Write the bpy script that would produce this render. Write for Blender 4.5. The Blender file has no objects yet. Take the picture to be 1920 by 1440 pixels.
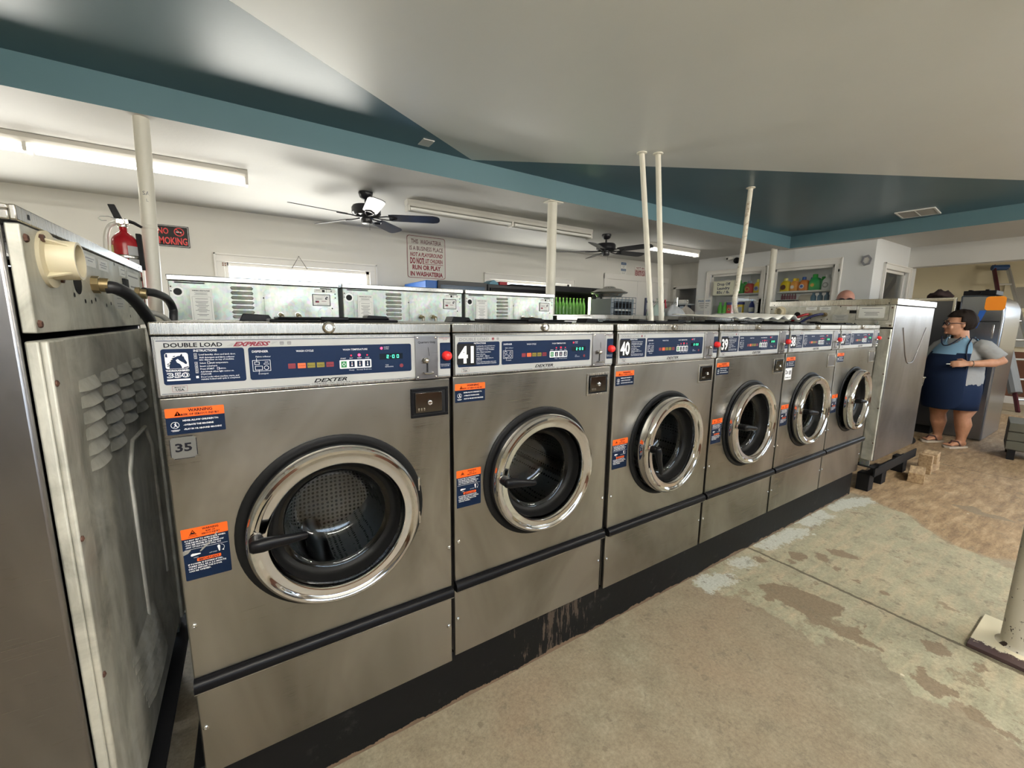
import bpy, bmesh, math, random
from mathutils import Vector, Matrix, noise
import numpy as np
random.seed(7)
PI = math.pi
SC = bpy.context.scene
COL = SC.collection

# ---------------------------------------------------------------- camera
cam_d = bpy.data.cameras.new('camera')
cam = bpy.data.objects.new('camera', cam_d)
COL.objects.link(cam)
SC.camera = cam
cam_d.sensor_fit = 'HORIZONTAL'
cam_d.sensor_width = 36.0
cam_d.lens = 773.8 / 1920 * 36.0
cam_d.clip_start = 0.02
yaw, pitch, roll = 0.5693, -0.156, 0.0111
fwd = Vector((math.sin(yaw) * math.cos(pitch), math.cos(yaw) * math.cos(pitch), math.sin(pitch)))
rgt = Vector((math.cos(yaw), -math.sin(yaw), 0))
upv = rgt.cross(fwd)
r2 = rgt * math.cos(roll) + upv * math.sin(roll)
u2 = -rgt * math.sin(roll) + upv * math.cos(roll)
mw = Matrix((r2, u2, -fwd)).transposed().to_4x4()
mw.translation = Vector((0.1716, -1.1008, 1.3037))
cam.matrix_world = mw

# ---------------------------------------------------------------- world / exposure
SC.view_settings.view_transform = 'Standard'
SC.view_settings.look = 'None'
SC.view_settings.exposure = 0.32
SC.view_settings.gamma = 1.0
SC.view_settings.use_curve_mapping = False
SC.render.film_transparent = False
try:
    SC.cycles.max_bounces = 8
    SC.cycles.diffuse_bounces = 4
    SC.cycles.glossy_bounces = 4
    SC.cycles.transmission_bounces = 6
    SC.cycles.transparent_max_bounces = 8
    SC.cycles.use_denoising = True
    SC.cycles.sample_clamp_indirect = 6.0
    SC.cycles.caustics_reflective = False
    SC.cycles.caustics_refractive = False
except Exception:
    pass
W = bpy.data.worlds.new('daylight')
SC.world = W
W.use_nodes = True
wn = W.node_tree.nodes
wl = W.node_tree.links
bg = wn['Background']
tc = wn.new('ShaderNodeTexCoord')
sx = wn.new('ShaderNodeSeparateXYZ')
wl.new(tc.outputs['Generated'], sx.inputs[0])
cr = wn.new('ShaderNodeValToRGB')
wl.new(sx.outputs['Z'], cr.inputs[0])
e = cr.color_ramp.elements
e[0].position = 0.0
e[0].color = (1.7, 1.62, 1.48, 1)
e[1].position = 0.5
e[1].color = (0.42, 0.62, 0.95, 1)
m = e.new(0.06)
m.color = (0.74, 0.86, 1.0, 1)
wl.new(cr.outputs[0], bg.inputs['Color'])
SKY = 8.0
bg.inputs['Strength'].default_value = SKY


def portal(name, loc, rot, sx_, sy_):
    ld = bpy.data.lights.new(name, 'AREA')
    ld.shape = 'RECTANGLE'
    ld.size, ld.size_y = sx_, sy_
    ld.cycles.is_portal = True
    o = bpy.data.objects.new(name, ld)
    o.location = loc
    o.rotation_euler = rot
    COL.objects.link(o)


# portals only guide the sky light through the window openings
portal('daylight_window_front', (1.0, -5.0, 1.9), (PI / 2, 0, 0), 3.8, 0.8)
portal('daylight_window_front', (6.0, -5.0, 1.75), (PI / 2, 0, 0), 3.6, 1.1)
portal('daylight_window_far', (10.9, -2.6, 1.875), (PI / 2, 0, PI / 2), 3.2, 0.75)
portal('daylight_window_back', (0.8, 4.5, 1.4), (-PI / 2, 0, 0), 1.5, 0.9)

# ---------------------------------------------------------------- materials
MATS = {}


def mat(name, col=(0.8, 0.8, 0.8), rough=0.5, metal=0.0, spec=0.5, emit=None, estr=0.0, trans=0.0, alpha=1.0, coat=0.0, ior=1.45):
    if name in MATS:
        return MATS[name]
    m_ = bpy.data.materials.new(name)
    m_.use_nodes = True
    b = m_.node_tree.nodes['Principled BSDF']
    b.inputs['Base Color'].default_value = (*col, 1)
    b.inputs['Roughness'].default_value = rough
    b.inputs['Metallic'].default_value = metal
    b.inputs['Specular IOR Level'].default_value = spec
    b.inputs['IOR'].default_value = ior
    b.inputs['Transmission Weight'].default_value = trans
    b.inputs['Alpha'].default_value = alpha
    b.inputs['Coat Weight'].default_value = coat
    if emit:
        b.inputs['Emission Color'].default_value = (*emit, 1)
        b.inputs['Emission Strength'].default_value = estr
    MATS[name] = m_
    return m_


class NT:
    """small node-tree helper"""

    def __init__(s, m_):
        s.m = m_
        s.t = m_.node_tree
        s.b = s.t.nodes['Principled BSDF']

    def n(s, typ, **kw):
        nd = s.t.nodes.new('ShaderNode' + typ)
        for k, v in kw.items():
            if k in nd.inputs.keys():
                nd.inputs[k].default_value = v
            else:
                setattr(nd, k, v)
        return nd

    def l(s, a, b):
        s.t.links.new(a, b)

    def coord(s, scale=(1, 1, 1), kind='Object', rot=(0, 0, 0)):
        t = s.n('TexCoord')
        mp = s.n('Mapping')
        mp.inputs['Scale'].default_value = scale
        mp.inputs['Rotation'].default_value = rot
        s.l(t.outputs[kind], mp.inputs[0])
        return mp.outputs[0]

    def noise(s, vec, scale, detail=4, rough=0.5, dist=0.0):
        nd = s.n('TexNoise')
        nd.inputs['Scale'].default_value = scale
        nd.inputs['Detail'].default_value = detail
        nd.inputs['Roughness'].default_value = rough
        nd.inputs['Distortion'].default_value = dist
        s.l(vec, nd.inputs['Vector'])
        return nd.outputs['Fac']

    def ramp(s, fac, stops, interp='LINEAR'):
        nd = s.n('ValToRGB')
        nd.color_ramp.interpolation = interp
        el = nd.color_ramp.elements
        while len(el) < len(stops):
            el.new(0.5)
        for e_, (p, c) in zip(el, stops):
            e_.position = p
            e_.color = (*c, 1) if len(c) == 3 else c
        s.l(fac, nd.inputs[0])
        return nd.outputs[0]

    def mix(s, fac, a, b, mode='MIX'):
        nd = s.n('Mix')
        nd.data_type = 'RGBA'
        nd.blend_type = mode
        for sock, v in ((nd.inputs[0], fac), (nd.inputs[6], a), (nd.inputs[7], b)):
            if hasattr(v, 'is_linked') or hasattr(v, 'links'):
                s.l(v, sock)
            elif isinstance(v, (int, float)):
                sock.default_value = v
            else:
                sock.default_value = (*v, 1)
        return nd.outputs[2]

    def math(s, op, a, b=0.0, clamp=False):
        nd = s.n('Math')
        nd.operation = op
        nd.use_clamp = clamp
        for sock, v in ((nd.inputs[0], a), (nd.inputs[1], b)):
            if hasattr(v, 'links'):
                s.l(v, sock)
            else:
                sock.default_value = v
        return nd.outputs[0]

    def bump(s, h, strength=0.2, dist=0.002):
        nd = s.n('Bump')
        nd.inputs['Strength'].default_value = strength
        nd.inputs['Distance'].default_value = dist
        s.l(h, nd.inputs['Height'])
        s.l(nd.outputs[0], s.b.inputs['Normal'])


def steel(name, c0, c1, rough=(0.24, 0.40), brush=(2, 2, 260), bump=0.06, smudge=True, metal=1.0):
    m_ = mat(name, c0, 0.3, metal)
    t = NT(m_)
    v = t.coord(brush)
    br = t.noise(v, 3.0, 3, 0.6)
    geo = t.n('NewGeometry')
    mp = t.n('Mapping')
    mp.inputs['Scale'].default_value = (1, 1, 0.55)
    t.l(geo.outputs['Position'], mp.inputs[0])
    cl = t.noise(mp.outputs[0], 2.6, 4, 0.55, 0.7)
    c2 = tuple(x * 1.12 for x in c1)
    col = t.mix(t.ramp(cl, [(0.36, (0, 0, 0)), (0.64, (1, 1, 1))]), tuple(x * .86 for x in c0), c2)  # broad smudges of tone, standing in for uneven reflections on the steel
    t.l(col, t.b.inputs['Base Color'])
    mr = t.n('MapRange')
    mr.inputs['To Min'].default_value = rough[0]
    mr.inputs['To Max'].default_value = rough[1]
    add = t.math('MULTIPLY', br, 0.5)
    add = t.math('ADD', add, t.math('MULTIPLY', cl, 0.5))
    t.l(add, mr.inputs['Value'])
    mr.inputs['From Min'].default_value = 0.3
    mr.inputs['From Max'].default_value = 0.7
    t.l(mr.outputs[0], t.b.inputs['Roughness'])
    lo = t.noise(t.coord((1, 1, 1)), 2.2, 2, 0.5)
    nb = t.n('Bump')
    nb.inputs['Strength'].default_value = 0.35
    nb.inputs['Distance'].default_value = 0.006
    t.l(lo, nb.inputs['Height'])
    nb2 = t.n('Bump')
    nb2.inputs['Strength'].default_value = bump
    nb2.inputs['Distance'].default_value = 0.001
    t.l(br, nb2.inputs['Height'])
    t.l(nb.outputs[0], nb2.inputs['Normal'])
    t.l(nb2.outputs[0], t.b.inputs['Normal'])
    return m_


STEEL = steel('brushed_stainless', (0.265, 0.252, 0.222), (0.36, 0.347, 0.315))
STEEL_LID = steel('brushed_stainless_lid', (0.40, 0.38, 0.34), (0.50, 0.48, 0.44), brush=(260, 2, 2), rough=(0.2, 0.34))
STEEL_D = steel('stainless_side', (0.25, 0.24, 0.24), (0.32, 0.31, 0.31), brush=(2, 2, 260), rough=(0.26, 0.4))
CHROME = mat('chrome', (0.70, 0.70, 0.71), 0.05, 1.0)
CHROME_D = mat('satin_chrome', (0.62, 0.60, 0.56), 0.22, 1.0)
ZINC = None


def galv():
    m_ = mat('galvanized', (0.5, 0.52, 0.5), 0.45, 0.75)
    t = NT(m_)
    v = t.coord((1, 1, 1))
    vo = t.n('TexVoronoi')
    vo.inputs['Scale'].default_value = 70
    t.l(v, vo.inputs['Vector'])
    n1 = t.noise(v, 5.0, 5, 0.6, 0.8)
    n2 = t.noise(t.coord((7, 7, 0.8)), 3.0, 5, 0.65)
    base = t.ramp(n1, [(0.3, (0.25, 0.275, 0.255)), (0.5, (0.38, 0.41, 0.38)), (0.72, (0.54, 0.56, 0.52))])
    sp = t.mix(0.12, base, vo.outputs['Color'], 'OVERLAY')
    c = t.mix(t.ramp(n2, [(0.50, (0, 0, 0)), (0.72, (0.5, 0.5, 0.5))]), sp, (0.66, 0.66, 0.60))
    t.l(c, t.b.inputs['Base Color'])
    t.l(t.ramp(n1, [(0.3, (0.55, 0.55, 0.55)), (0.7, (0.36, 0.36, 0.36))]), t.b.inputs['Roughness'])
    t.bump(n1, 0.10, 0.004)
    return m_


def galv_dirty():
    m_ = mat('galvanized_weathered', (0.5, 0.5, 0.46), 0.55, 0.55)
    t = NT(m_)
    v = t.coord((1, 1, 1))
    n1 = t.noise(v, 6.0, 6, 0.62, 1.0)
    n2 = t.noise(t.coord((10, 10, 1.0)), 2.0, 6, 0.7)
    n3 = t.noise(v, 1.8, 4, 0.6)
    base = t.ramp(n1, [(0.28, (0.27, 0.265, 0.22)), (0.5, (0.50, 0.49, 0.42)), (0.72, (0.72, 0.70, 0.60))])
    c = t.mix(t.ramp(n2, [(0.45, (0, 0, 0)), (0.75, (0.75, 0.75, 0.75))]), base, (0.70, 0.70, 0.65))
    c = t.mix(t.ramp(n3, [(0.55, (0, 0, 0)), (0.78, (0.55, 0.55, 0.55))]), c, (0.26, 0.20, 0.13))
    t.l(c, t.b.inputs['Base Color'])
    t.l(t.ramp(n2, [(0.3, (0.42, 0.42, 0.42)), (0.7, (0.7, 0.7, 0.7))]), t.b.inputs['Roughness'])
    t.bump(n1, 0.15, 0.004)
    return m_


GALV = galv()
GALVD = galv_dirty()


def paint(name, c, var=0.06, rough=0.5, bump=0.15, scale=40, spec=0.5):
    m_ = mat(name, c, rough, 0, spec)
    t = NT(m_)
    v = t.coord((1, 1, 1))
    n1 = t.noise(v, 1.3, 4, 0.6)
    c2 = tuple(max(0, x * (1 - var * 2)) for x in c)
    t.l(t.ramp(n1, [(0.3, c2), (0.7, c)]), t.b.inputs['Base Color'])
    t.bump(t.noise(v, scale, 3, 0.6), bump, 0.002)
    return m_


P_WALL = paint('wall_paint', (0.68, 0.665, 0.62), 0.03, 0.55)
P_WALLC = paint('wall_paint_cream', (0.76, 0.68, 0.48), 0.03, 0.6)
P_WALLW = paint('booth_paint', (0.72, 0.73, 0.73), 0.03, 0.45)
P_CEIL = paint('ceiling_paint', (0.62, 0.615, 0.59), 0.03, 0.55, 0.35, 55, spec=0.35)
P_CEILW = paint('recess_white_paint', (0.80, 0.82, 0.79), 0.02, 0.36, 0.12, 30)
P_BLUE = paint('recess_blue_paint', (0.075, 0.150, 0.190), 0.06, 0.33, 0.12, 30, spec=0.6)
P_BLUE2 = paint('beam_blue_paint', (0.115, 0.215, 0.252), 0.04, 0.45, 0.1, 30)
P_TRIM = paint('trim_paint', (0.78, 0.76, 0.72), 0.02, 0.4)
P_POLE = paint('pole_paint', (0.76, 0.73, 0.63), 0.05, 0.38, 0.1, 20)
P_WAINS = paint('brown_wainscot', (0.17, 0.075, 0.045), 0.1, 0.4)
BLACK = mat('black_plastic', (0.004, 0.004, 0.005), 0.38, spec=0.18)
BLACKM = mat('black_matte', (0.010, 0.010, 0.011), 0.6, spec=0.2)
RUBBER = mat('black_rubber', (0.012, 0.012, 0.014), 0.42)
NAVY = mat('label_navy', (0.004, 0.014, 0.045), 0.45, spec=0.2)
NAVY2 = mat('sticker_navy', (0.003, 0.011, 0.034), 0.5, spec=0.2)
PLATE = mat('panel_grey', (0.40, 0.405, 0.395), 0.42)
WHITE = mat('print_white', (0.80, 0.80, 0.80), 0.5)
DKTXT = mat('print_black', (0.008, 0.008, 0.012), 0.55, spec=0.15)
MAROON = mat('print_maroon', (0.20, 0.015, 0.03), 0.5)
GREYTX = mat('print_grey', (0.22, 0.22, 0.22), 0.5)
ORANGE = mat('sticker_orange', (0.95, 0.13, 0.012), 0.4)
OLIVE = mat('indicator_olive', (0.20, 0.17, 0.02), 0.4)
ORIND = mat('indicator_orange', (0.75, 0.14, 0.04), 0.4)
REDIND = mat('indicator_red', (0.18, 0.02, 0.03), 0.4)
GREENB = mat('start_green', (0.02, 0.20, 0.06), 0.4)
REDBTN = mat('red_button', (0.80, 0.03, 0.03), 0.28)
LEDR = mat('led_red', (0.8, 0.02, 0.03), 0.4, emit=(1.0, 0.03, 0.08), estr=6.0)
LEDRD = mat('led_red_dim', (0.5, 0.02, 0.05), 0.4, emit=(1.0, 0.03, 0.08), estr=0.7)
LEDG = mat('led_green', (0.1, 0.9, 0.5), 0.4, emit=(0.10, 1.0, 0.62), estr=1.3)
GLASS = mat('door_glass', (0.75, 0.76, 0.76), 0.03, trans=1.0, ior=1.45)
PAPER = mat('paper', (0.74, 0.74, 0.70), 0.7)
CREAM = mat('cream_plastic', (0.62, 0.55, 0.38), 0.45)
BRASS = mat('dull_brass', (0.36, 0.28, 0.15), 0.35, 0.9)
RUST = mat('rusty_bolt', (0.10, 0.05, 0.035), 0.7, 0.3)
TUBE_ON = mat('tube_lit', (1, 1, 1), 0.4, emit=(1.0, 0.96, 0.88), estr=5.5)
TUBE_F = mat('tube_boost_front', (1, 1, 1), 0.4, emit=(1.0, 0.95, 0.86), estr=125.0)  # far stronger glow for the added aisle fixtures, to lift the recess ceiling
TUBE_OFF = mat('tube_unlit', (0.75, 0.74, 0.70), 0.2)
FIXT = mat('fixture_white', (0.62, 0.60, 0.55), 0.4)
PLINTH = None

# ---------------------------------------------------------------- mesh helpers
TXT = {}


def text_geo(body, bold=0.0, shear=0.0, res=2, spacing=1.0):
    """2D outline of a line of lettering at cap height 1, from x=0"""
    key = (body, bold, shear, res, spacing)
    if key in TXT:
        return TXT[key]
    cu = bpy.data.curves.new('lettering', 'FONT')
    cu.body = body
    cu.size = 1.0
    cu.offset = bold
    cu.shear = shear
    cu.space_character = spacing
    cu.resolution_u = res
    cu.fill_mode = 'FRONT'
    ob = bpy.data.objects.new('lettering', cu)
    me = ob.to_mesh()
    vs = [(v.co.x, v.co.y) for v in me.vertices]
    fs = [tuple(p.vertices) for p in me.polygons]
    ob.to_mesh_clear()
    bpy.data.objects.remove(ob)
    bpy.data.curves.remove(cu)
    if vs:
        x0 = min(v[0] for v in vs)
        x1 = max(v[0] for v in vs)
        vs = [((v[0] - x0) / 0.727, v[1] / 0.727) for v in vs]
        w = (x1 - x0) / 0.727
    else:
        w = 0
    TXT[key] = (vs, fs, w)
    return TXT[key]


class MB:
    def __init__(s):
        s.v, s.f, s.mi, s.mats = [], [], [], []
        s.T = Matrix.Identity(4)

    def m(s, m_):
        if m_ not in s.mats:
            s.mats.append(m_)
        return s.mats.index(m_)

    def add(s, vs, fs, m_):
        b = len(s.v)
        T = s.T
        s.v += [tuple(T @ Vector(p)) for p in vs]
        k = s.m(m_)
        for f in fs:
            s.f.append(tuple(b + i for i in f))
            s.mi.append(k)
        return s

    def box(s, x0, y0, z0, x1, y1, z1, m_):
        vs = [(x, y, z) for x in (x0, x1) for y in (y0, y1) for z in (z0, z1)]
        fs = [(0, 1, 3, 2), (4, 6, 7, 5), (0, 4, 5, 1), (2, 3, 7, 6), (0, 2, 6, 4), (1, 5, 7, 3)]
        return s.add(vs, fs, m_)

    def quad(s, a, b, c, d, m_):
        return s.add([a, b, c, d], [(0, 1, 2, 3)], m_)

    def cyl(s, p0, p1, r0, m_, r1=None, n=20, caps=True):
        r1 = r0 if r1 is None else r1
        p0, p1 = Vector(p0), Vector(p1)
        d = (p1 - p0).normalized()
        a = d.orthogonal().normalized()
        b = d.cross(a)
        vs = []
        for p, r in ((p0, r0), (p1, r1)):
            for i in range(n):
                t = 2 * PI * i / n
                vs.append(tuple(p + a * r * math.cos(t) + b * r * math.sin(t)))
        fs = [(i, (i + 1) % n, n + (i + 1) % n, n + i) for i in range(n)]
        if caps:
            fs += [tuple(range(n))[::-1], tuple(range(n, 2 * n))]
        return s.add(vs, fs, m_)

    def lathe(s, prof, c, axis, m_, n=48, ref=None, cap0=False, cap1=False, a0=0, a1=2 * PI):
        """prof: (radius, distance along axis)"""
        c, d = Vector(c), Vector(axis).normalized()
        a = (Vector(ref) if ref else d.orthogonal()).normalized()
        b = d.cross(a)
        full = abs(a1 - a0 - 2 * PI) < 1e-6
        nn = n if full else n + 1
        vs = []
        for r, h in prof:
            for i in range(nn):
                t = a0 + (a1 - a0) * i / n
                vs.append(tuple(c + d * h + a * r * math.cos(t) + b * r * math.sin(t)))
        fs = []
        for j in range(len(prof) - 1):
            for i in range(n):
                k = (i + 1) % nn
                fs.append((j * nn + i, j * nn + k, (j + 1) * nn + k, (j + 1) * nn + i))
        if cap0:
            fs.append(tuple(range(nn))[::-1])
        if cap1:
            fs.append(tuple(range((len(prof) - 1) * nn, len(prof) * nn)))
        return s.add(vs, fs, m_)

    def tube(s, pts, r, m_, n=10, caps=True, flat=None):
        pts = [Vector(p) for p in pts]
        rs = r if isinstance(r, (list, tuple)) else [r] * len(pts)
        vs = []
        prev = None
        for i, p in enumerate(pts):
            if i == 0:
                d = pts[1] - p
            elif i == len(pts) - 1:
                d = p - pts[i - 1]
            else:
                d = (pts[i + 1] - p).normalized() + (p - pts[i - 1]).normalized()
            d.normalize()
            if prev is None:
                a = d.orthogonal().normalized()
            else:
                a = (prev - d * prev.dot(d)).normalized()
            prev = a
            b = d.cross(a)
            for k in range(n):
                t = 2 * PI * k / n
                vs.append(tuple(p + (a * math.cos(t) + b * math.sin(t) * (flat or 1)) * rs[i]))
        fs = []
        for i in range(len(pts) - 1):
            for k in range(n):
                q = (k + 1) % n
                fs.append((i * n + k, i * n + q, (i + 1) * n + q, (i + 1) * n + k))
        if caps:
            fs += [tuple(range(n))[::-1], tuple(range((len(pts) - 1) * n, len(pts) * n))]
        return s.add(vs, fs, m_)

    def loft(s, rings, m_, cap=True):
        n = len(rings[0])
        vs = [p for r in rings for p in r]
        fs = []
        for i in range(len(rings) - 1):
            for k in range(n):
                q = (k + 1) % n
                fs.append((i * n + k, i * n + q, (i + 1) * n + q, (i + 1) * n + k))
        if cap:
            fs += [tuple(range(n))[::-1], tuple(range((len(rings) - 1) * n, len(rings) * n))]
        return s.add(vs, fs, m_)

    def ball(s, c, r, m_, n=16, k=10, sc=(1, 1, 1)):
        c = Vector(c)
        vs = []
        for j in range(1, k):
            ph = PI * j / k
            for i in range(n):
                t = 2 * PI * i / n
                vs.append((c.x + r * sc[0] * math.sin(ph) * math.cos(t), c.y + r * sc[1] * math.sin(ph) * math.sin(t), c.z + r * sc[2] * math.cos(ph)))
        fs = []
        for j in range(k - 2):
            for i in range(n):
                q = (i + 1) % n
                fs.append((j * n + i, (j + 1) * n + i, (j + 1) * n + q, j * n + q))
        b = len(vs)
        vs += [(c.x, c.y, c.z + r * sc[2]), (c.x, c.y, c.z - r * sc[2])]
        for i in range(n):
            q = (i + 1) % n
            fs.append((b, i, q))
            fs.append((b + 1, (k - 2) * n + q, (k - 2) * n + i))
        return s.add(vs, fs, m_)

    def prism(s, poly, h0, h1, m_, plane='XZ'):
        """extrude a 2D polygon"""
        def P(u, v, h):
            return (u, h, v) if plane == 'XZ' else (u, v, h) if plane == 'XY' else (h, u, v)
        n = len(poly)
        vs = [P(u, v, h0) for u, v in poly] + [P(u, v, h1) for u, v in poly]
        fs = [tuple(range(n)), tuple(range(n, 2 * n))[::-1]] + [(i, n + i, n + (i + 1) % n, (i + 1) % n) for i in range(n)]
        return s.add(vs, fs, m_)

    def build(s, name, parent=None, bevel=0.0, seg=2, smooth=35, loc=None):
        me = bpy.data.meshes.new(name)
        me.from_pydata(s.v, [], s.f)
        for m_ in s.mats:
            me.materials.append(m_)
        me.polygons.foreach_set('material_index', s.mi)
        me.polygons.foreach_set('use_smooth', [True] * len(me.polygons))
        me.update()
        bm = bmesh.new()
        bm.from_mesh(me)
        if len(bm.faces) < 60000:
            bmesh.ops.recalc_face_normals(bm, faces=[f for f in bm.faces if len(f.edges) and any(len(e_.link_faces) > 1 for e_ in f.edges)])
        bm.to_mesh(me)
        bm.free()
        me.set_sharp_from_angle(angle=math.radians(smooth))
        o = bpy.data.objects.new(name, me)
        COL.objects.link(o)
        if parent:
            o.parent = parent
        if loc:
            o.location = loc
        if bevel:
            b = o.modifiers.new('edge', 'BEVEL')
            b.width = bevel
            b.segments = seg
            b.limit_method = 'ANGLE'
            b.angle_limit = math.radians(50)
            b.harden_normals = False
        return o


def tag(o, label=None, cat=None, group=None, kind=None):
    if label:
        o['label'] = label
    if cat:
        o['category'] = cat
    if group:
        o['group'] = group
    if kind:
        o['kind'] = kind
    return o


def thing(name, loc, label, cat, group=None, rz=0.0):
    o = bpy.data.objects.new(name, None)
    o.empty_display_size = 0.05
    o.location = loc
    o.rotation_euler = (0, 0, rz)
    COL.objects.link(o)
    return tag(o, label, cat, group)


def copy_tree(o, parent=None, depth=0):
    c = o.copy()
    COL.objects.link(c)
    c.parent = parent
    for ch in list(o.children):
        copy_tree(ch, c, depth + 1)
    return c


def struct(mb, name, **k):
    return tag(mb.build(name, **k), kind='structure')


class Art:
    """flat printing on a plane: layers sit a fraction of a millimetre apart"""

    def __init__(s, mb, P):
        s.mb, s.P = mb, P      # P(u, v, h) -> xyz, h = height off the surface

    def poly(s, pts, m_, h=0.0004):
        s.mb.add([s.P(u, v, h) for u, v in pts], [tuple(range(len(pts)))], m_)

    def rect(s, u0, v0, u1, v1, m_, h=0.0004, r=0.0, n=5):
        if r <= 0:
            return s.poly([(u0, v0), (u1, v0), (u1, v1), (u0, v1)], m_, h)
        pts = []
        for cx, cy, a in ((u1 - r, v0 + r, -90), (u1 - r, v1 - r, 0), (u0 + r, v1 - r, 90), (u0 + r, v0 + r, 180)):
            for i in range(n + 1):
                t = math.radians(a + 90 * i / n)
                pts.append((cx + r * math.cos(t), cy + r * math.sin(t)))
        s.poly(pts, m_, h)

    def frame(s, u0, v0, u1, v1, w, m_, h=0.0006):
        for q in ((u0, v0, u1, v0 + w), (u0, v1 - w, u1, v1), (u0, v0 + w, u0 + w, v1 - w), (u1 - w, v0 + w, u1, v1 - w)):
            s.rect(*q, m_, h)

    def disc(s, u, v, r, m_, h=0.0006, n=20, ri=0):
        if ri:
            vs, fs = [], []
            for i in range(n):
                t = 2 * PI * i / n
                vs += [s.P(u + r * math.cos(t), v + r * math.sin(t), h), s.P(u + ri * math.cos(t), v + ri * math.sin(t), h)]
            for i in range(n):
                j = (i + 1) % n
                fs.append((2 * i, 2 * j, 2 * j + 1, 2 * i + 1))
            s.mb.add(vs, fs, m_)
        else:
            s.poly([(u + r * math.cos(2 * PI * i / n), v + r * math.sin(2 * PI * i / n)) for i in range(n)], m_, h)

    def text(s, body, u, v, cap, m_, width=None, bold=0.0, shear=0.0, align='l', h=0.0008, res=2, rot=0.0, spacing=1.0):
        vs, fs, w = text_geo(body, bold, shear, res, spacing)
        if not vs:
            return
        sx_ = width / w if width else cap
        W_ = w * sx_
        off = {'l': 0, 'c': -W_ / 2, 'r': -W_}[align]
        c_, s_ = math.cos(rot), math.sin(rot)
        out = []
        for x, y in vs:
            a, b = x * sx_ + off, y * cap
            out.append(s.P(u + a * c_ - b * s_, v + a * s_ + b * c_, h))
        s.mb.add(out, fs, m_)


def rubble(seed):
    r = random.Random(seed)
    return r

# ================================================================ THE ROOM
BD = 4.5      # back wall
ZL = 2.43     # low ceiling
ZH = 2.58     # recess ceiling


def sdf(poly, X, Y):
    p = np.array(poly)
    d = np.full(X.shape, 1e9)
    ins = np.zeros(X.shape, bool)
    for i in range(len(p)):
        a, b = p[i], p[(i + 1) % len(p)]
        ex, ey = b - a
        wx, wy = X - a[0], Y - a[1]
        t = np.clip((wx * ex + wy * ey) / (ex * ex + ey * ey + 1e-12), 0, 1)
        d = np.minimum(d, np.hypot(wx - ex * t, wy - ey * t))
        c = ((a[1] > Y) != (b[1] > Y)) & (X < (b[0] - a[0]) * (Y - a[1]) / (b[1] - a[1] + 1e-12) + a[0])
        ins ^= c
    return np.where(ins, d, -d)


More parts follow.
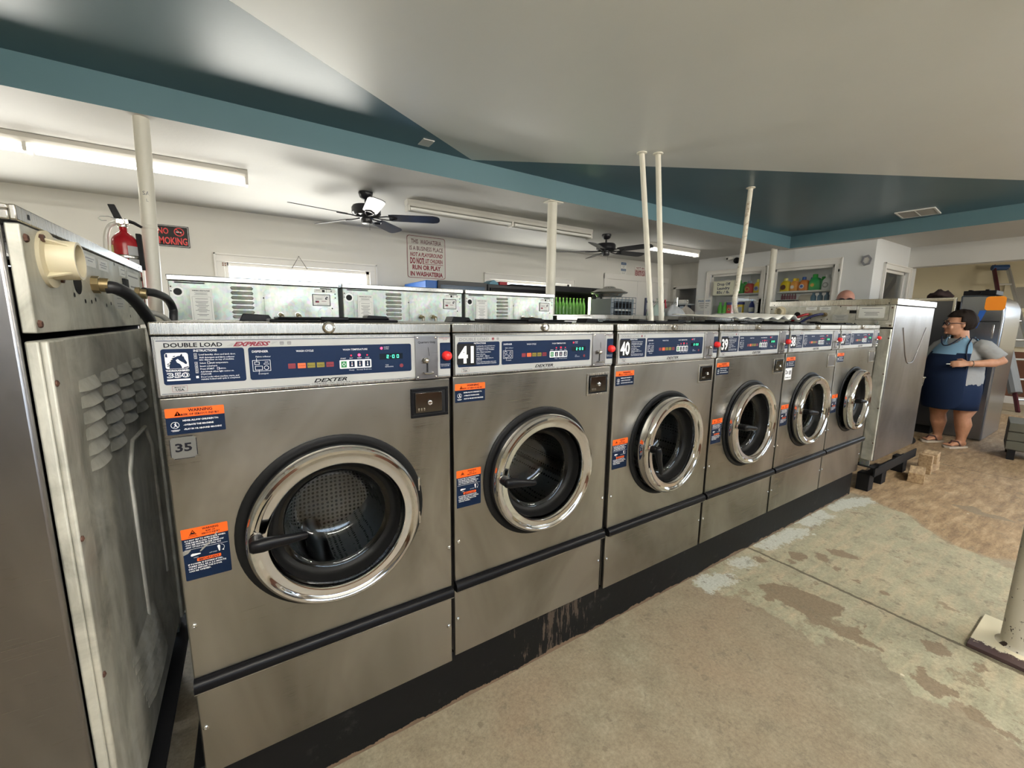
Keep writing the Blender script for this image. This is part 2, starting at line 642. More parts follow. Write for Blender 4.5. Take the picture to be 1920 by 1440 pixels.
STAINS = {
    'peeled': [[(1.967, -0.006), (1.988, -0.096), (2.057, -0.194), (2.074, -0.274), (2.068, -0.351), (2.093, -0.442), (2.058, -0.512), (2.123, -0.518), (2.164, -0.57), (2.19, -0.633), (2.221, -0.665), (2.144, -0.725), (2.083, -0.794), (2.114, -0.88), (2.162, -0.902), (2.112, -0.969), (2.116, -1.04), (2.08, -1.6), (2.6, -1.9), (3.45, -1.5), (3.538, -0.879), (3.555, -0.811), (3.606, -0.683), (3.631, -0.591), (3.766, -0.448), (3.924, -0.326), (3.97, -0.151), (3.934, -0.022), (3.619, 0.04), (2.687, 0.04), (2.22, 0.04)]],
    'worn': [[(4.009, 0.3), (4.043, -0.066), (3.961, -0.153), (3.924, -0.326), (3.766, -0.448), (3.631, -0.591), (3.617, -0.69), (3.667, -0.796), (3.726, -0.857), (3.8, -2.5), (9.5, -2.5), (9.5, 3.0), (4.0, 3.0)]],
    'brown': [
        [(2.236, -0.182), (2.323, -0.211), (2.375, -0.287), (2.392, -0.373), (2.421, -0.483), (2.331, -0.49), (2.281, -0.467), (2.234, -0.5), (2.291, -0.558), (2.36, -0.57), (2.254, -0.592), (2.253, -0.669), (2.229, -0.669), (2.219, -0.624), (2.184, -0.549), (2.195, -0.483), (2.161, -0.447), (2.208, -0.39), (2.202, -0.344), (2.207, -0.286), (2.15, -0.274), (2.157, -0.247), (2.216, -0.228), (2.202, -0.199)],
        [(2.265, -0.756), (2.269, -0.78), (2.236, -0.794), (2.219, -0.838), (2.237, -0.881), (2.199, -0.885), (2.129, -0.845), (2.144, -0.791), (2.173, -0.766), (2.221, -0.773)],
        [(2.149, -0.894), (2.201, -0.936), (2.152, -0.973), (2.158, -1.039), (2.131, -1.042), (2.122, -0.977), (2.108, -0.942)],
        [(2.448, -0.726), (2.501, -0.779), (2.454, -0.828), (2.399, -0.8), (2.392, -0.758)],
        [(2.919, -0.21), (2.992, -0.268), (2.977, -0.373), (2.935, -0.348), (2.883, -0.266)],
        [(2.71, -0.109), (2.771, -0.171), (2.72, -0.203), (2.643, -0.192), (2.662, -0.13)],
        [(2.828, -0.181), (2.851, -0.246), (2.762, -0.289), (2.759, -0.24)],
        [(2.626, -0.146), (2.628, -0.183), (2.579, -0.188), (2.587, -0.158)],
        [(2.461, -0.032), (2.514, -0.052), (2.5, -0.105), (2.445, -0.087)],
        [(2.7, -0.406), (2.727, -0.433), (2.704, -0.454), (2.676, -0.432)],
        [(2.715, -0.506), (2.729, -0.544), (2.705, -0.566), (2.677, -0.534)],
        [(2.463, -0.877), (2.499, -0.899), (2.453, -0.917), (2.41, -0.908), (2.414, -0.888)],
        [(4.425, -0.426), (4.512, -0.54), (4.438, -0.593), (4.446, -0.691), (4.403, -0.753), (4.35, -0.607), (4.38, -0.5)],
        [(2.771, -0.306), (2.775, -0.343), (2.72, -0.343), (2.73, -0.316)]],
    'splash': [
        [(1.995, 0.03), (2.148, -0.009), (2.221, -0.059), (2.173, -0.103), (2.029, -0.093), (1.974, -0.093)],
        [(2.307, 0.03), (2.451, -0.014), (2.417, -0.101), (2.347, -0.069), (2.268, -0.032)],
        [(2.595, 0.03), (2.965, 0.03), (3.122, -0.039), (3.052, -0.091), (2.838, -0.064), (2.609, -0.052)],
        [(3.115, 0.03), (3.493, 0.03), (3.456, -0.064), (3.152, -0.051)],
        [(3.578, 0.03), (3.803, 0.033), (4.052, -0.063), (3.986, -0.14), (3.741, -0.085), (3.533, -0.037)]],
}


def build_floor():
    xs = np.concatenate([np.arange(-3.6, 0.3, 0.15), np.arange(0.3, 5.0, 0.02), np.arange(5.0, 10.91, 0.1)])
    ys = np.concatenate([np.arange(-5.0, -1.6, 0.1), np.arange(-1.6, 0.1, 0.02), np.arange(0.1, 4.55, 0.1)])
    nx, ny = len(xs), len(ys)
    X, Y = np.meshgrid(xs, ys)
    co = np.zeros((nx * ny, 3))
    co[:, 0], co[:, 1] = X.ravel(), Y.ravel()
    fs = []
    for j in range(ny - 1):
        for i in range(nx - 1):
            a = j * nx + i
            fs.append((a, a + 1, a + nx + 1, a + nx))
    me = bpy.data.meshes.new('floor')
    me.from_pydata(co.tolist(), [], fs)
    for k, polys in STAINS.items():
        d = np.max([sdf(p, X, Y) for p in polys], axis=0)
        at = me.attributes.new('sd_' + k, 'FLOAT', 'POINT')
        at.data.foreach_set('value', d.ravel().astype(np.float32))
    o = bpy.data.objects.new('floor', me)
    COL.objects.link(o)
    m_ = mat('stained_concrete', (0.4, 0.37, 0.3), 0.55)
    t = NT(m_)
    v = t.coord((1, 1, 1))
    big = t.noise(v, 1.7, 5, 0.6, 0.3)
    med = t.noise(v, 9.0, 9, 0.72)
    fine = t.noise(v, 75.0, 8, 0.8)
    edge = t.noise(v, 22.0, 9, 0.82)
    edge2 = t.noise(v, 7.0, 4, 0.6)
    streak = t.noise(t.coord((3.0, 14.0, 1)), 1.6, 5, 0.6, 0.5)

    def mask(k, amp, soft, amp2=0.0, off=0.0):
        a = t.n('Attribute')
        a.attribute_name = 'sd_' + k
        d = t.math('ADD', a.outputs['Fac'], t.math('MULTIPLY', t.math('SUBTRACT', edge, 0.5), amp))
        if amp2:
            d = t.math('ADD', d, t.math('MULTIPLY', t.math('SUBTRACT', edge2, 0.5), amp2))
        return t.math('ADD', t.math('DIVIDE', d, soft), 0.5 + off, True)

    base = t.ramp(med, [(0.32, (0.205, 0.180, 0.125)), (0.5, (0.29, 0.255, 0.18)), (0.70, (0.37, 0.33, 0.24))])
    base = t.mix(t.ramp(big, [(0.35, (0.0, 0.0, 0.0)), (0.7, (0.8, 0.8, 0.8))]), base, (0.30, 0.225, 0.150))
    peel = t.ramp(med, [(0.3, (0.27, 0.255, 0.175)), (0.55, (0.385, 0.36, 0.25)), (0.72, (0.46, 0.43, 0.32))])
    peel = t.mix(t.ramp(streak, [(0.45, (0, 0, 0)), (0.7, (0.7, 0.7, 0.7))]), peel, (0.50, 0.40, 0.27))
    worn = t.ramp(t.noise(t.coord((2.0, 9.0, 1), rot=(0, 0, 0.15)), 2.2, 9, 0.75, 0.2), [(0.32, (0.15, 0.095, 0.055)), (0.50, (0.33, 0.225, 0.125)), (0.68, (0.50, 0.375, 0.235))])
    worn = t.mix(t.ramp(med, [(0.55, (0, 0, 0)), (0.75, (0.7, 0.7, 0.7))]), worn, (0.20, 0.155, 0.10))
    c = t.mix(mask('worn', 0.16, 0.05, 0.10), base, worn)
    c = t.mix(mask('peeled', 0.20, 0.004, 0.12), c, peel)
    c = t.mix(mask('brown', 0.10, 0.004), c, t.mix(med, (0.215, 0.165, 0.105), (0.25, 0.195, 0.13)))
    c = t.mix(t.math('MULTIPLY', mask('splash', 0.22, 0.008), 0.85), c, (0.56, 0.58, 0.52))
    # dark specks and pale chips
    vo = t.n('TexVoronoi')
    vo.inputs['Scale'].default_value = 9.0
    t.l(v, vo.inputs['Vector'])
    sp = t.math('LESS_THAN', t.math('ADD', vo.outputs['Distance'], t.math('MULTIPLY', edge, 0.45)), 0.30)
    c = t.mix(t.math('MULTIPLY', sp, 0.5), c, (0.14, 0.11, 0.075))
    pn = t.ramp(t.noise(v, 5.0, 9, 0.75), [(0.585, (0, 0, 0)), (0.60, (0.8, 0.8, 0.8))])
    pn = t.mix(1.0, pn, mask('peeled', 0.2, 0.2), 'MULTIPLY')
    c = t.mix(pn, c, (0.245, 0.195, 0.13))
    dark = t.ramp(t.noise(v, 13.0, 9, 0.8), [(0.555, (0, 0, 0)), (0.61, (0.6, 0.6, 0.6))])
    c = t.mix(dark, c, (0.18, 0.155, 0.11))
    vo2 = t.n('TexVoronoi')
    vo2.inputs['Scale'].default_value = 4.2
    t.l(v, vo2.inputs['Vector'])
    chip = t.math('LESS_THAN', vo2.outputs['Distance'], 0.03)
    c = t.mix(chip, c, (0.62, 0.57, 0.44))
    c = t.mix(0.5, c, t.ramp(fine, [(0.36, (0.28, 0.28, 0.28)), (0.64, (0.72, 0.72, 0.72))]), 'OVERLAY')
    # saw-cut joints in the slab
    sep = t.n('SeparateXYZ')
    t.l(v, sep.inputs[0])
    wob = t.math('MULTIPLY', t.math('SUBTRACT', edge2, 0.5), 0.03)
    jx = t.math('ABSOLUTE', t.math('ADD', t.math('SUBTRACT', sep.outputs['X'], 2.55), wob))
    j1 = t.math('LESS_THAN', jx, t.math('ADD', t.math('MULTIPLY', edge, 0.03), -0.006))
    jx2 = t.math('ABSOLUTE', t.math('ADD', t.math('SUBTRACT', sep.outputs['X'], 5.6), wob))
    j2 = t.math('LESS_THAN', jx2, 0.006)
    jm = t.math('MAXIMUM', j1, j2)
    c = t.mix(t.math('MULTIPLY', jm, 0.85), c, (0.085, 0.065, 0.04))
    t.l(c, t.b.inputs['Base Color'])
    t.l(t.ramp(big, [(0.3, (0.48, 0.48, 0.48)), (0.7, (0.64, 0.64, 0.64))]), t.b.inputs['Roughness'])
    hh = t.math('SUBTRACT', t.math('MULTIPLY', med, 0.5), t.math('MULTIPLY', jm, 1.2))
    t.bump(hh, 0.35, 0.004)
    me.materials.append(m_)
    tag(o, kind='structure')


build_floor()

# ceilings: low plaster ceiling around a raised recess
mb = MB()
for q in ((-3.6, 2.26, 10.9, BD), (7.35, -5.0, 10.9, 2.26)):
    mb.quad((q[0], q[1], ZL), (q[2], q[1], ZL), (q[2], q[3], ZL), (q[0], q[3], ZL), P_CEIL)
struct(mb, 'ceiling')
mb = MB()
A, B_, C_ = (1.82, 2.12), (7.22, -0.84), (-3.6, -1.18)
mb.add([(C_[0], C_[1], ZH), (A[0], A[1], ZH), (B_[0], B_[1], ZH), (7.22, -5, ZH), (-3.6, -5, ZH)], [(0, 1, 2, 3, 4)], P_CEILW)
mb.add([(C_[0], C_[1], ZH), (-3.6, 2.13, ZH), (A[0], 2.13, ZH), (A[0], A[1], ZH)], [(0, 1, 2, 3)], P_BLUE)
mb.add([(A[0], A[1], ZH), (A[0], 2.13, ZH), (7.22, 2.13, ZH), (B_[0], B_[1], ZH)], [(0, 1, 2, 3)], P_BLUE)
struct(mb, 'ceiling_recess')
# beams of the recess (blue face, plaster underside)
mb = MB()
mb.quad((-3.6, 2.13, 2.41), (7.22, 2.13, 2.41), (7.22, 2.13, ZH), (-3.6, 2.13, ZH), P_BLUE2)
mb.quad((-3.6, 2.13, 2.41), (7.22, 2.13, 2.41), (7.35, 2.26, 2.41), (-3.6, 2.26, 2.41), P_CEIL)
mb.quad((-3.6, 2.26, 2.41), (7.35, 2.26, 2.41), (7.35, 2.26, ZL + .02), (-3.6, 2.26, ZL + .02), P_CEIL)
mb.quad((-3.6, 2.13, ZH), (7.22, 2.13, ZH), (7.35, 2.26, ZH), (-3.6, 2.26, ZH), P_CEIL)
struct(mb, 'trim_1')
mb = MB()
mb.quad((7.22, -5, 2.41), (7.22, 2.13, 2.41), (7.22, 2.13, ZH), (7.22, -5, ZH), P_BLUE2)
mb.quad((7.22, -5, 2.41), (7.22, 2.13, 2.41), (7.35, 2.26, 2.41), (7.35, -5, 2.41), P_CEIL)
mb.quad((7.35, -5, 2.41), (7.35, 2.26, 2.41), (7.35, 2.26, ZL + .02), (7.35, -5, ZL + .02), P_CEIL)
mb.quad((7.22, -5, ZH), (7.22, 2.13, ZH), (7.35, 2.26, ZH), (7.35, -5, ZH), P_CEIL)
struct(mb, 'trim_2')


def wall(name, axis, pos, a0, a1, z0, z1, thick, m_, holes=(), m2=None, seg=None):
    """wall slab in the plane axis=pos spanning a0..a1, with rectangular openings"""
    mb = MB()
    cuts = sorted(set([a0, a1] + [h[0] for h in holes] + [h[1] for h in holes]))
    for u0, u1 in zip(cuts[:-1], cuts[1:]):
        um = (u0 + u1) / 2
        hs = sorted([h for h in holes if h[0] < um < h[1]], key=lambda h: h[2])
        z = z0
        segs = []
        for h in hs:
            if h[2] > z:
                segs.append((z, h[2]))
            z = h[3]
        if z < z1:
            segs.append((z, z1))
        for s0, s1 in segs:
            mm = m_
            if m2 and um > m2[0]:
                mm = m2[1]
            if axis == 'Y':
                mb.box(u0, pos, s0, u1, pos + thick, s1, mm)
            else:
                mb.box(pos, u0, s0, pos + thick, u1, s1, mm)
    o = mb.build(name)
    return tag(o, kind='structure')


def pane_mat():
    m_ = bpy.data.materials.new('window_pane')
    m_.use_nodes = True
    nt = m_.node_tree
    nt.nodes.remove(nt.nodes['Principled BSDF'])
    out = nt.nodes['Material Output']
    tr = nt.nodes.new('ShaderNodeBsdfTransparent')
    tr.inputs[0].default_value = (0.93, 0.95, 0.94, 1)
    gl = nt.nodes.new('ShaderNodeBsdfGlossy')
    gl.inputs['Roughness'].default_value = 0.03
    fr = nt.nodes.new('ShaderNodeFresnel')
    fr.inputs[0].default_value = 1.45
    mx = nt.nodes.new('ShaderNodeMixShader')
    nt.links.new(fr.outputs[0], mx.inputs[0])
    nt.links.new(tr.outputs[0], mx.inputs[1])
    nt.links.new(gl.outputs[0], mx.inputs[2])
    nt.links.new(mx.outputs[0], out.inputs[0])
    return m_


PANE = pane_mat()
P_FRONT = paint('front_wall_paint', (0.40, 0.35, 0.27), 0.04, 0.6)

W1 = (0.02, 1.56, 0.95, 1.885)     # back windows
W2 = (3.32, 4.92, 0.95, 1.90)
W3 = (-2.7, -1.15, 0.95, 1.90)
wall('wall_back', 'Y', BD, -3.7, 10.9, 0, ZL, 0.15, P_WALL, [W1, W2, W3])
wall('wall_left', 'X', -3.75, -5.1, 4.65, 0, ZH, 0.15, P_WALLC)
wall('wall_front', 'Y', -5.15, -3.7, 10.9, 0, ZH, 0.15, P_FRONT, [(-0.9, 2.9, 1.5, 2.3), (4.2, 7.8, 1.2, 2.3)])
wall('wall_right', 'X', 10.9, -5.0, 1.9, 0, ZL, 0.15, P_WALLC, [(-4.2, -1.0, 1.5, 2.25)], m2=(1.14, P_WALLW))
wall('wall_booth', 'X', 7.35, 1.12, 3.62, 0, ZL, 0.10, P_WALLW, [(2.57, 3.46, 1.2, 2.13), (1.56, 2.39, 1.2, 2.13)])
wall('wall_booth_side', 'Y', 1.12, 7.45, 9.0, 0, ZL, 0.10, P_WALLW, [(7.78, 8.72, 1.1, 2.06)])
wall('wall_booth_north', 'Y', 3.62, 7.35, 10.9, 0, ZL, 0.10, P_WALLW)
wall('wall_booth_back', 'X', 9.0, 1.12, 3.72, 0, ZL, 0.10, P_WALLW)
wall('wall_passage', 'X', 7.62, 3.72, BD, 0, ZL, 0.12, P_WALL, [(3.90, 4.36, 0, 1.94)])
mb = MB()
mb.box(7.35, 1.9, 0, 10.9, 1.95, 0.001, P_WALL)
mb.box(8.7, -5.0, 2.14, 8.9, 1.12, ZL, P_CEIL)
struct(mb, 'wall_header')
wall('wall_alcove', 'Y', 1.9, 9.1, 10.9, 0, ZL, 0.1, P_WALLW)
mb = MB()
mb.box(10.885, -1.0, 0.12, 10.9, 1.1, 0.86, P_WAINS)
mb.box(10.885, -5.0, 0.12, 10.9, -4.2, 0.86, P_WAINS)
mb.box(-3.6, -5.0, 0.0, 10.9, -4.985, 0.68, P_WAINS)  # unseen front wall wainscot, added to darken reflections in the washer fronts
struct(mb, 'trim_3')
mb = MB()
mb.box(10.86, -1.0, 0, 10.885, 1.8, 0.12, P_TRIM)
struct(mb, 'baseboard_right', bevel=0.004)
mb = MB()
mb.box(7.33, 1.10, 0, 7.35, 3.62, 0.1, P_TRIM)
struct(mb, 'baseboard_booth')
# wall coloured near-black for the dark of the room behind the passage opening
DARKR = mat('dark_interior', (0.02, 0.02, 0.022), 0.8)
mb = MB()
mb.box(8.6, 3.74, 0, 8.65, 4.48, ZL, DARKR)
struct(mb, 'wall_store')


def window(n, W_, y0, axis='Y', inward=-1, trim=0.09, mull=0, depth=0.15, col=P_TRIM, sill=True, cat=None):
    """casing, sash and pane as parts of one window"""
    a0, a1, z0, z1 = W_

    def P(a, d, z):
        return (a, y0 + inward * d, z) if axis == 'Y' else (y0 + inward * d, a, z)

    def bx(mb, aa, d0, zz, ab, d1, zb, m_):
        p, q = P(aa, d0, zz), P(ab, d1, zb)
        mb.box(min(p[0], q[0]), min(p[1], q[1]), min(p[2], q[2]), max(p[0], q[0]), max(p[1], q[1]), max(p[2], q[2]), m_)
    mb = MB()
    t = trim
    bx(mb, a0 - t, 0, z1, a1 + t, 0.02, z1 + t, col)
    bx(mb, a0 - t, 0, z0 - t, a1 + t, 0.02, z0, col)
    bx(mb, a0 - t, 0, z0, a0, 0.02, z1, col)
    bx(mb, a1, 0, z0, a1 + t, 0.02, z1, col)
    bx(mb, a0 - t, 0.02, z1 + t - 0.02, a1 + t, 0.032, z1 + t, col)
    bx(mb, a0 - t, 0.02, z0, a0 - t + 0.02, 0.032, z1 + t, col)
    bx(mb, a1 + t - 0.02, 0.02, z0, a1 + t, 0.032, z1 + t, col)
    root = tag(mb.build('window_%d' % n, bevel=0.003), kind='structure')
    mb = MB()
    s = 0.035
    for q in ((a0, z1 - s, a1, z1), (a0, z0, a1, z0 + s), (a0, z0, a0 + s, z1), (a1 - s, z0, a1, z1)):
        bx(mb, q[0], -0.03, q[1], q[2], -0.07, q[3], col)
    for i in range(mull):
        c = a0 + (a1 - a0) * (i + 1) / (mull + 1)
        bx(mb, c - 0.02, -0.03, z0, c + 0.02, -0.07, z1, col)
    mb.build('window_sash', root)
    mb = MB()
    p = [P(a0 + s, -0.05, z0 + s), P(a1 - s, -0.05, z0 + s), P(a1 - s, -0.05, z1 - s), P(a0 + s, -0.05, z1 - s)]
    mb.add(p, [(0, 1, 2, 3)], PANE)
    mb.build('window_pane', root)
    return root


window(1, W1, BD)
window(2, W2, BD)
window(3, W3, BD)
window(5, (-0.9, 2.9, 1.5, 2.3), -5.0, inward=1, mull=1)
window(6, (4.2, 7.8, 1.2, 2.3), -5.0, inward=1, mull=2)
window(7, (-4.2, -1.0, 1.5, 2.25), 10.9, axis='X', mull=2)
# booth service windows
w8 = window(8, (2.57, 3.46, 1.2, 2.13), 7.35, axis='X', trim=0.07, col=P_TRIM)
w9 = window(9, (1.56, 2.39, 1.2, 2.13), 7.35, axis='X', trim=0.09, col=P_TRIM)
window(10, (7.78, 8.72, 1.1, 2.06), 1.12, axis='Y', trim=0.08)
# white door in the back wall
mb = MB()
mb.box(5.70, BD - 0.03, 0, 5.80, BD, 2.13, P_TRIM)
mb.box(7.40, BD - 0.03, 0, 7.50, BD, 2.13, P_TRIM)
mb.box(5.70, BD - 0.035, 2.05, 7.50, BD, 2.15, P_TRIM)
d1 = tag(mb.build('door_1', bevel=0.004), kind='structure')
mb = MB()
mb.box(5.80, BD - 0.015, 0.01, 6.60, BD, 2.05, P_TRIM)
mb.box(6.605, BD - 0.015, 0.01, 7.40, BD, 2.05, P_TRIM)
mb.build('door_leaf', d1, bevel=0.003)
mb = MB()
mb.cyl((6.52, BD - 0.015, 0.98), (6.52, BD - 0.07, 0.98), 0.025, CHROME_D)
mb.build('door_handle', d1)
# passage opening frame
mb = MB()
mb.box(7.60, 3.86, 0, 7.62, 3.90, 1.98, P_TRIM)
mb.box(7.60, 4.36, 0, 7.62, 4.42, 1.98, P_TRIM)
mb.box(7.60, 3.86, 1.94, 7.62, 4.42, 2.00, P_TRIM)
tag(mb.build('door_2', bevel=0.003), kind='structure')

# ---- black-painted curb under the row of washers
m_ = mat('black_curb_paint', (0.012, 0.012, 0.013), 0.55, spec=0.15)
t = NT(m_)
v = t.coord((1, 1, 1))
st = t.noise(t.coord((40, 40, 6)), 1.5, 5, 0.7)
zo = t.noise(v, 3.0, 3, 0.5)
sep = t.n('SeparateXYZ')
t.l(v, sep.inputs[0])
near = t.math('SUBTRACT', 1.0, t.math('MULTIPLY', t.math('ABSOLUTE', t.math('SUBTRACT', sep.outputs['X'], 1.12)), 4.0), True)
scr = t.math('MULTIPLY', t.math('GREATER_THAN', t.math('ADD', st, t.math('MULTIPLY', near, 0.16)), 0.66), t.math('GREATER_THAN', near, 0.02))
low = t.math('LESS_THAN', t.math('ADD', sep.outputs['Z'], t.math('MULTIPLY', t.noise(v, 9, 5, 0.7), 0.06)), 0.044)
c = t.mix(t.math('MULTIPLY', scr, 0.6), (0.006, 0.006, 0.006), (0.10, 0.075, 0.055))
c = t.mix(t.math('MULTIPLY', t.ramp(t.noise(v, 14, 6, 0.7), [(0.6, (0, 0, 0)), (0.75, (1, 1, 1))]), 0.25), c, (0.10, 0.095, 0.085))
c = t.mix(low, c, (0.15, 0.105, 0.07))
t.l(c, t.b.inputs['Base Color'])
t.bump(t.noise(v, 30, 4, 0.6), 0.2, 0.003)
CURB = m_
mb = MB()
mb.box(-0.02, 0.03, 0, 3.99, 0.72, 0.2, CURB)
o = mb.build('curb', bevel=0.004)
tag(o, kind='structure')
o.name = 'trim_4'

# ================================================================ FRONT-LOADING WASHERS
WW = 0.654     # width of one machine
DC = (0.333, 0.782)   # door centre (x, z)


def zmat():
    return Matrix.Translation((0, 0, -0.2))


def nb():
    mb = MB()
    mb.T = zmat()
    return mb


def drum_mat():
    m_ = mat('perforated_drum', (0.35, 0.35, 0.34), 0.35, 0.9)
    t = NT(m_)
    tcn = t.n('TexCoord')
    vo = t.n('TexVoronoi')
    vo.inputs['Scale'].default_value = 62
    vo.inputs['Randomness'].default_value = 0.12
    t.l(tcn.outputs['Object'], vo.inputs['Vector'])
    hole = t.math('LESS_THAN', vo.outputs['Distance'], 0.30)
    c = t.mix(hole, (0.42, 0.42, 0.40), (0.01, 0.01, 0.01))
    t.l(c, t.b.inputs['Base Color'])
    return m_


DRUM = drum_mat()
GASK = mat('door_gasket', (0.008, 0.008, 0.008), 0.45, spec=0.15)


def horse(a, u, v, w, h, fg, bg_):
    """white plate with the navy horse head on it, mane streaks at the left"""
    a.rect(u, v, u + w, v + h, fg, 0.0008, r=w * 0.12)

    def Q(x, y):
        return (u + x * w, v + y * h)
    # neck and head seen from the side, facing right
    a.poly([Q(*p) for p in [(.16, .02), (.17, .22), (.22, .42), (.30, .58), (.42, .72), (.55, .80), (.66, .82), (.70, .90), (.74, .80)]] + [Q(*p) for p in [(.55, .62), (.46, .55), (.50, .40), (.62, .30), (.68, .16), (.70, .02)]], bg_, 0.0012)
    a.poly([Q(*p) for p in [(.55, .62), (.74, .80), (.82, .76), (.84, .62), (.90, .48), (.94, .36), (.90, .27), (.84, .30), (.78, .38), (.70, .44), (.62, .52)]], bg_, 0.0012)
    a.poly([Q(*p) for p in [(.66, .82), (.74, .96), (.77, .80)]], bg_, 0.0012)
    for k in range(6):
        y = 0.16 + k * 0.115
        x = 0.06 + (k * 0.055 if k > 1 else 0)
        a.poly([Q(x, y), Q(x + .10, y + .02), Q(x + .13, y + .09), Q(x + .03, y + .06)], bg_, 0.0012)
    a.poly([Q(.03, .75), Q(.12, .72), Q(.12, .95), Q(.05, .95)], bg_, 0.0012)
    a.poly([Q(.76, .08), Q(.98, .14), Q(.98, .07), Q(.76, .02)], bg_, 0.0012)


def basket(a, u, v, s, m_):
    a.poly([(u + .12 * s, v), (u + .88 * s, v), (u + s, v + .62 * s), (u, v + .62 * s)], m_)
    for k in range(3):
        a.disc(u + (.22 + .28 * k) * s, v + .72 * s, .17 * s, m_, n=8)
    for k in range(3):
        a.rect(u + (.26 + .2 * k) * s, v + .12 * s, u + (.31 + .2 * k) * s, v + .5 * s, PLATE, 0.0008)


def panel_art(mb, express=True):
    a = Art(mb, lambda u, v, h: (u, -0.008 - h, v))
    # stripes
    a.rect(0.010, 1.2515, 0.548, 1.2528, NAVY)
    a.rect(0.612, 1.2515, 0.652, 1.2528, NAVY)
    a.rect(0.010, 1.1425, 0.285, 1.1435, NAVY)
    a.rect(0.382, 1.1425, 0.548, 1.1435, NAVY)
    a.rect(0.612, 1.1425, 0.652, 1.1435, NAVY)
    if express:
        a.text('DOUBLE LOAD', 0.0215, 1.2390, 0.0088, DKTXT, width=0.098, bold=0.025)
        a.text('EXPRESS', 0.1385, 1.2388, 0.0090, MAROON, width=0.071, bold=0.05, shear=0.5)
        for k in range(3):
            a.rect(0.128 + .003 * k, 1.2392 + .0022 * k, 0.1375 + .002 * k, 1.2398 + .0022 * k, GREYTX)
            a.rect(0.213 - .001 * k, 1.2460 - .0020 * k, 0.2235 - .004 * k, 1.2466 - .0020 * k, GREYTX)
        basket(a, 0.2275, 1.2395, 0.009, GREYTX)
        basket(a, 0.2425, 1.2395, 0.009, GREYTX)
    else:
        a.text('DOUBLE LOAD', 0.0215, 1.2390, 0.0088, GREYTX, width=0.098, bold=0.01)
        basket(a, 0.130, 1.2395, 0.009, MAROON)
        basket(a, 0.147, 1.2395, 0.009, GREYTX)
    # instruction field
    a.rect(0.0155, 1.1615, 0.1580, 1.2355, NAVY, 0.0005, r=0.005)
    horse(a, 0.0210, 1.1945, 0.0380, 0.0330, WHITE, NAVY)
    a.text('THOROUGHBRED', 0.0205, 1.1890, 0.0038, WHITE, width=0.0385, bold=0.04, h=0.001)
    a.text('350', 0.0215, 1.1765, 0.0100, WHITE, width=0.0370, bold=0.045, h=0.001)
    a.text('350', 0.0220, 1.1768, 0.0094, NAVY, width=0.0360, bold=-0.015, h=0.0013)
    a.rect(0.0210, 1.1698, 0.0590, 1.1733, WHITE, 0.001)
    a.text('INSTRUCTIONS', 0.0690, 1.2288, 0.0048, WHITE, width=0.040, bold=0.01, h=0.001)
    lines = [('1', 1.2210, 'Load laundry, close and latch door.', .0645), ('2', 1.2148, 'Add detergent and fabric softener', .0620), ('', 1.2100, 'into dispenser on top of machine.', .0610),
             ('3', 1.2030, 'Select      wash temperature.', .0500), ('4', 1.1965, 'Insert coins/card.', .0300), ('5', 1.1905, 'Press START      button.', .0450),
             ('6', 1.1845, 'Add bleach when light comes on.', .0590), ('', 1.1797, '(Optional)', .0180), ('*', 1.1735, 'Door Locks when machine starts, and', .0670), ('', 1.1687, 'remains locked until cycle is completed.', .0690)]
    for n_, z, s_, w_ in lines:
        if n_ == '*':
            a.rect(0.0690, z - .0006, 0.0735, z + .0042, WHITE, 0.001)
        elif n_:
            a.frame(0.0690, z - .0008, 0.0738, z + .0042, 0.0004, WHITE, 0.001)
            a.text(n_, 0.0714, z, 0.0033, WHITE, align='c', h=0.001)
        a.text(s_, 0.0775, z, 0.0033, WHITE, width=w_, bold=0.01, h=0.001, res=1)
    a.frame(0.0905, 1.2023, 0.0950, 1.2072, 0.0005, WHITE, 0.001)
    a.frame(0.1065, 1.1897, 0.1110, 1.1946, 0.0005, WHITE, 0.001)
    # display field
    a.rect(0.1655, 1.1620, 0.5365, 1.2355, NAVY, 0.0005, r=0.005)
    a.text('DISPENSER', 0.1725, 1.2235, 0.0048, WHITE, width=0.031, bold=0.01, h=0.001)
    a.text('Fabric softener', 0.1790, 1.2125, 0.0034, WHITE, width=0.0290, h=0.001, res=1)
    a.frame(0.1715, 1.1812, 0.2065, 1.2062, 0.0008, WHITE, 0.001)
    a.frame(0.1755, 1.1960, 0.1850, 1.2028, 0.0008, WHITE, 0.001)
    a.frame(0.1760, 1.1840, 0.1905, 1.1930, 0.0008, WHITE, 0.001)
    a.disc(0.1980, 1.1885, 0.0048, WHITE, 0.001, ri=0.0039)
    a.text('Add', 0.1985, 1.2000, 0.0030, WHITE, align='c', h=0.001, res=1)
    a.text('Bleach', 0.1985, 1.1958, 0.0030, WHITE, align='c', h=0.001, res=1)
    a.rect(0.1795, 1.2025, 0.1802, 1.2105, WHITE, 0.001)
    a.rect(0.1830, 1.1780, 0.1837, 1.1850, WHITE, 0.001)
    a.text('Detergent', 0.1820, 1.1740, 0.0034, WHITE, width=0.0190, h=0.001, res=1)
    a.text('WASH CYCLE', 0.2600, 1.2220, 0.0046, WHITE, width=0.0370, bold=0.01, h=0.001)
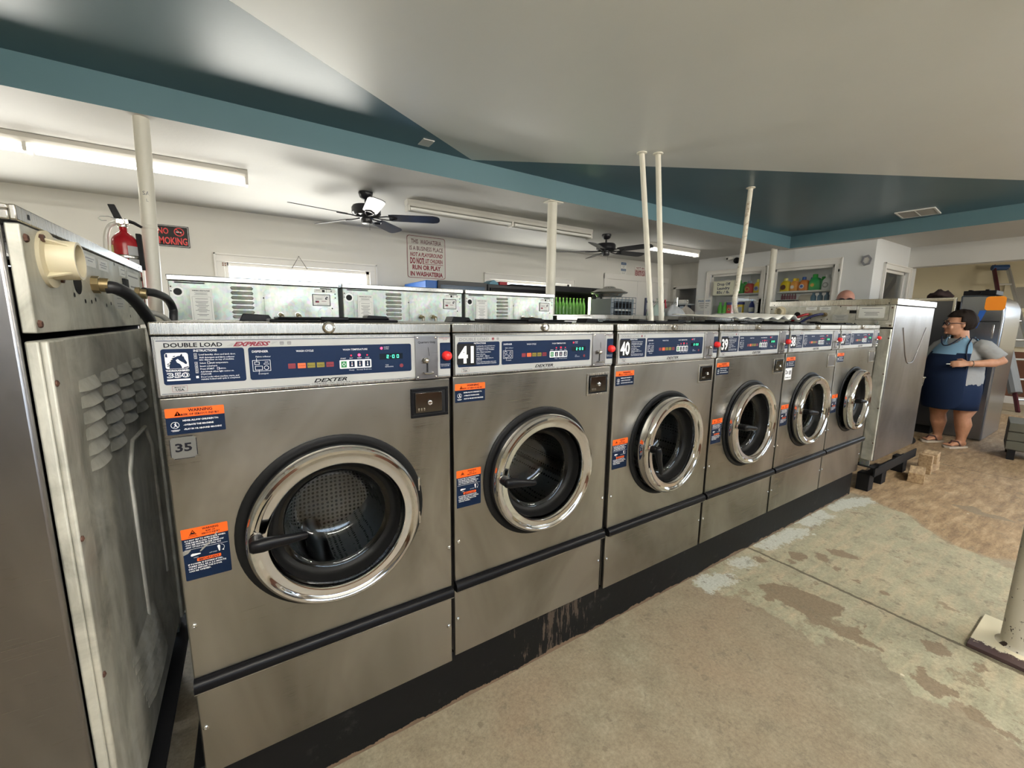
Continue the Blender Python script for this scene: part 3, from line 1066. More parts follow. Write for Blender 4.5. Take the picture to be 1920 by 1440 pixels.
    for x, m2, s_ in ((0.2415, REDIND, ''), (0.2620, ORIND, 'WASH'), (0.2825, OLIVE, 'Rinse'), (0.3030, OLIVE, 'Final Rinse'), (0.3240, REDIND, 'Spin')):
        if s_:
            a.rect(x - .0005, 1.1835, x + .0165, 1.1955, m2, 0.001, r=0.001)
            a.text(s_, x + .008, 1.1878, 0.0032, DKTXT, width=min(.0135, .0035 * len(s_)), align='c', h=0.0013, res=1)
        else:
            a.rect(x, 1.1835, x + .0155, 1.1955, REDIND if x > .24 else GREENB, 0.0007, r=0.001)
    a.text('WASH TEMPERATURE', 0.3630, 1.2222, 0.0044, WHITE, width=0.0590, bold=0.01, h=0.001)
    for x, s_ in ((0.363, 'START'), (0.382, 'HOT'), (0.4015, 'WARM'), (0.421, 'COLD')):
        a.text(s_, x, 1.2010, 0.0032, WHITE, align='c', width=.0032 * len(s_) * .8, h=0.001, res=1)
    for x, s_ in ((0.382, 'Heavy'), (0.4015, 'Normal'), (0.421, 'Delicate')):
        a.text(s_, x, 1.1715, 0.0030, WHITE, align='c', width=.0024 * len(s_), h=0.001, res=1)
    a.rect(0.3540, 1.1770, 0.4305, 1.1985, WHITE, 0.0009, r=0.002)
    for i, x in enumerate((0.3575, 0.3765, 0.3955, 0.4145)):
        a.rect(x, 1.1800, x + .0130, 1.1955, GREENB if i == 0 else NAVY2, 0.0013, r=0.001)
        if i == 0:
            a.poly([(x + .0065, 1.1825), (x + .011, 1.1877), (x + .0065, 1.1930), (x + .002, 1.1877)], WHITE, 0.0016)
            a.poly([(x + .0065, 1.1840), (x + .0097, 1.1877), (x + .0065, 1.1915), (x + .0033, 1.1877)], GREENB, 0.0018)
        else:
            a.rect(x + .0058, 1.1855, x + .0075, 1.1935, WHITE, 0.0016)
            a.disc(x + .0066, 1.1845, 0.0020, WHITE, 0.0016, n=10)
            if i < 3:
                a.rect(x + .0063, 1.1855, x + .0070, 1.1900, REDBTN, 0.0018)
    a.text('INSERT', 0.4640, 1.2265, 0.0030, WHITE, width=0.0135, h=0.001, res=1)
    a.text('COINS', 0.4640, 1.2220, 0.0030, WHITE, width=0.0120, h=0.001, res=1)
    a.text('TIME', 0.4660, 1.1795, 0.0030, WHITE, width=0.0085, h=0.001, res=1)
    a.text('REMAINING', 0.4660, 1.1750, 0.0030, WHITE, width=0.0210, h=0.001, res=1)
    a.rect(0.4520, 1.1960, 0.5130, 1.2110, mat('display_window', (0.006, 0.012, 0.02), 0.15), 0.0008)
    a.disc(0.5090, 1.1780, 0.0050, REDIND, 0.001)
    # maker's name and small print
    a.text('DEXTER', 0.2940, 1.1475, 0.0090, DKTXT, width=0.0760, bold=0.03, shear=0.35)
    a.text('COMMERCIAL WASHER', 0.2880, 1.1425, 0.0032, DKTXT, width=0.0900, res=1)
    a.frame(0.0275, 1.1465, 0.0525, 1.1590, 0.0005, MAROON)
    a.text('MADE IN', 0.0400, 1.1543, 0.0030, DKTXT, align='c', width=0.017, bold=0.01, res=1)
    a.text('USA', 0.0400, 1.1483, 0.0045, DKTXT, align='c', width=0.0140, bold=0.03, res=1)
    # emergency stop field
    a.text('EMERGENCY', 0.6355, 1.2475, 0.0032, MAROON, align='c', width=0.0340, res=1)
    a.text('STOP', 0.6355, 1.2428, 0.0032, MAROON, align='c', width=0.0130, res=1)
    a.rect(0.6195, 1.1620, 0.6520, 1.2360, NAVY, 0.0005, r=0.003)
    a.text('Push and hold', 0.6357, 1.1740, 0.0028, WHITE, align='c', width=0.0270, h=0.001, res=1)
    a.text('for 3 seconds.', 0.6357, 1.1695, 0.0028, WHITE, align='c', width=0.0250, h=0.001, res=1)


def seven(a, u, v, w, h, ch, m_, t_=0.0009):
    """seven-segment digit"""
    on = {'0': 'abcdef', '2': 'abged', '8': 'abcdefg'}[ch]
    sg = {'a': (u, v + h - t_, u + w, v + h), 'd': (u, v, u + w, v + t_), 'g': (u, v + h / 2 - t_ / 2, u + w, v + h / 2 + t_ / 2),
          'f': (u, v + h / 2, u + t_, v + h), 'e': (u, v, u + t_, v + h / 2), 'b': (u + w - t_, v + h / 2, u + w, v + h), 'c': (u + w - t_, v, u + w, v + h / 2)}
    for k in on:
        a.rect(*sg[k], m_, 0.0012)


def sticker_top(mb):
    a = Art(mb, lambda u, v, h: (u, -0.0004 - h, v))
    a.rect(0.0095, 1.0540, 0.1110, 1.1105, NAVY2, 0.0002, r=0.002)
    a.rect(0.0095, 1.0910, 0.1110, 1.1105, ORANGE, 0.0004, r=0.0015)
    a.poly([(0.0240, 1.0940), (0.0360, 1.0940), (0.0300, 1.1045)], DKTXT)
    a.rect(0.0295, 1.0960, 0.0305, 1.1010, ORANGE, 0.0012)
    a.text('WARNING', 0.0690, 1.1015, 0.0065, DKTXT, align='c', width=0.042, bold=0.03)
    a.text('RISK OF SERIOUS INJURY', 0.0690, 1.0940, 0.0045, DKTXT, align='c', width=0.066, bold=0.03, res=1)
    a.text('NEVER ALLOW CHILDREN TO:', 0.0375, 1.0815, 0.0035, WHITE, width=0.062, bold=0.03, res=1)
    a.text('-OPERATE THE MACHINE', 0.0380, 1.0720, 0.0035, WHITE, width=0.052, bold=0.03, res=1)
    a.text('-PLAY IN OR AROUND MACHINE', 0.0380, 1.0625, 0.0035, WHITE, width=0.066, bold=0.03, res=1)
    a.disc(0.0240, 1.0745, 0.0072, WHITE, 0.0008, ri=0.0064)
    a.tubeish = None
    a.disc(0.0250, 1.0785, 0.0012, WHITE, n=8)
    a.poly([(0.0225, 1.0770), (0.0255, 1.0768), (0.0265, 1.0735), (0.0240, 1.0730)], WHITE)
    a.poly([(0.0240, 1.0735), (0.0262, 1.0735), (0.0290, 1.0695), (0.0280, 1.0690)], WHITE)
    a.poly([(0.0240, 1.0735), (0.0252, 1.0730), (0.0215, 1.0695), (0.0208, 1.0700)], WHITE)
    a.rect(0.0165, 1.0630, 0.0315, 1.0640, WHITE)
    a.rect(0.0185, 1.0612, 0.0295, 1.0620, WHITE)


def sticker_low(mb, torn=False):
    a = Art(mb, lambda u, v, h: (u, -0.0004 - h, v))
    a.rect(0.0115, 0.7180, 0.0960, 0.8400, NAVY2, 0.0002, r=0.003)
    a.rect(0.0115, 0.8165, 0.0960, 0.8400, ORANGE, 0.0004, r=0.002)
    a.poly([(0.0250, 0.8235), (0.0390, 0.8235), (0.0320, 0.8360)], DKTXT)
    a.poly([(0.0275, 0.8250), (0.0365, 0.8250), (0.0320, 0.8332)], ORANGE, 0.0010)
    a.poly([(0.0285, 0.8262), (0.0355, 0.8262), (0.0350, 0.8290), (0.0300, 0.8302)], DKTXT, 0.0012)
    a.rect(0.0240, 0.8200, 0.0400, 0.8212, DKTXT)
    a.text('WARNING', 0.0640, 0.8320, 0.0048, DKTXT, align='c', width=0.030, bold=0.03)
    a.text('RISK OF', 0.0640, 0.8265, 0.0034, DKTXT, align='c', width=0.017, bold=0.03, res=1)
    a.text('SERIOUS INJURY', 0.0640, 0.8210, 0.0036, DKTXT, align='c', width=0.034, bold=0.03, res=1)
    for z, s_, w_ in ((.8105, 'DO NOT TRY TO OPEN DOOR WHEN:', .0740), (.8052, '-THE DRUM IS STILL TURNING', .0610), (.7999, '-YOU SEE WATER IN THE WINDOW', .0700), (.7946, '-ANY CYCLE LIGHT IS STILL ON', .0640)):
        a.text(s_, 0.0165, z, 0.0034, WHITE, width=w_, bold=0.03, res=1)
    a.rect(0.0145, .7905, 0.0930, .7911, WHITE)
    a.poly([(0.0240, .7755), (0.0250, .7790), (0.0280, .7800), (0.0420, .7785), (0.0420, .7762), (0.0260, .7738)], WHITE)
    a.text('OPEN', 0.0330, .7690, .0024, WHITE, align='c', res=1)
    a.poly([(0.0730, .7850), (0.0750, .7880), (0.0780, .7870), (0.0785, .7840), (0.0775, .7730), (0.0755, .7730)], WHITE)
    for k in range(7):
        t0, t1 = math.radians(80 - k * 22), math.radians(80 - (k + 1) * 22)
        a.poly([(0.0790 + .0075 * math.cos(t0), .7810 + .0075 * math.sin(t0)), (0.0790 + .0075 * math.cos(t1), .7810 + .0075 * math.sin(t1)), (0.0790 + .0068 * math.cos(t1), .7810 + .0068 * math.sin(t1)), (0.0790 + .0068 * math.cos(t0), .7810 + .0068 * math.sin(t0))], WHITE)
    a.poly([(0.0820, .7740), (0.0850, .7758), (0.0845, .7725)], WHITE)
    a.text('LATCHED', 0.0650, .7728, .0024, WHITE, align='c', res=1)
    a.rect(0.0345, .7600, 0.0785, .7672, ORANGE, 0.0008, r=0.0015)
    a.text('IMPORTANT', 0.0565, .7614, .0046, DKTXT, align='c', width=.0380, bold=.03, h=0.0012)
    for z, s_, w_ in ((.7540, 'IF POWER IS INTERRUPTED,', .0640), (.7485, 'THERE WILL BE A 2-3 MINUTE', .0690), (.7430, 'DELAY BEFORE THE DOOR', .0610), (.7375, 'CAN BE OPENED.', .0400)):
        a.text(s_, 0.0180, z, 0.0034, WHITE, width=w_, bold=0.03, res=1)
    if torn:
        sc = mat('scratched_sticker', (0.34, 0.33, 0.30), 0.45, 0.5)
        a.poly([(0.0405, .7825), (0.0440, .7830), (0.0590, .7960), (0.0620, .8010), (0.0560, .7985), (0.0460, .7900)], sc, 0.0016)
        a.poly([(0.0640, .8040), (0.0700, .8105), (0.0760, .8185), (0.0780, .8215), (0.0740, .8200), (0.0690, .8130)], sc, 0.0016)
        a.poly([(0.0115, .7800), (0.0200, .7830), (0.0260, .7895), (0.0240, .7920), (0.0115, .7905)], sc, 0.0016)


def washer_parts(x0, y0, label, number_kind, number, express=False, ajar=0.0, handle_ang=0.0, torn=False, empty_box=0, extra=None):
    root = thing('washing_machine', (x0, y0, 0.2), label, 'washing machine', 'double-load washers in the front row')
    # cabinet
    mb = nb()
    mb.box(0.004, 0.025, 0.205, 0.010, 0.700, 1.262, STEEL_D)
    mb.box(WW - 0.010, 0.025, 0.205, WW - 0.004, 0.700, 1.262, STEEL_D)
    mb.box(0.010, 0.690, 0.205, WW - 0.010, 0.700, 1.262, GALV)
    mb.box(0.010, 0.025, 0.205, WW - 0.010, 0.690, 0.215, GALV)
    mb.build('cabinet', root, bevel=0.002)
    # lid with hemmed front edge
    mb = nb()
    mb.box(0.0, -0.006, 1.263, WW, 0.705, 1.29, STEEL_LID)
    mb.build('top_lid', root, bevel=0.003, seg=3)
    mb = nb()
    mb.lathe([(0.0145, 0), (0.0145, 0.003), (0.0125, 0.008), (0.0095, 0.010), (0.0085, 0.007), (0.0055, 0.007), (0.0050, 0.010), (0.0015, 0.010)], (0.334, -0.006, 1.2785), (0, -1, 0), CHROME_D, n=28, cap1=True)
    mb.build('lid_lock', root, smooth=30)
    # control panel
    mb = nb()
    mb.box(0.003, -0.004, 1.1355, WW - 0.003, 0.020, 1.2605, STEEL_LID)
    mb.box(0.008, -0.008, 1.1405, WW - 0.003, -0.004, 1.2545, PLATE)
    panel_art(mb, express)
    o = mb.build('control_panel', root)
    mb = nb()
    a = Art(mb, lambda u, v, h: (u, -0.0085 - h, v))
    for k, ch in enumerate('200'):
        seven(a, 0.4700 + (0, .0150, .0268)[k], 1.1990, 0.0055, 0.0085, ch, LEDG, .0011)
    a.rect(0.4805, 1.2035, 0.4817, 1.2047, LEDG, 0.0012)
    mb.build('time_display', root)
    for x, z, m2, r in ((0.382, 1.2093, LEDRD, .0022), (0.4015, 1.2098, LEDR if express else LEDRD, .0034), (0.421, 1.2093, LEDRD, .0020), (0.4575, 1.2253, LEDR if express else LEDRD, .0030)):
        mb = nb()
        mb.ball((x, -0.0088, z), r, m2, 10, 6)
        mb.build('indicator_light', root)
    # coin slide
    mb = nb()
    mb.box(0.5470, -0.0125, 1.1370, 0.6115, -0.004, 1.2555, STEEL_D)
    a = Art(mb, lambda u, v, h: (u, -0.0125 - h, v))
    if express:
        a.text('Quarters Only', 0.5795, 1.2360, 0.0058, DKTXT, align='c', width=0.050, bold=0.01)
    a.poly([(0.5828, 1.2245), (0.5840, 1.2245), (0.5866, 1.2005), (0.5854, 1.2005)], BLACKM, 0.0006)
    a.rect(0.5775, 1.1560, 0.5825, 1.1830, BLACKM, 0.0006)
    for x, z in ((0.5530, 1.2510), (0.6055, 1.2510), (0.5530, 1.1425), (0.6055, 1.1425)):
        mb.ball((x, -0.0130, z), 0.0034, CHROME_D, 10, 6, (1, .6, 1))
    o = mb.build('coin_plate', root, bevel=0.0015)
    mb = nb()
    mb.ball((0.5745, -0.022, 1.1890), 0.0080, CHROME_D, 16, 10)
    mb.cyl((0.5745, -0.012, 1.189), (0.5745, -0.018, 1.189), 0.004, CHROME_D, n=12)
    mb.build('coin_return_knob', root)
    mb = nb()
    mb.tube([(0.5690, -0.014, 1.1560), (0.5700, -0.022, 1.1535), (0.5800, -0.026, 1.1525), (0.5940, -0.022, 1.1535), (0.5950, -0.014, 1.1550)], 0.0022, CHROME, 8)
    mb.build('coin_cup', root)
    mb = nb()
    mb.lathe([(0.0135, 0), (0.0135, 0.006), (0.0125, 0.013), (0.0090, 0.018), (0.0040, 0.020), (0.0005, 0.0205)], (0.6385, -0.0085, 1.1990), (0, -1, 0), REDBTN, n=24)
    tag(mb.build('stop_button', root), 'red emergency stop button')
    # front panel with a round opening
    mb = nb()
    R = 0.196
    x0_, x1_, z0_, z1_ = 0.003, WW - 0.003, 0.472, 1.1335
    N = 64
    angs = sorted(set([2 * PI * i / N for i in range(N)] + [math.atan2(z - DC[1], x - DC[0]) % (2 * PI) for x in (x0_, x1_) for z in (z0_, z1_)]))
    inn, out, inn2 = [], [], []
    for t_ in angs:
        c_, s_ = math.cos(t_), math.sin(t_)
        inn.append((DC[0] + R * c_, 0.0, DC[1] + R * s_))
        inn2.append((DC[0] + R * c_, 0.02, DC[1] + R * s_))
        k = min([((x1_ if c_ > 0 else x0_) - DC[0]) / c_ if abs(c_) > 1e-9 else 1e9, ((z1_ if s_ > 0 else z0_) - DC[1]) / s_ if abs(s_) > 1e-9 else 1e9])
        out.append((DC[0] + k * c_, 0.0, DC[1] + k * s_))
    n_ = len(angs)
    out2 = [(p[0], 0.02, p[2]) for p in out]
    mb.add(inn + out + inn2 + out2, [(i, (i + 1) % n_, n_ + (i + 1) % n_, n_ + i) for i in range(n_)] + [(i, 2 * n_ + i, 2 * n_ + (i + 1) % n_, (i + 1) % n_) for i in range(n_)] + [(n_ + i, n_ + (i + 1) % n_, 3 * n_ + (i + 1) % n_, 3 * n_ + i) for i in range(n_)], STEEL)
    o = mb.build('front_panel', root, bevel=0.003, seg=3, smooth=40)
    # kick panel and black ledge
    mb = nb()
    mb.box(0.003, 0.004, 0.202, WW - 0.003, 0.022, 0.462, STEEL)
    mb.build('lower_panel', root, bevel=0.003, seg=3)
    mb = nb()
    mb.prism([(-0.006, 0.4720), (-0.014, 0.4665), (-0.018, 0.4560), (-0.014, 0.4430), (-0.006, 0.4400), (0.010, 0.4400), (0.010, 0.4720)], 0.003, WW - 0.003, BLACK, plane='YZ')
    mb.prism([(-0.016, 0.4430), (-0.0175, 0.4450), (-0.0190, 0.4442), (-0.0175, 0.4420)], 0.003, WW - 0.003, CHROME_D, plane='YZ')
    mb.build('ledge_strip', root, smooth=50)
    for x, z in ((0.016, 0.606), (WW - 0.012, 0.606), (0.014, 0.334), (WW - 0.014, 0.334)):
        mb = nb()
        mb.lathe([(0.0062, 0), (0.0058, 0.0018), (0.0036, 0.0032), (0.0018, 0.0030), (0.0002, 0.0018)], (x, -0.0002 if z > .5 else 0.0038, z), (0, -1, 0), CHROME_D, n=16)
        mb.build('screw', root)
    # coin box
    mb = nb()
    a0, a1, b0, b1 = 0.534, 0.645, 1.027, 1.110
    for q in ((a0, b0, a1, b0 + .008), (a0, b1 - .008, a1, b1), (a0, b0 + .008, a0 + .008, b1 - .008), (a1 - .008, b0 + .008, a1, b1 - .008)):
        mb.box(q[0], -0.004, q[1], q[2], 0.001, q[3], BLACK if express else STEEL_LID)
    mb.box(a0 + .006, -0.0015, b0 + .006, a1 - .006, 0.0005, b1 - .006, BLACKM if empty_box == 0 else STEEL_D)
    o = mb.build('coin_box_frame', root, bevel=0.0015)
    if empty_box == 0:
        mb = nb()
        mb.box(a0 + .011, -0.010, b0 + .015, a1 - .022, 0.0, b1 - .012, mat('coin_box_chrome', (0.18, 0.18, 0.18), 0.12, 1.0))
        mb.lathe([(0.007, 0), (0.007, 0.004), (0.0045, 0.005), (0.004, 0.002), (0.001, 0.002)], (a0 + .052, -0.010, b0 + .042), (0, -1, 0), CHROME, n=18)
        for k in range(3):
            mb.box(a0 + .018 + k * .008, -0.0112, b0 + .020, a0 + .022 + k * .008, -0.010, b0 + .028, CHROME_D)
        mb.build('coin_box', root, bevel=0.002)
    # stickers
    mb = nb()
    sticker_top(mb)
    mb.build('warning_sticker', root)
    mb = nb()
    sticker_low(mb, torn)
    mb.build('warning_sticker', root)
    if number_kind == 'plate':
        mb = nb()
        a = Art(mb, lambda u, v, h: (u, -0.0004 - h, v))
        pl = mat('worn_plate', (0.13, 0.128, 0.12), 0.5, 0.0, spec=0.25)
        u0, u1, v0, v1 = 0.0110, 0.0570, 1.0000, 1.0490
        k = .006
        a.poly([(u0 + k, v0), (u1 - k, v0), (u1 - k, v0 + k * .6), (u1, v0 + k), (u1, v1 - k), (u1 - k, v1 - k * .6), (u1 - k, v1), (u0 + k, v1), (u0 + k, v1 - k * .6), (u0, v1 - k), (u0, v0 + k), (u0 + k, v0 + k * .6)], DKTXT, .0002)
        k2 = .0012
        a.poly([(u0 + k, v0 + k2), (u1 - k, v0 + k2), (u1 - k2, v0 + k), (u1 - k2, v1 - k), (u1 - k, v1 - k2), (u0 + k, v1 - k2), (u0 + k2, v1 - k), (u0 + k2, v0 + k)], pl, .0004)
        a.text(number, 0.0340, 1.0165, 0.0180, DKTXT, align='c', width=0.0285, bold=0.03)
        mb.build('number_sticker', root)
    else:
        mb = nb()
        a = Art(mb, lambda u, v, h: (u, -0.0095 - h, v))
        a.rect(0.0130, 1.1690, 0.0665, 1.2310, BLACKM, .0004, r=.003)
        a.rect(0.0400, 1.1665, 0.0740, 1.2295, BLACKM, .0005, r=.003)
        a.text(number, 0.0420, 1.1750, 0.0490, WHITE, align='c', width=0.0510, bold=0.035)
        mb.build('number_sticker', root)
    if extra:
        mb = nb()
        a = Art(mb, lambda u, v, h: (u, -0.0004 - h, v))
        a.rect(0.010, 0.985, 0.085, 1.050, WHITE, .0003, r=.003)
        a.text('2x', 0.014, 1.018, 0.022, DKTXT, width=.032, bold=.02)
        basket(a, 0.052, 1.012, 0.028, GREYTX)
        a.text('Double Load', 0.047, 0.994, 0.009, DKTXT, width=.060, align='c', bold=.01)
        mb.build('load_sticker', root)
    # dispenser lid on top
    mb = nb()
    mb.box(0.215, 0.090, 1.290, 0.535, 0.330, 1.297, BLACK)
    mb.box(0.235, 0.110, 1.297, 0.515, 0.310, 1.303, BLACK)
    mb.box(0.330, 0.085, 1.294, 0.400, 0.100, 1.304, BLACK)
    mb.build('dispenser_lid', root, bevel=0.003)
    mb = nb()
    mb.prism([(0.150, 1.290), (0.235, 1.290), (0.225, 1.308), (0.160, 1.311)], 0.330, 0.400, BLACK)
    mb.build('dispenser_hinge', root, bevel=0.002)
    mb = nb()
    mb.prism([(0.500, 1.290), (0.585, 1.290), (0.570, 1.308), (0.510, 1.311)], 0.330, 0.400, BLACK)
    mb.build('dispenser_hinge', root, bevel=0.002)
    # gasket ring on the body and the drum
    mb = nb()
    c3 = (DC[0], 0.0, DC[1])
    mb.lathe([(0.2275, 0.0), (0.2275, 0.003), (0.2245, 0.0055), (0.212, 0.0062), (0.204, 0.003), (0.196, -0.004), (0.190, -0.03), (0.186, -0.05)], c3, (0, -1, 0), GASK, n=72)
    mb.build('door_gasket', root, smooth=50)
    mb = nb()
    mb.lathe([(0.186, -0.05), (0.200, -0.07), (0.262, -0.09), (0.262, -0.50), (0.06, -0.50), (0.001, -0.49)], c3, (0, -1, 0), DRUM, n=64)
    for k in range(3):
        t_ = 2 * PI * k / 3 + 0.4 + x0 * 2
        d = Vector((math.cos(t_), 0, math.sin(t_)))
        p = Vector(c3) + d * 0.235
        mb.cyl((p.x, 0.10, p.z), (p.x, 0.48, p.z), 0.035, DRUM, n=10)
    mb.build('drum', root, smooth=40)
    # door: hinged at the right
    hx, hy = DC[0] + 0.214, -0.012
    piv = bpy.data.objects.new('door', None)
    # chrome ring is the door object itself
    bpy.data.objects.remove(piv)
    mb = MB()
    cc = (DC[0] - hx, -0.004 - hy, DC[1] - 0.2)
    mb.lathe([(0.198, -0.004), (0.2055, 0.000), (0.2070, 0.004), (0.2068, 0.020), (0.2062, 0.032), (0.2030, 0.040), (0.1975, 0.0455), (0.1910, 0.0465), (0.1855, 0.0440), (0.1825, 0.0415), (0.1800, 0.0405),
              (0.1680, 0.0405), (0.1640, 0.0390), (0.1610, 0.0345), (0.1590, 0.0270), (0.1575, 0.0190)], cc, (0, -1, 0), CHROME, n=96)
    door = mb.build('door', root, smooth=28)
    door.location = (hx, hy, 0)
    door.rotation_euler = (0, 0, math.radians(ajar))
    mb = MB()
    mb.lathe([(0.1980, -0.004), (0.180, -0.022), (0.163, -0.026), (0.158, -0.004), (0.1575, 0.0190)], cc, (0, -1, 0), GASK, n=64)
    mb.lathe([(0.1575, 0.0190), (0.1555, 0.0120), (0.1530, -0.0040), (0.1470, -0.0150), (0.1350, -0.0180), (0.1300, -0.0235), (0.1270, -0.0240)], cc, (0, -1, 0), GASK, n=64)
    mb.build('inner_seal', door, smooth=50)
    mb = MB()
    # moulded glass bowl, walls 6 mm thick, reaching back into the drum
    outp = [(0.1380, 0.002), (0.1300, -0.004), (0.1260, -0.020), (0.1215, -0.050), (0.1170, -0.080), (0.1080, -0.096), (0.0900, -0.106), (0.0600, -0.112), (0.0300, -0.115), (0.0005, -0.116)]
    inp = [(0.0005, -0.110), (0.0300, -0.109), (0.0600, -0.106), (0.0870, -0.100), (0.1030, -0.091), (0.1110, -0.077), (0.1155, -0.048), (0.1200, -0.019), (0.1230, -0.002), (0.1260, 0.004), (0.1380, 0.008), (0.1380, 0.002)]
    outp = [(r_, h_ - .024) for r_, h_ in outp]
    inp = [(r_, h_ - .024) for r_, h_ in inp]
    mb.lathe(outp + inp, cc, (0, -1, 0), GLASS, n=72)
    mb.build('door_glass', door, smooth=60)
    # latch handle at the left of the ring
    ax = (cc[0] - 0.184, cc[1] - 0.040, cc[2] + 0.020)
    mb = MB()
    mb.cyl((ax[0], ax[1] + 0.006, ax[2]), (ax[0], ax[1] - 0.012, ax[2]), 0.014, CHROME_D, n=20)
    mb.cyl((ax[0], ax[1] - 0.012, ax[2]), (ax[0], ax[1] - 0.040, ax[2]), 0.0155, BLACK, r1=0.0145, n=20)
    mb.ball((ax[0], ax[1] - 0.040, ax[2]), 0.0148, BLACK, 16, 8, (1, .6, 1))
    t_ = math.radians(handle_ang)
    dx, dz = math.cos(t_), math.sin(t_)
    rings = []
    for k, (s_, w_, th) in enumerate([(-0.014, .010, .008), (-0.008, .0145, .012), (0.012, .0165, .0135), (0.038, .0140, .0105), (0.072, .0110, .0085), (0.096, .0090, .0072), (0.102, .0062, .0052)]):
        ring = []
        for i in range(12):
            q = 2 * PI * i / 12
            pw, pt = w_ * math.cos(q), th * math.sin(q)
            ring.append((ax[0] + dx * s_ - dz * pw, ax[1] - 0.040 - 0.004 * (s_ > 0.04) - pt, ax[2] + dz * s_ + dx * pw))
        rings.append(ring)
    mb.loft(rings, BLACK)
    h = mb.build('door_handle', door, smooth=60)
    mb = MB()
    s0 = (cc[0] + 0.205, cc[1] + 0.0, cc[2])
    for dz_ in (-0.05, 0.05):
        mb = MB()
        mb.cyl((s0[0] + .012, s0[1] + .004, s0[2] + dz_ - .018), (s0[0] + .012, s0[1] + .004, s0[2] + dz_ + .018), 0.006, CHROME_D, n=14)
        mb.build('hinge', door)
    return root


G_ = 0.665
washer_parts(0.0055, -0.006, 'stainless front-loading washer numbered 35 with red EXPRESS lettering, nearest in the row', 'plate', '35', express=True, handle_ang=1, torn=True)
washer_parts(0.0055 + G_, 0.008, 'stainless front-loading washer with big white numerals 41 on its panel', 'big', '41', handle_ang=-10)
washer_parts(0.0055 + 2 * G_, 0.000, 'stainless front-loading washer numbered 40 with door ajar and handle hanging down', 'big', '40', handle_ang=-76, ajar=3)
washer_parts(0.0055 + 3 * G_, 0.0, 'stainless front-loading washer numbered 39 between the washers numbered 40 and 38', 'big', '39', handle_ang=-10, ajar=0.3)
washer_parts(0.0055 + 4 * G_, 0.0, 'stainless front-loading washer numbered 38 with a white 2x sticker', 'big', '38', handle_ang=-8, ajar=0.6, empty_box=1, extra=True)
washer_parts(0.0055 + 5 * G_, 0.0, 'stainless front-loading washer numbered 37 at the far end with its door ajar', 'big', '37', handle_ang=-6, ajar=3.5, empty_box=1)


# ================================================================ WASHERS SEEN FROM BEHIND
def hose(name, pts, r, m_, parent=None, n=12, sub=6):
    """smooth hose through the given points"""
    P_ = [Vector(p) for p in pts]
    out = []
    for i in range(len(P_) - 1):
        p0, p1, p2, p3 = P_[max(i - 1, 0)], P_[i], P_[i + 1], P_[min(i + 2, len(P_) - 1)]
        for k in range(sub):
            t_ = k / sub
            out.append(0.5 * ((2 * p1) + (-p0 + p2) * t_ + (2 * p0 - 5 * p1 + 4 * p2 - p3) * t_ ** 2 + (-p0 + 3 * p1 - 3 * p2 + p3) * t_ ** 3))
    out.append(P_[-1])
    mb = MB()
    mb.tube(out, r, m_, n)
    return mb.build(name, parent, smooth=60)


def paper_lines(a, u0, v0, u1, v1, rows, m_, h=0.0006, seed=1):
    r = random.Random(seed)
    dv = (v1 - v0) / rows
    for i in range(rows):
        k = r.choice([0, 1, 1, 1])
        if not k:
            continue
        w = (u1 - u0) * r.uniform(.45, .95)
        c = (u0 + u1) / 2
        a.rect(c - w / 2, v1 - (i + .75) * dv, c + w / 2, v1 - (i + .35) * dv, m_, h)


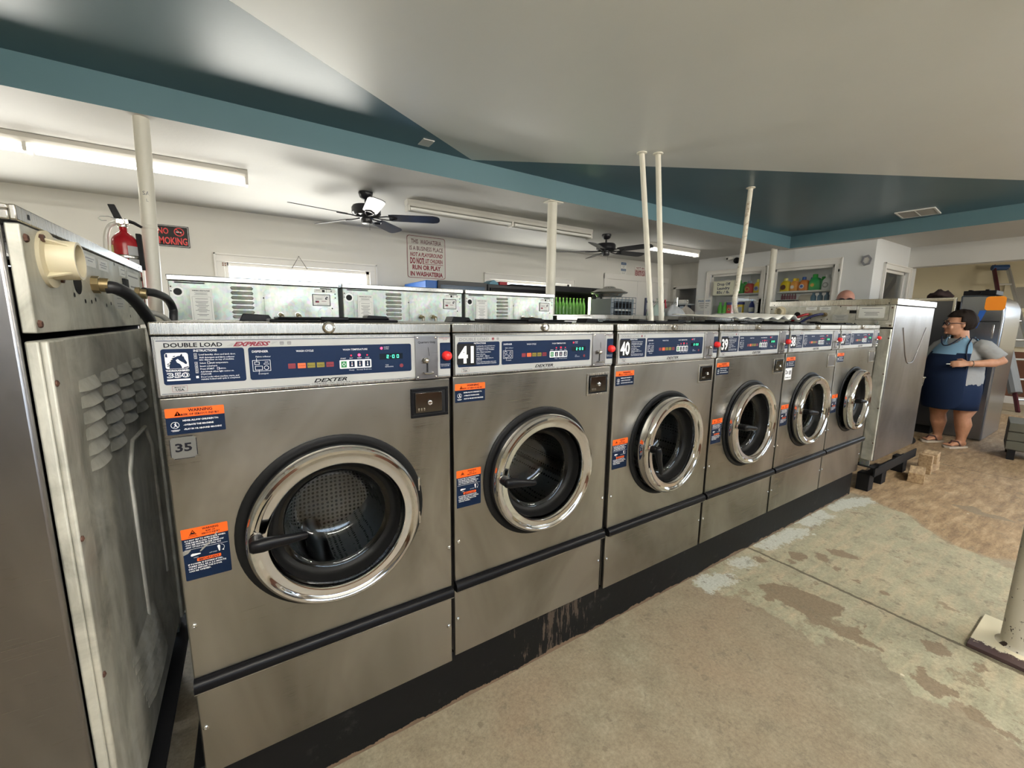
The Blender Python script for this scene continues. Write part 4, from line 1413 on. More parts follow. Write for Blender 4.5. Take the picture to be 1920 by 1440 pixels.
def back_washer(x0, label, zt=1.468, mirror=False):
    """26 inch washer, galvanised back towards the viewer (local -y)"""
    Wd = 0.655
    root = thing('washing_machine', (x0, 1.10, 0.0), label, 'washing machine', 'tall washers turned back to back')
    b = zt - 0.023
    mb = MB()
    mb.box(0.004, 0.0, 0.20, 0.010, 0.745, b, GALV)
    mb.box(Wd - 0.010, 0.0, 0.20, Wd - 0.004, 0.745, b, GALV)
    mb.box(0.010, 0.725, 0.20, Wd - 0.010, 0.745, b, STEEL)
    mb.box(0.010, 0.02, 0.0, Wd - 0.010, 0.74, 0.20, BLACKM)
    mb.build('cabinet', root, bevel=0.002)
    mb = MB()
    mb.box(0.010, 0.0, 0.20, Wd - 0.010, 0.012, 1.255, GALV)
    mb.build('lower_back_panel', root, bevel=0.002)
    mb = MB()
    mb.box(0.006, -0.004, 1.262, Wd - 0.006, 0.010, b - 0.002, GALV)
    a = Art(mb, lambda u, v, h: (u, -0.004 - h, v))
    for x in (0.025, 0.075, 0.57):
        a.rect(x, b - 0.010, x + .05, b - 0.005, BLACKM)
    a.disc(0.033, 1.400, 0.014, BLACKM)
    a.disc(0.033, 1.400, 0.021, mat('rim_grey', (0.62, 0.62, 0.6), 0.5, .4), ri=0.0145)
    for z in (1.402, 1.420):
        a.disc(0.012, z, 0.003, BLACKM)
        a.disc(0.636, z - .006, 0.003, BLACKM)
    for x, z in ((0.363, 1.380), (0.432, 1.380)):
        a.disc(x, z, 0.0125, GREYTX, ri=0.0115)
    a.disc(0.588, 1.318, 0.033, GREYTX, ri=0.032)
    for x, z in ((0.335, 1.385), (0.452, 1.380), (0.446, 1.353), (0.426, 1.341), (0.620, 1.345), (0.062, 1.352), (0.455, 1.335)):
        a.disc(x, z, 0.0035, BLACKM, n=10)
    a.text('C', 0.376, 1.350, 0.018, WHITE, bold=.01)
    a.text('H', 0.408, 1.350, 0.018, WHITE, bold=.01)
    mb.build('upper_back_panel', root, bevel=0.001)
    mb = MB()
    mb.box(0.0, -0.012, b, Wd, 0.755, zt, STEEL_LID)
    mb.build('top_lid', root, bevel=0.003)
    mb = MB()
    mb.box(0.054, -0.0065, 1.262, 0.155, -0.004, 1.428, GALV)
    mb.box(0.072, -0.0085, 1.266, 0.148, -0.0065, 1.416, PAPER)
    a = Art(mb, lambda u, v, h: (u, -0.0085 - h, v))
    a.text('WARNING: HIGH VOLTAGE', 0.110, 1.404, 0.006, DKTXT, width=.060, align='c', bold=.02, res=1)
    a.frame(0.078, 1.270, 0.142, 1.382, .0008, GREYTX)
    paper_lines(a, 0.080, 1.385, 0.140, 1.400, 4, GREYTX, seed=3)
    paper_lines(a, 0.084, 1.280, 0.136, 1.376, 18, GREYTX, seed=5)
    tag(mb.build('notice_sheet', root), 'white printed notice on the back panel')
    mb = MB()
    for k in range(8):
        z = 1.424 - k * 0.0205
        mb.loft([[(x, y, zz) for x, y, zz in ((0.218, -0.0042, z - .008), (0.292, -0.0042, z - .008), (0.298, -0.0042, z), (0.292, -0.0042, z + .007), (0.218, -0.0042, z + .007), (0.212, -0.0042, z))],
                 [(x, y, zz) for x, y, zz in ((0.222, -0.012, z - .005), (0.288, -0.012, z - .005), (0.293, -0.010, z), (0.288, -0.006, z + .005), (0.222, -0.006, z + .005), (0.217, -0.010, z))]], GALV)
    mb.build('louvre_vent', root, smooth=60)
    mb = MB()
    mb.box(0.337, -0.0062, 1.262, 0.497, -0.004, 1.397, GALV)
    mb.build('valve_cover', root, bevel=0.0005)
    for x in (0.396, 0.466):
        mb = MB()
        mb.cyl((x, -0.005, 1.312), (x, -0.020, 1.312), 0.012, CHROME_D, n=16)
        mb.cyl((x, -0.020, 1.312), (x + .004, -0.048, 1.305), 0.0095, BRASS, n=14)
        mb.cyl((x + .004, -0.044, 1.305), (x + .004, -0.050, 1.285), 0.008, CHROME_D, n=12)
        mb.build('hose_fitting', root)
    mb = MB()
    mb.box(0.534, -0.006, 1.356, 0.613, -0.004, 1.411, BLACKM)
    mb.box(0.5375, -0.0068, 1.3590, 0.6095, -0.006, 1.4080, PAPER)
    a = Art(mb, lambda u, v, h: (u, -0.0068 - h, v))
    paper_lines(a, 0.542, 1.385, 0.583, 1.404, 6, GREYTX, seed=2)
    horse(a, 0.587, 1.386, 0.017, 0.017, WHITE, DKTXT)
    a.rect(0.546, 1.371, 0.562, 1.380, MAROON)
    a.rect(0.546, 1.3755, 0.552, 1.380, NAVY, 0.0007)
    paper_lines(a, 0.565, 1.370, 0.602, 1.381, 4, MAROON, seed=8)
    a.rect(0.552, 1.363, 0.598, 1.3645, GREYTX)
    a.rect(0.543, 1.4185, 0.596, 1.4350, PAPER, -0.0026)
    a.rect(0.6, 1.4185, 0.638, 1.4350, PAPER, -0.0026)
    a.rect(0.578, 1.4210, 0.590, 1.4320, BLACKM, -0.0022)
    paper_lines(a, 0.546, 1.420, 0.575, 1.433, 4, GREYTX, -0.0022, seed=4)
    a.disc(0.619, 1.4270, 0.004, GREYTX, -0.0022)
    tag(mb.build('maker_label', root), 'black-bordered label with a small flag and horse emblem')
    return root


for k, s_ in enumerate(['tall washer seen from behind with galvanized back, beside the fire extinguisher pole', 'tall washer seen from behind below the washateria rules sign, middle of three', 'tall washer seen from behind beside the lit drinks cooler, rightmost of three']):
    back_washer(-0.088 + k * 0.667, s_)

# narrow stainless unit and lower units continuing the second row
root = thing('washing_machine', (1.925, 1.10, 0), 'low washer with plain stainless back beneath the lit drinks cooler', 'washing machine')
mb = MB()
mb.box(0.0, 0.0, 0.20, 0.31, 0.70, 1.30, STEEL)
mb.box(0.01, 0.02, 0.0, 0.30, 0.69, 0.20, BLACKM)
mb.build('cabinet', root, bevel=0.003)
mb = MB()
mb.box(-0.004, -0.012, 1.300, 0.314, 0.71, 1.332, STEEL_LID)
mb.build('top_lid', root, bevel=0.003)
lows = ['low washer seen from behind between the two ceiling pipes and the drinks cooler', 'low washer seen from behind below the plastic laundry bags', 'low washer seen from behind in front of the free wifi notice', 'low washer seen from behind next to the right-hand end washer']
for k in range(4):
    root = thing('washing_machine', (2.47 + k * 0.665, 1.36, 0), lows[k], 'washing machine', 'low washers in the second row')
    mb = MB()
    mb.box(0.004, 0.0, 0.20, 0.65, 0.64, 1.31, GALV)
    mb.box(0.01, 0.02, 0.0, 0.64, 0.69, 0.20, BLACKM)
    a = Art(mb, lambda u, v, h: (u, -h, v))
    for x in (0.10, 0.17, 0.32, 0.48, 0.57):
        a.rect(x, 1.298, x + .045, 1.304, BLACKM)
    mb.build('cabinet', root, bevel=0.002)
    mb = MB()
    mb.box(0.0, -0.010, 1.31, 0.654, 0.65, 1.347, STEEL_LID)
    mb.build('top_lid', root, bevel=0.003)


def louvre(mb, x, z, w, h, d, m_):
    """pressed louvre, open at the bottom"""
    n_ = 7
    rings = []
    for i in range(n_ + 1):
        t_ = i / n_
        bul = math.sin(PI * min(1, max(0, t_))) ** 0.4 if 0 < t_ < 1 else 0
        u = x + w * t_
        rings.append([(u, -0.0005, z + h), (u, -d * bul * 0.5, z + h * .55), (u, -d * bul, z), (u, -0.0005, z)])
    mb.loft(rings, m_)


def end_washer(loc, rz, label, hoses, top=1.460, inlets=(0.325, 0.740)):
    """big end-of-row washer; its back is local -y, width 0.865 along local x, depth 0.93 along y"""
    root = thing('washing_machine', loc, label, 'washing machine', None, rz)
    Wd, D = 0.865, 0.93
    mb = MB()
    mb.box(0.0, 0.012, 0.25, 0.012, D, 1.435, STEEL_D)
    mb.box(Wd - 0.012, 0.012, 0.25, Wd, D, 1.435, STEEL_D)
    mb.box(0.012, D - 0.02, 0.25, Wd - 0.012, D, 1.435, STEEL)
    mb.box(0.012, 0.02, 0.25, Wd - 0.012, D - 0.02, 0.262, GALVD)
    mb.build('cabinet', root, bevel=0.006, seg=3)
    # pressed V rib on the sides
    for sx_ in (-0.0005, Wd + 0.0005):
        mb = MB()
        s_ = -1 if sx_ < 0 else 1
        mb.tube([(sx_, 0.21, 1.27), (sx_, 0.35, 1.06), (sx_, 0.405, 1.005), (sx_, 0.45, 0.99), (sx_, 0.53, 0.99), (sx_, 0.575, 1.005), (sx_, 0.62, 1.06), (sx_, 0.77, 1.27)], 0.0045, STEEL_D, 8, flat=1)
        mb.build('pressed_rib', root, smooth=70)
    mb = MB()
    mb.box(-0.004, -0.008, 1.438, Wd + 0.006, 0.0, top, STEEL_LID)
    mb.box(-0.004, 0.0, top - .008, Wd + 0.006, D + 0.01, top, STEEL_LID)
    mb.box(-0.004, 0.0, 1.438, 0.0, D + 0.01, top - .008, STEEL_LID)
    mb.box(Wd + 0.001, 0.0, 1.438, Wd + 0.006, D + 0.01, top - .008, STEEL_LID)
    a = Art(mb, lambda u, v, h: (u, -0.008 - h, v))
    a.rect(0.034, 1.445, 0.041, 1.453, BLACKM)
    a.rect(0.820, 1.446, 0.827, 1.453, BLACKM)
    mb.build('top_cover', root, bevel=0.003)
    # upper back panel
    mb = MB()
    mb.box(0.006, -0.006, 1.274, Wd - 0.006, 0.010, 1.436, GALVD)
    a = Art(mb, lambda u, v, h: (u, -0.006 - h, v))
    a.disc(0.228, 1.366, 0.024, BLACKM)
    for u0, v0, u1, v1 in ((0.290, 1.404, 0.368, 1.428), (0.388, 1.404, 0.466, 1.428), (0.572, 1.405, 0.648, 1.429)):
        a.rect(u0, v0, u1, v1, PAPER)
        paper_lines(a, u0 + .004, v0 + .004, u1 - .004, v1 - .004, 3, GREYTX, 0.0008, seed=int(u0 * 999))
    a.rect(0.483, 1.318, 0.588, 1.367, mat('worn_label', (0.45, 0.45, 0.42), 0.6))
    paper_lines(a, 0.490, 1.322, 0.582, 1.362, 6, GREYTX, 0.0008, seed=17)
    a.frame(0.634, 1.325, 0.832, 1.437, 0.003, mat('edge_dark', (0.12, 0.12, 0.10), 0.6))
    a.rect(0.652, 1.342, 0.806, 1.424, PAPER, 0.0006, r=.006)
    paper_lines(a, 0.660, 1.350, 0.798, 1.418, 7, GREYTX, 0.0010, seed=23)
    for x, z in ((0.30, 1.33), (0.33, 1.335), (0.41, 1.325), (0.45, 1.33), (0.635, 1.30), (0.76, 1.295), (0.26, 1.33), (0.53, 1.43), (0.20, 1.34), (0.70, 1.44)):
        a.disc(x, z, 0.0045, BLACKM, n=10)
    a.rect(0.820, 1.298, 0.858, 1.307, PAPER)
    mb.build('upper_back_panel', root, bevel=0.002)
    for x, z in ((0.018, 1.416), (0.018, 1.288), (0.846, 1.416), (0.846, 1.288)):
        mb = MB()
        mb.lathe([(0.0065, 0), (0.0065, .0015), (0.005, .004), (0.0005, .0045)], (x, -0.006, z), (0, -1, 0), RUST, n=6)
        mb.build('bolt', root)
    mb = MB()
    mb.box(0.593, -0.012, 1.377, 0.636, -0.006, 1.400, BLACKM)
    mb.build('power_socket', root, bevel=0.001)
    # cream drain outlet with ribs
    mb = MB()
    mb.lathe([(0.046, 0), (0.046, .005), (0.033, .007), (0.031, .040), (0.027, .040), (0.027, .008)], (0.092, -0.006, 1.393), (0, -1, 0), CREAM, n=36)
    for k in range(4):
        t_ = PI / 4 + k * PI / 2
        d = Vector((math.cos(t_), 0, math.sin(t_)))
        c_ = Vector((0.092, -0.006, 1.393))
        n_ = Vector((-math.sin(t_), 0, math.cos(t_))) * .0015
        p0, p1, p2 = c_ + d * .031, c_ + d * .046, c_ + d * .031 + Vector((0, -.034, 0))
        mb.add([tuple(q + w_) for w_ in (n_, -n_) for q in (p0, p1, p2)], [(0, 1, 2), (3, 5, 4), (0, 3, 4, 1), (1, 4, 5, 2), (2, 5, 3, 0)], CREAM)
    for z in (-.014, 0, .014):
        mb.box(0.066, -0.020, 1.392 + z, 0.118, -0.016, 1.395 + z, CREAM)
    for q in ((0.062, 1.423), (0.122, 1.363)):
        mb.cyl((q[0], -.010, q[1]), (q[0], -.015, q[1]), .006, RUST, n=6)
    mb.build('drain_outlet', root, smooth=40)
    # lower back panel with pressed louvres
    mb = MB()
    mb.box(0.006, -0.006, 0.26, Wd - 0.006, 0.010, 1.262, GALVD)
    mb.box(0.006, -0.016, 0.26, 0.075, -0.006, 1.262, GALVD)
    mb.box(Wd - 0.075, -0.016, 0.26, Wd - 0.006, -0.006, 1.262, GALVD)
    mb.tube([(0.40, -.006, 0.50), (0.40, -.008, .92), (0.46, -.008, 0.985), (0.62, -.008, 0.985), (0.68, -.008, 0.92), (0.68, -.006, 0.50)], 0.006, GALVD, 8)
    mb.build('lower_back_panel', root, bevel=0.003, smooth=50)
    mb = MB()
    mb.T = Matrix.Translation((0, -0.006, 0))
    for i in range(4):
        for j in range(6 if i < 2 else 5):
            louvre(mb, 0.150 + i * 0.140, 1.160 - j * 0.031, 0.118, 0.022, 0.012, GALVD)
    mb.build('louvre_vent', root, smooth=50)
    mb = MB()
    mb.T = Matrix.Translation((0, -0.006, 0))
    for j in range(7):
        louvre(mb, 0.22 + 0.012 * j, 0.52 - j * 0.028, 0.26, 0.020, 0.012, GALVD)
    mb.build('louvre_vent', root, smooth=50)
    for z in (1.195, 0.93, 0.67, 0.40):
        for x in (0.012, Wd - 0.012):
            mb = MB()
            mb.lathe([(0.0055, 0), (0.005, .002), (0.0005, .004)], (x, -0.016, z), (0, -1, 0), RUST, n=8)
            mb.build('bolt', root)
    # water inlets
    for x in inlets:
        mb = MB()
        mb.cyl((x, -0.006, 1.367), (x, -0.018, 1.367), 0.018, BRASS, n=8)
        mb.cyl((x, -0.018, 1.367), (x, -0.032, 1.366), 0.015, BRASS, n=14)
        mb.build('water_inlet', root)
    mb = MB()
    mb.cyl((0.769, -0.006, 1.309), (0.769, -0.03, 1.309), 0.014, GALV, n=14)
    mb.build('steam_port', root)
    # steel base frame
    mb = MB()
    mb.box(-0.03, -0.03, 0.205, Wd + 0.03, 0.05, 0.212, BLACKM)
    mb.box(-0.03, -0.03, 0.14, -0.02, D + 0.02, 0.212, BLACKM)
    mb.box(Wd + 0.02, -0.03, 0.14, Wd + 0.03, D + 0.02, 0.212, BLACKM)
    mb.box(-0.03, 0.0, 0.14, 0.05, D, 0.148, BLACKM)
    mb.box(Wd - 0.05, 0.0, 0.14, Wd + 0.03, D, 0.148, BLACKM)
    mb.build('base_frame', root, bevel=0.001)
    for x in (0.02, Wd - 0.09):
        for y in (0.02, 0.30, D - 0.12):
            mb = MB()
            mb.box(x, y, 0.0, x + 0.08, y + 0.10, 0.14, BLACKM)
            mb.build('support_block', root, bevel=0.003)
    for x in (0.02, Wd - 0.08):
        mb = MB()
        mb.box(x, 0.0, 0.212, x + 0.06, 0.012, 0.262, GALV)
        mb.build('mounting_foot', root)
    for nm, pts, r, m2, lab in hoses:
        tag(hose(nm, pts, r, m2, root), lab)
    return root


HRED = mat('hose_red', (0.25, 0.01, 0.015), 0.35)
HBLU = mat('hose_blue', (0.015, 0.02, 0.08), 0.35)
# left one: back faces +x ; local x runs along world +y
end_washer((-0.105, -0.180, 0), PI / 2, 'large stainless washer with weathered galvanized back, at the left edge of the photo',
           [('water_hose', [(0.325, -0.026, 1.362), (0.331, -0.041, 1.361), (0.383, -0.055, 1.346), (0.482, -0.060, 1.311), (0.575, -0.060, 1.265), (0.66, -0.055, 1.12), (0.70, -0.055, 0.90)], 0.0135, RUBBER, 'thick black rubber hose'),
            ('water_hose', [(0.740, -0.026, 1.373), (0.785, -0.046, 1.371), (0.880, -0.060, 1.358), (0.922, -0.068, 1.325), (0.905, -0.068, 1.275), (0.89, -0.065, 1.10), (0.89, -0.065, 0.90)], 0.0125, RUBBER, 'thick black rubber hose'),
            ('water_hose', [(0.769, -0.02, 1.312), (0.79, -0.04, 1.308), (0.82, -0.06, 1.29), (0.835, -0.065, 1.25), (0.84, -0.065, 1.0)], 0.008, mat('grey_hose', (0.30, 0.29, 0.26), 0.6), 'thin grey hose')])
end_washer((4.15, 0.83, 0), -PI / 2, 'large stainless washer past the washer numbered 37, red and blue hoses on its back',
           [('water_hose', [(0.325, -0.05, 1.370), (0.318, -0.075, 1.367), (0.275, -0.10, 1.345), (0.235, -0.115, 1.305), (0.215, -0.12, 1.25), (0.21, -0.11, 1.0)], 0.010, HRED, 'red hose'),
            ('water_hose', [(0.431, -0.05, 1.370), (0.415, -0.075, 1.368), (0.36, -0.10, 1.345), (0.305, -0.115, 1.300), (0.28, -0.12, 1.25), (0.27, -0.11, 1.0)], 0.010, HBLU, 'dark blue hose')], top=1.482, inlets=(0.325, 0.431))

# a dark-sided machine beyond the woman, with a bright edge frame
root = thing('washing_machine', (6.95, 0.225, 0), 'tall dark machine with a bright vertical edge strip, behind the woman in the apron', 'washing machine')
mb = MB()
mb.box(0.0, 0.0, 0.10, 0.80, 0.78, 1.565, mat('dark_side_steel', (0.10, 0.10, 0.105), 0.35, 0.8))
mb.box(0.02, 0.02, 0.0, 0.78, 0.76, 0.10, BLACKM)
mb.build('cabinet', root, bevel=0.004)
mb = MB()
mb.box(-0.012, -0.020, 0.10, 0.03, 0.004, 1.60, CHROME_D)
mb.build('edge_strip', root, bevel=0.003)
mb = MB()
mb.box(-0.012, 0.004, 1.575, 0.012, 0.70, 1.60, CHROME_D)
mb.build('top_rail', root, bevel=0.002)

# stainless extractor with curved shoulder and orange label
root = thing('extractor_washer', (7.05, 0.0, 0), 'tall stainless machine with curved top and bright orange label, behind the woman', 'washing machine')
mb = MB()
ring = []
prof = [(-0.16, 0.0), (-0.16, 1.36), (-0.155, 1.48), (-0.12, 1.56), (-0.05, 1.61), (0.05, 1.625), (0.195, 1.625), (0.195, 0.0)]
mb.prism([(y, z) for y, z in prof if z > -1], 0.0, 0.9, mat('hood_steel', (0.30, 0.32, 0.36), 0.25, 0.9), plane='YZ')
mb.build('cabinet', root, bevel=0.02, seg=4, smooth=60)
mb = MB()
a = Art(mb, lambda u, v, h: (-h, u, v))
a.rect(-0.150, 1.455, 0.0, 1.605, mat('bright_orange', (1.0, 0.32, 0.02), 0.5), 0.003, r=.03)
mb.build('orange_label', root)
mb = MB()
a = Art(mb, lambda u, v, h: (-h, u, v))
BLUET = mat('blue_tape', (0.02, 0.12, 0.50), 0.5)
a.poly([(-0.02, 1.455), (0.03, 1.455), (0.06, 1.27), (0.03, 1.26)], BLUET, 0.003)
mb.build('blue_tape', root)
mb = MB()
mb.box(-0.012, 0.05, 1.36, 0.0, 0.19, 1.37, BLACKM)
mb.box(-0.012, -0.13, 1.33, 0.0, 0.05, 1.34, BLACKM)
mb.box(-0.014, 0.035, 1.30, 0.0, 0.065, 1.37, mat('dark_blue_plastic', (0.01, 0.02, 0.12), .4))
mb.build('hood_seam', root)
mb = MB()
mb.box(-0.010, 0.10, 1.00, 0.0, 0.12, 1.36, CHROME_D)
mb.box(-0.010, -0.10, 1.15, 0.0, -0.085, 1.30, CHROME_D)
mb.build('handle_bar', root, bevel=0.003)
root2 = thing('equipment_case', (7.1, -0.06, 1.625), 'black boxy equipment lying on top of the curved stainless machine', 'case')
mb = MB()
mb.box(0.0, 0.0, 0.0, 0.35, 0.25, 0.05, BLACKM)
mb.box(0.02, 0.06, 0.05, 0.1, 0.09, 0.062, BLACK)
mb.box(0.02, 0.19, 0.05, 0.1, 0.22, 0.06, BLACK)
mb.build('case_body', root2, bevel=0.012)
mb = MB()
mb.cyl((0.0, 0.12, 0.025), (-0.012, 0.12, 0.025), 0.012, BLACK)
mb.build('case_latch', root2)
# cloth heap on the dark machine
mb = MB()
rings = []
for i in range(9):
    t_ = i / 8
    rr = 0.055 * math.sin(PI * (0.08 + 0.84 * t_)) + 0.008
    rings.append([(7.03 + rr * 1.2 * math.cos(q) * (1 + .25 * math.sin(3 * q + i)), 0.25 + 0.22 * t_, 1.60 + rr * .75 * (1 + math.sin(q)) * (1 + .2 * math.cos(2 * q + i * 2))) for q in [2 * PI * k / 14 for k in range(14)]])
mb.loft(rings, mat('dark_cloth', (0.035, 0.02, 0.02), 0.9))
tag(mb.build('folded_cloth', smooth=60), 'dark bundle of cloth lying on top of the tall dark machine', 'cloth')

# white corrugated sheet lying over the machines
mb = MB()
n_, m_n = 60, 10
vs, fs = [], []
for i in range(n_ + 1):
    for j in range(m_n + 1):
        x = 3.00 + 1.02 * i / n_
        y = 0.52 + 0.48 * j / m_n
        amp = 0.006 + 0.016 * max(0, (i / n_ - 0.45)) / 0.55
        z = 1.322 + 0.024 * j / m_n + amp + amp * math.sin(i * 0.62)
        vs.append((x, y, z))
for i in range(n_):
    for j in range(m_n):
        a_ = i * (m_n + 1) + j
        fs.append((a_, a_ + 1, a_ + m_n + 2, a_ + m_n + 1))
mb.add(vs, fs, mat('corrugated_white', (0.88, 0.86, 0.80), 0.5))
o = mb.build('corrugated_sheet', smooth=80)
sd = o.modifiers.new('thick', 'SOLIDIFY')
sd.thickness = 0.002
tag(o, 'wavy white corrugated plastic sheet lying across the tops of the washers', 'plastic sheet')

# ================================================================ POLES AND PIPES
root = thing('support_pole', (-0.325, 2.19, 0), 'cream painted support pole with the fire extinguisher strapped to it', 'pole')
mb = MB()
mb.cyl((0, 0, 0), (0.08, 0, 2.41), 0.037, P_POLE, n=28)
mb.build('pole_shaft', root)
mb = MB()
mb.lathe([(0.0385, 0), (0.041, .004), (0.041, .018), (0.0385, .022)], (0.059, 0, 1.80), (0, 0, 1), P_POLE, n=28)
mb.build('pole_strap', root)
mb = MB()
a = Art(mb, lambda u, v, h: ((0.064 + 0.0375 * math.sin(u / .0375)), -0.0378 * math.cos(u / .0375), v))
a.text('SA', -0.012, 1.985, 0.022, GREYTX, bold=.01)
a.text('L', 0.002, 1.950, 0.016, GREYTX)
tag(mb.build('scrawl', root), 'small grey scrawled letters')
root = thing('support_pole', (2.72, 2.20, 0), 'cream support pole rising behind the tall washer beside the drinks cooler', 'pole')
mb = MB()
mb.cyl((0, 0, 0), (0, 0, 2.41), 0.046, P_POLE, n=28)
mb.build('pole_shaft', root)
mb = MB()
mb.box(-0.07, -0.055, 2.402, 0.09, 0.055, 2.41, P_POLE)
mb.build('top_plate', root)
root = thing('support_pole', (7.16, 2.32, 0), 'white support pole under the blue corner of the ceiling recess', 'pole')
mb = MB()
mb.cyl((0, 0, 0), (0, 0, 2.43), 0.045, P_POLE, n=28)
mb.build('pole_shaft', root)
for k, (x, y, dx, lab) in enumerate([(2.84, 1.03, 0.03, 'thin white ceiling pipe, left of the pair above the washer numbered 40'), (2.955, 1.03, 0.02, 'thin white ceiling pipe, right of the pair above the washer numbered 40')]):
    root = thing('water_pipe', (x, 1.25 if k == 0 else 1.19, 0), lab, 'pipe', 'cream drop pipes')
    mb = MB()
    dy = y - (1.25 if k == 0 else 1.19)
    mb.cyl((dx, dy, 0.9), (0, 0, 2.58), 0.0205, P_POLE, n=20)
    mb.build('pipe_run', root)
    mb = MB()
    mb.lathe([(0.021, 0), (0.038, 0), (0.038, -.006), (0.030, -.010), (0.021, -.010)], (0, 0, 2.58), (0, 0, 1), P_POLE, n=24)
    mb.build('ceiling_flange', root)
pp = mat('pipe_grimy_paint', (0.72, 0.68, 0.56), 0.5)
t = NT(pp)
nn = t.noise(t.coord((1, 1, 1)), 30, 6, 0.7)
t.l(t.ramp(nn, [(0.52, (0.72, 0.68, 0.57)), (0.66, (0.38, 0.28, 0.18))]), t.b.inputs['Base Color'])
root = thing('water_pipe', (4.37, 1.23, 0), 'thin grimy ceiling pipe bent outward near its foot, above the washer numbered 38', 'pipe', 'cream drop pipes')
mb = MB()
mb.tube([(0, 0, 2.58), (-0.07, -.02, 2.0), (-0.13, -.03, 1.62), (-0.15, -.03, 1.55), (-0.15, -.03, 1.50), (-0.145, -.03, 1.46), (-0.10, -.03, 1.38), (-0.085, -.03, 1.30), (-0.08, -.03, 0.9)], 0.0215, pp, 16)
mb.build('pipe_run', root, smooth=60)
for z in (1.60, 1.53):
    mb = MB()
    mb.cyl((-0.150 + (z > 1.55) * .013, -.03, z), (-0.150 + (z > 1.55) * .013, -.03, z + .012), 0.026, P_POLE)
    mb.build('pipe_clamp', root)
mb = MB()
mb.lathe([(0.021, 0), (0.040, 0), (0.040, -.006), (0.026, -.012), (0.021, -.012)], (0, 0, 2.58), (0, 0, 1), pp, n=24)
mb.build('ceiling_flange', root)
# chipped foreground column
cp = mat('chipped_column_paint', (0.66, 0.62, 0.50), 0.4)
t = NT(cp)
v = t.coord((1, 1, 0.8))
nn = t.noise(v, 24, 5, 0.65)
vo = t.n('TexVoronoi')
vo.inputs['Scale'].default_value = 15
t.l(v, vo.inputs['Vector'])
k_ = t.math('LESS_THAN', t.math('ADD', vo.outputs['Distance'], t.math('MULTIPLY', nn, 0.5)), 0.43)
k_ = t.math('MAXIMUM', k_, t.math('GREATER_THAN', t.noise(t.coord((1, 1, .6)), 55, 6, 0.7), 0.615))
c = t.mix(k_, t.ramp(t.noise(v, 4, 3, .5), [(0.3, (0.58, 0.54, 0.43)), (0.7, (0.70, 0.66, 0.55))]), (0.028, 0.014, 0.008))
t.l(c, t.b.inputs['Base Color'])
t.bump(t.math('MULTIPLY', k_, -1.0), 0.5, 0.002)
root = thing('support_pole', (2.722, -0.965, 0), 'thick cream column with chipped paint, standing on a steel plate in the foreground', 'pole')
mb = MB()
mb.lathe([(0.072, 0.016), (0.062, 0.022), (0.0585, 0.030), (0.0585, 2.58)], (0, 0, 0), (0, 0, 1), cp, n=40)
mb.build('pole_shaft', root, smooth=50)
bp_ = mat('base_plate_paint', (0.2, 0.1, 0.1), 0.4)
t = NT(bp_)
v = t.coord((1, 1, 1))
sep = t.n('SeparateXYZ')
t.l(v, sep.inputs[0])
e_ = t.math('ADD', sep.outputs['X'], t.math('MULTIPLY', t.math('SUBTRACT', t.noise(v, 30, 7, .8), 0.5), 0.16))
k_ = t.math('GREATER_THAN', e_, -0.105)
c = t.mix(k_, (0.055, 0.032, 0.032), (0.72, 0.66, 0.48))
t.l(c, t.b.inputs['Base Color'])
mb = MB()
mb.box(-0.162, -0.155, 0.0, 0.16, 0.125, 0.016, bp_)
mb.build('base_plate', root, bevel=0.002)

# ================================================================ FIRE EXTINGUISHER
xr = mat('extinguisher_red', (0.36, 0.012, 0.018), 0.22, coat=0.4)
root = thing('fire_extinguisher', (-0.372, 2.125, 1.36), 'red fire extinguisher strapped upright to the cream pole above the large washer', 'fire extinguisher')
R_ = 0.058
mb = MB()
mb.lathe([(0.001, 0.0), (0.045, 0.0), (R_, 0.012), (R_, 0.335), (0.054, 0.362), (0.040, 0.386), (0.022, 0.400), (0.017, 0.412), (0.017, 0.430)], (0, 0, 0), (0, 0, 1), xr, n=40)
mb.build('cylinder', root, smooth=40)
mb = MB()
mb.lathe([(0.0595, 0.255), (0.0605, 0.257), (0.0605, 0.273), (0.0595, 0.275)], (0, 0, 0), (0, 0, 1), CHROME_D, n=40)
mb.build('strap', root)
mb = MB()
mb.lathe([(R_ + .0006, 0.17), (R_ + .0006, 0.325)], (0, 0, 0), (0, 0, 1), mat('label_yellow', (0.60, 0.55, 0.22), 0.5), n=8, ref=(-1, 0, 0), a0=-0.2, a1=0.75)
mb.lathe([(R_ + .0006, 0.20), (R_ + .0006, 0.325)], (0, 0, 0), (0, 0, 1), mat('label_grey', (0.45, 0.45, 0.45), 0.5), n=8, ref=(-1, 0, 0), a0=1.9, a1=2.8)
mb.build('instruction_label', root)
mb = MB()
mb.cyl((0, 0, 0.428), (0, 0, 0.452), 0.021, CHROME_D, n=20)
mb.box(-0.026, -0.016, 0.445, 0.030, 0.016, 0.474, CHROME_D)
mb.cyl((0, -0.016, 0.455), (0, -0.030, 0.455), 0.016, CHROME_D, n=20)
mb.build('valve_head', root, bevel=0.003)
mb = MB()
mb.loft([[(x, -.009, z) for x, z in ((-0.030, .470), (-0.052, .545))] + [(x, .009, z) for x, z in ((-0.052, .545), (-0.030, .470))],
         [(x, -.009, z) for x, z in ((0.004, .470), (-0.022, .548))] + [(x, .009, z) for x, z in ((-0.022, .548), (0.004, .470))]], BLACK)
mb.build('carry_handle', root, bevel=0.003)
mb = MB()
mb.tube([(0.01, 0, 0.470), (0.05, 0, 0.458), (0.082, 0, 0.438)], [.010, .009, .007], BLACK, 10)
mb.build('squeeze_lever', root)
mb = MB()
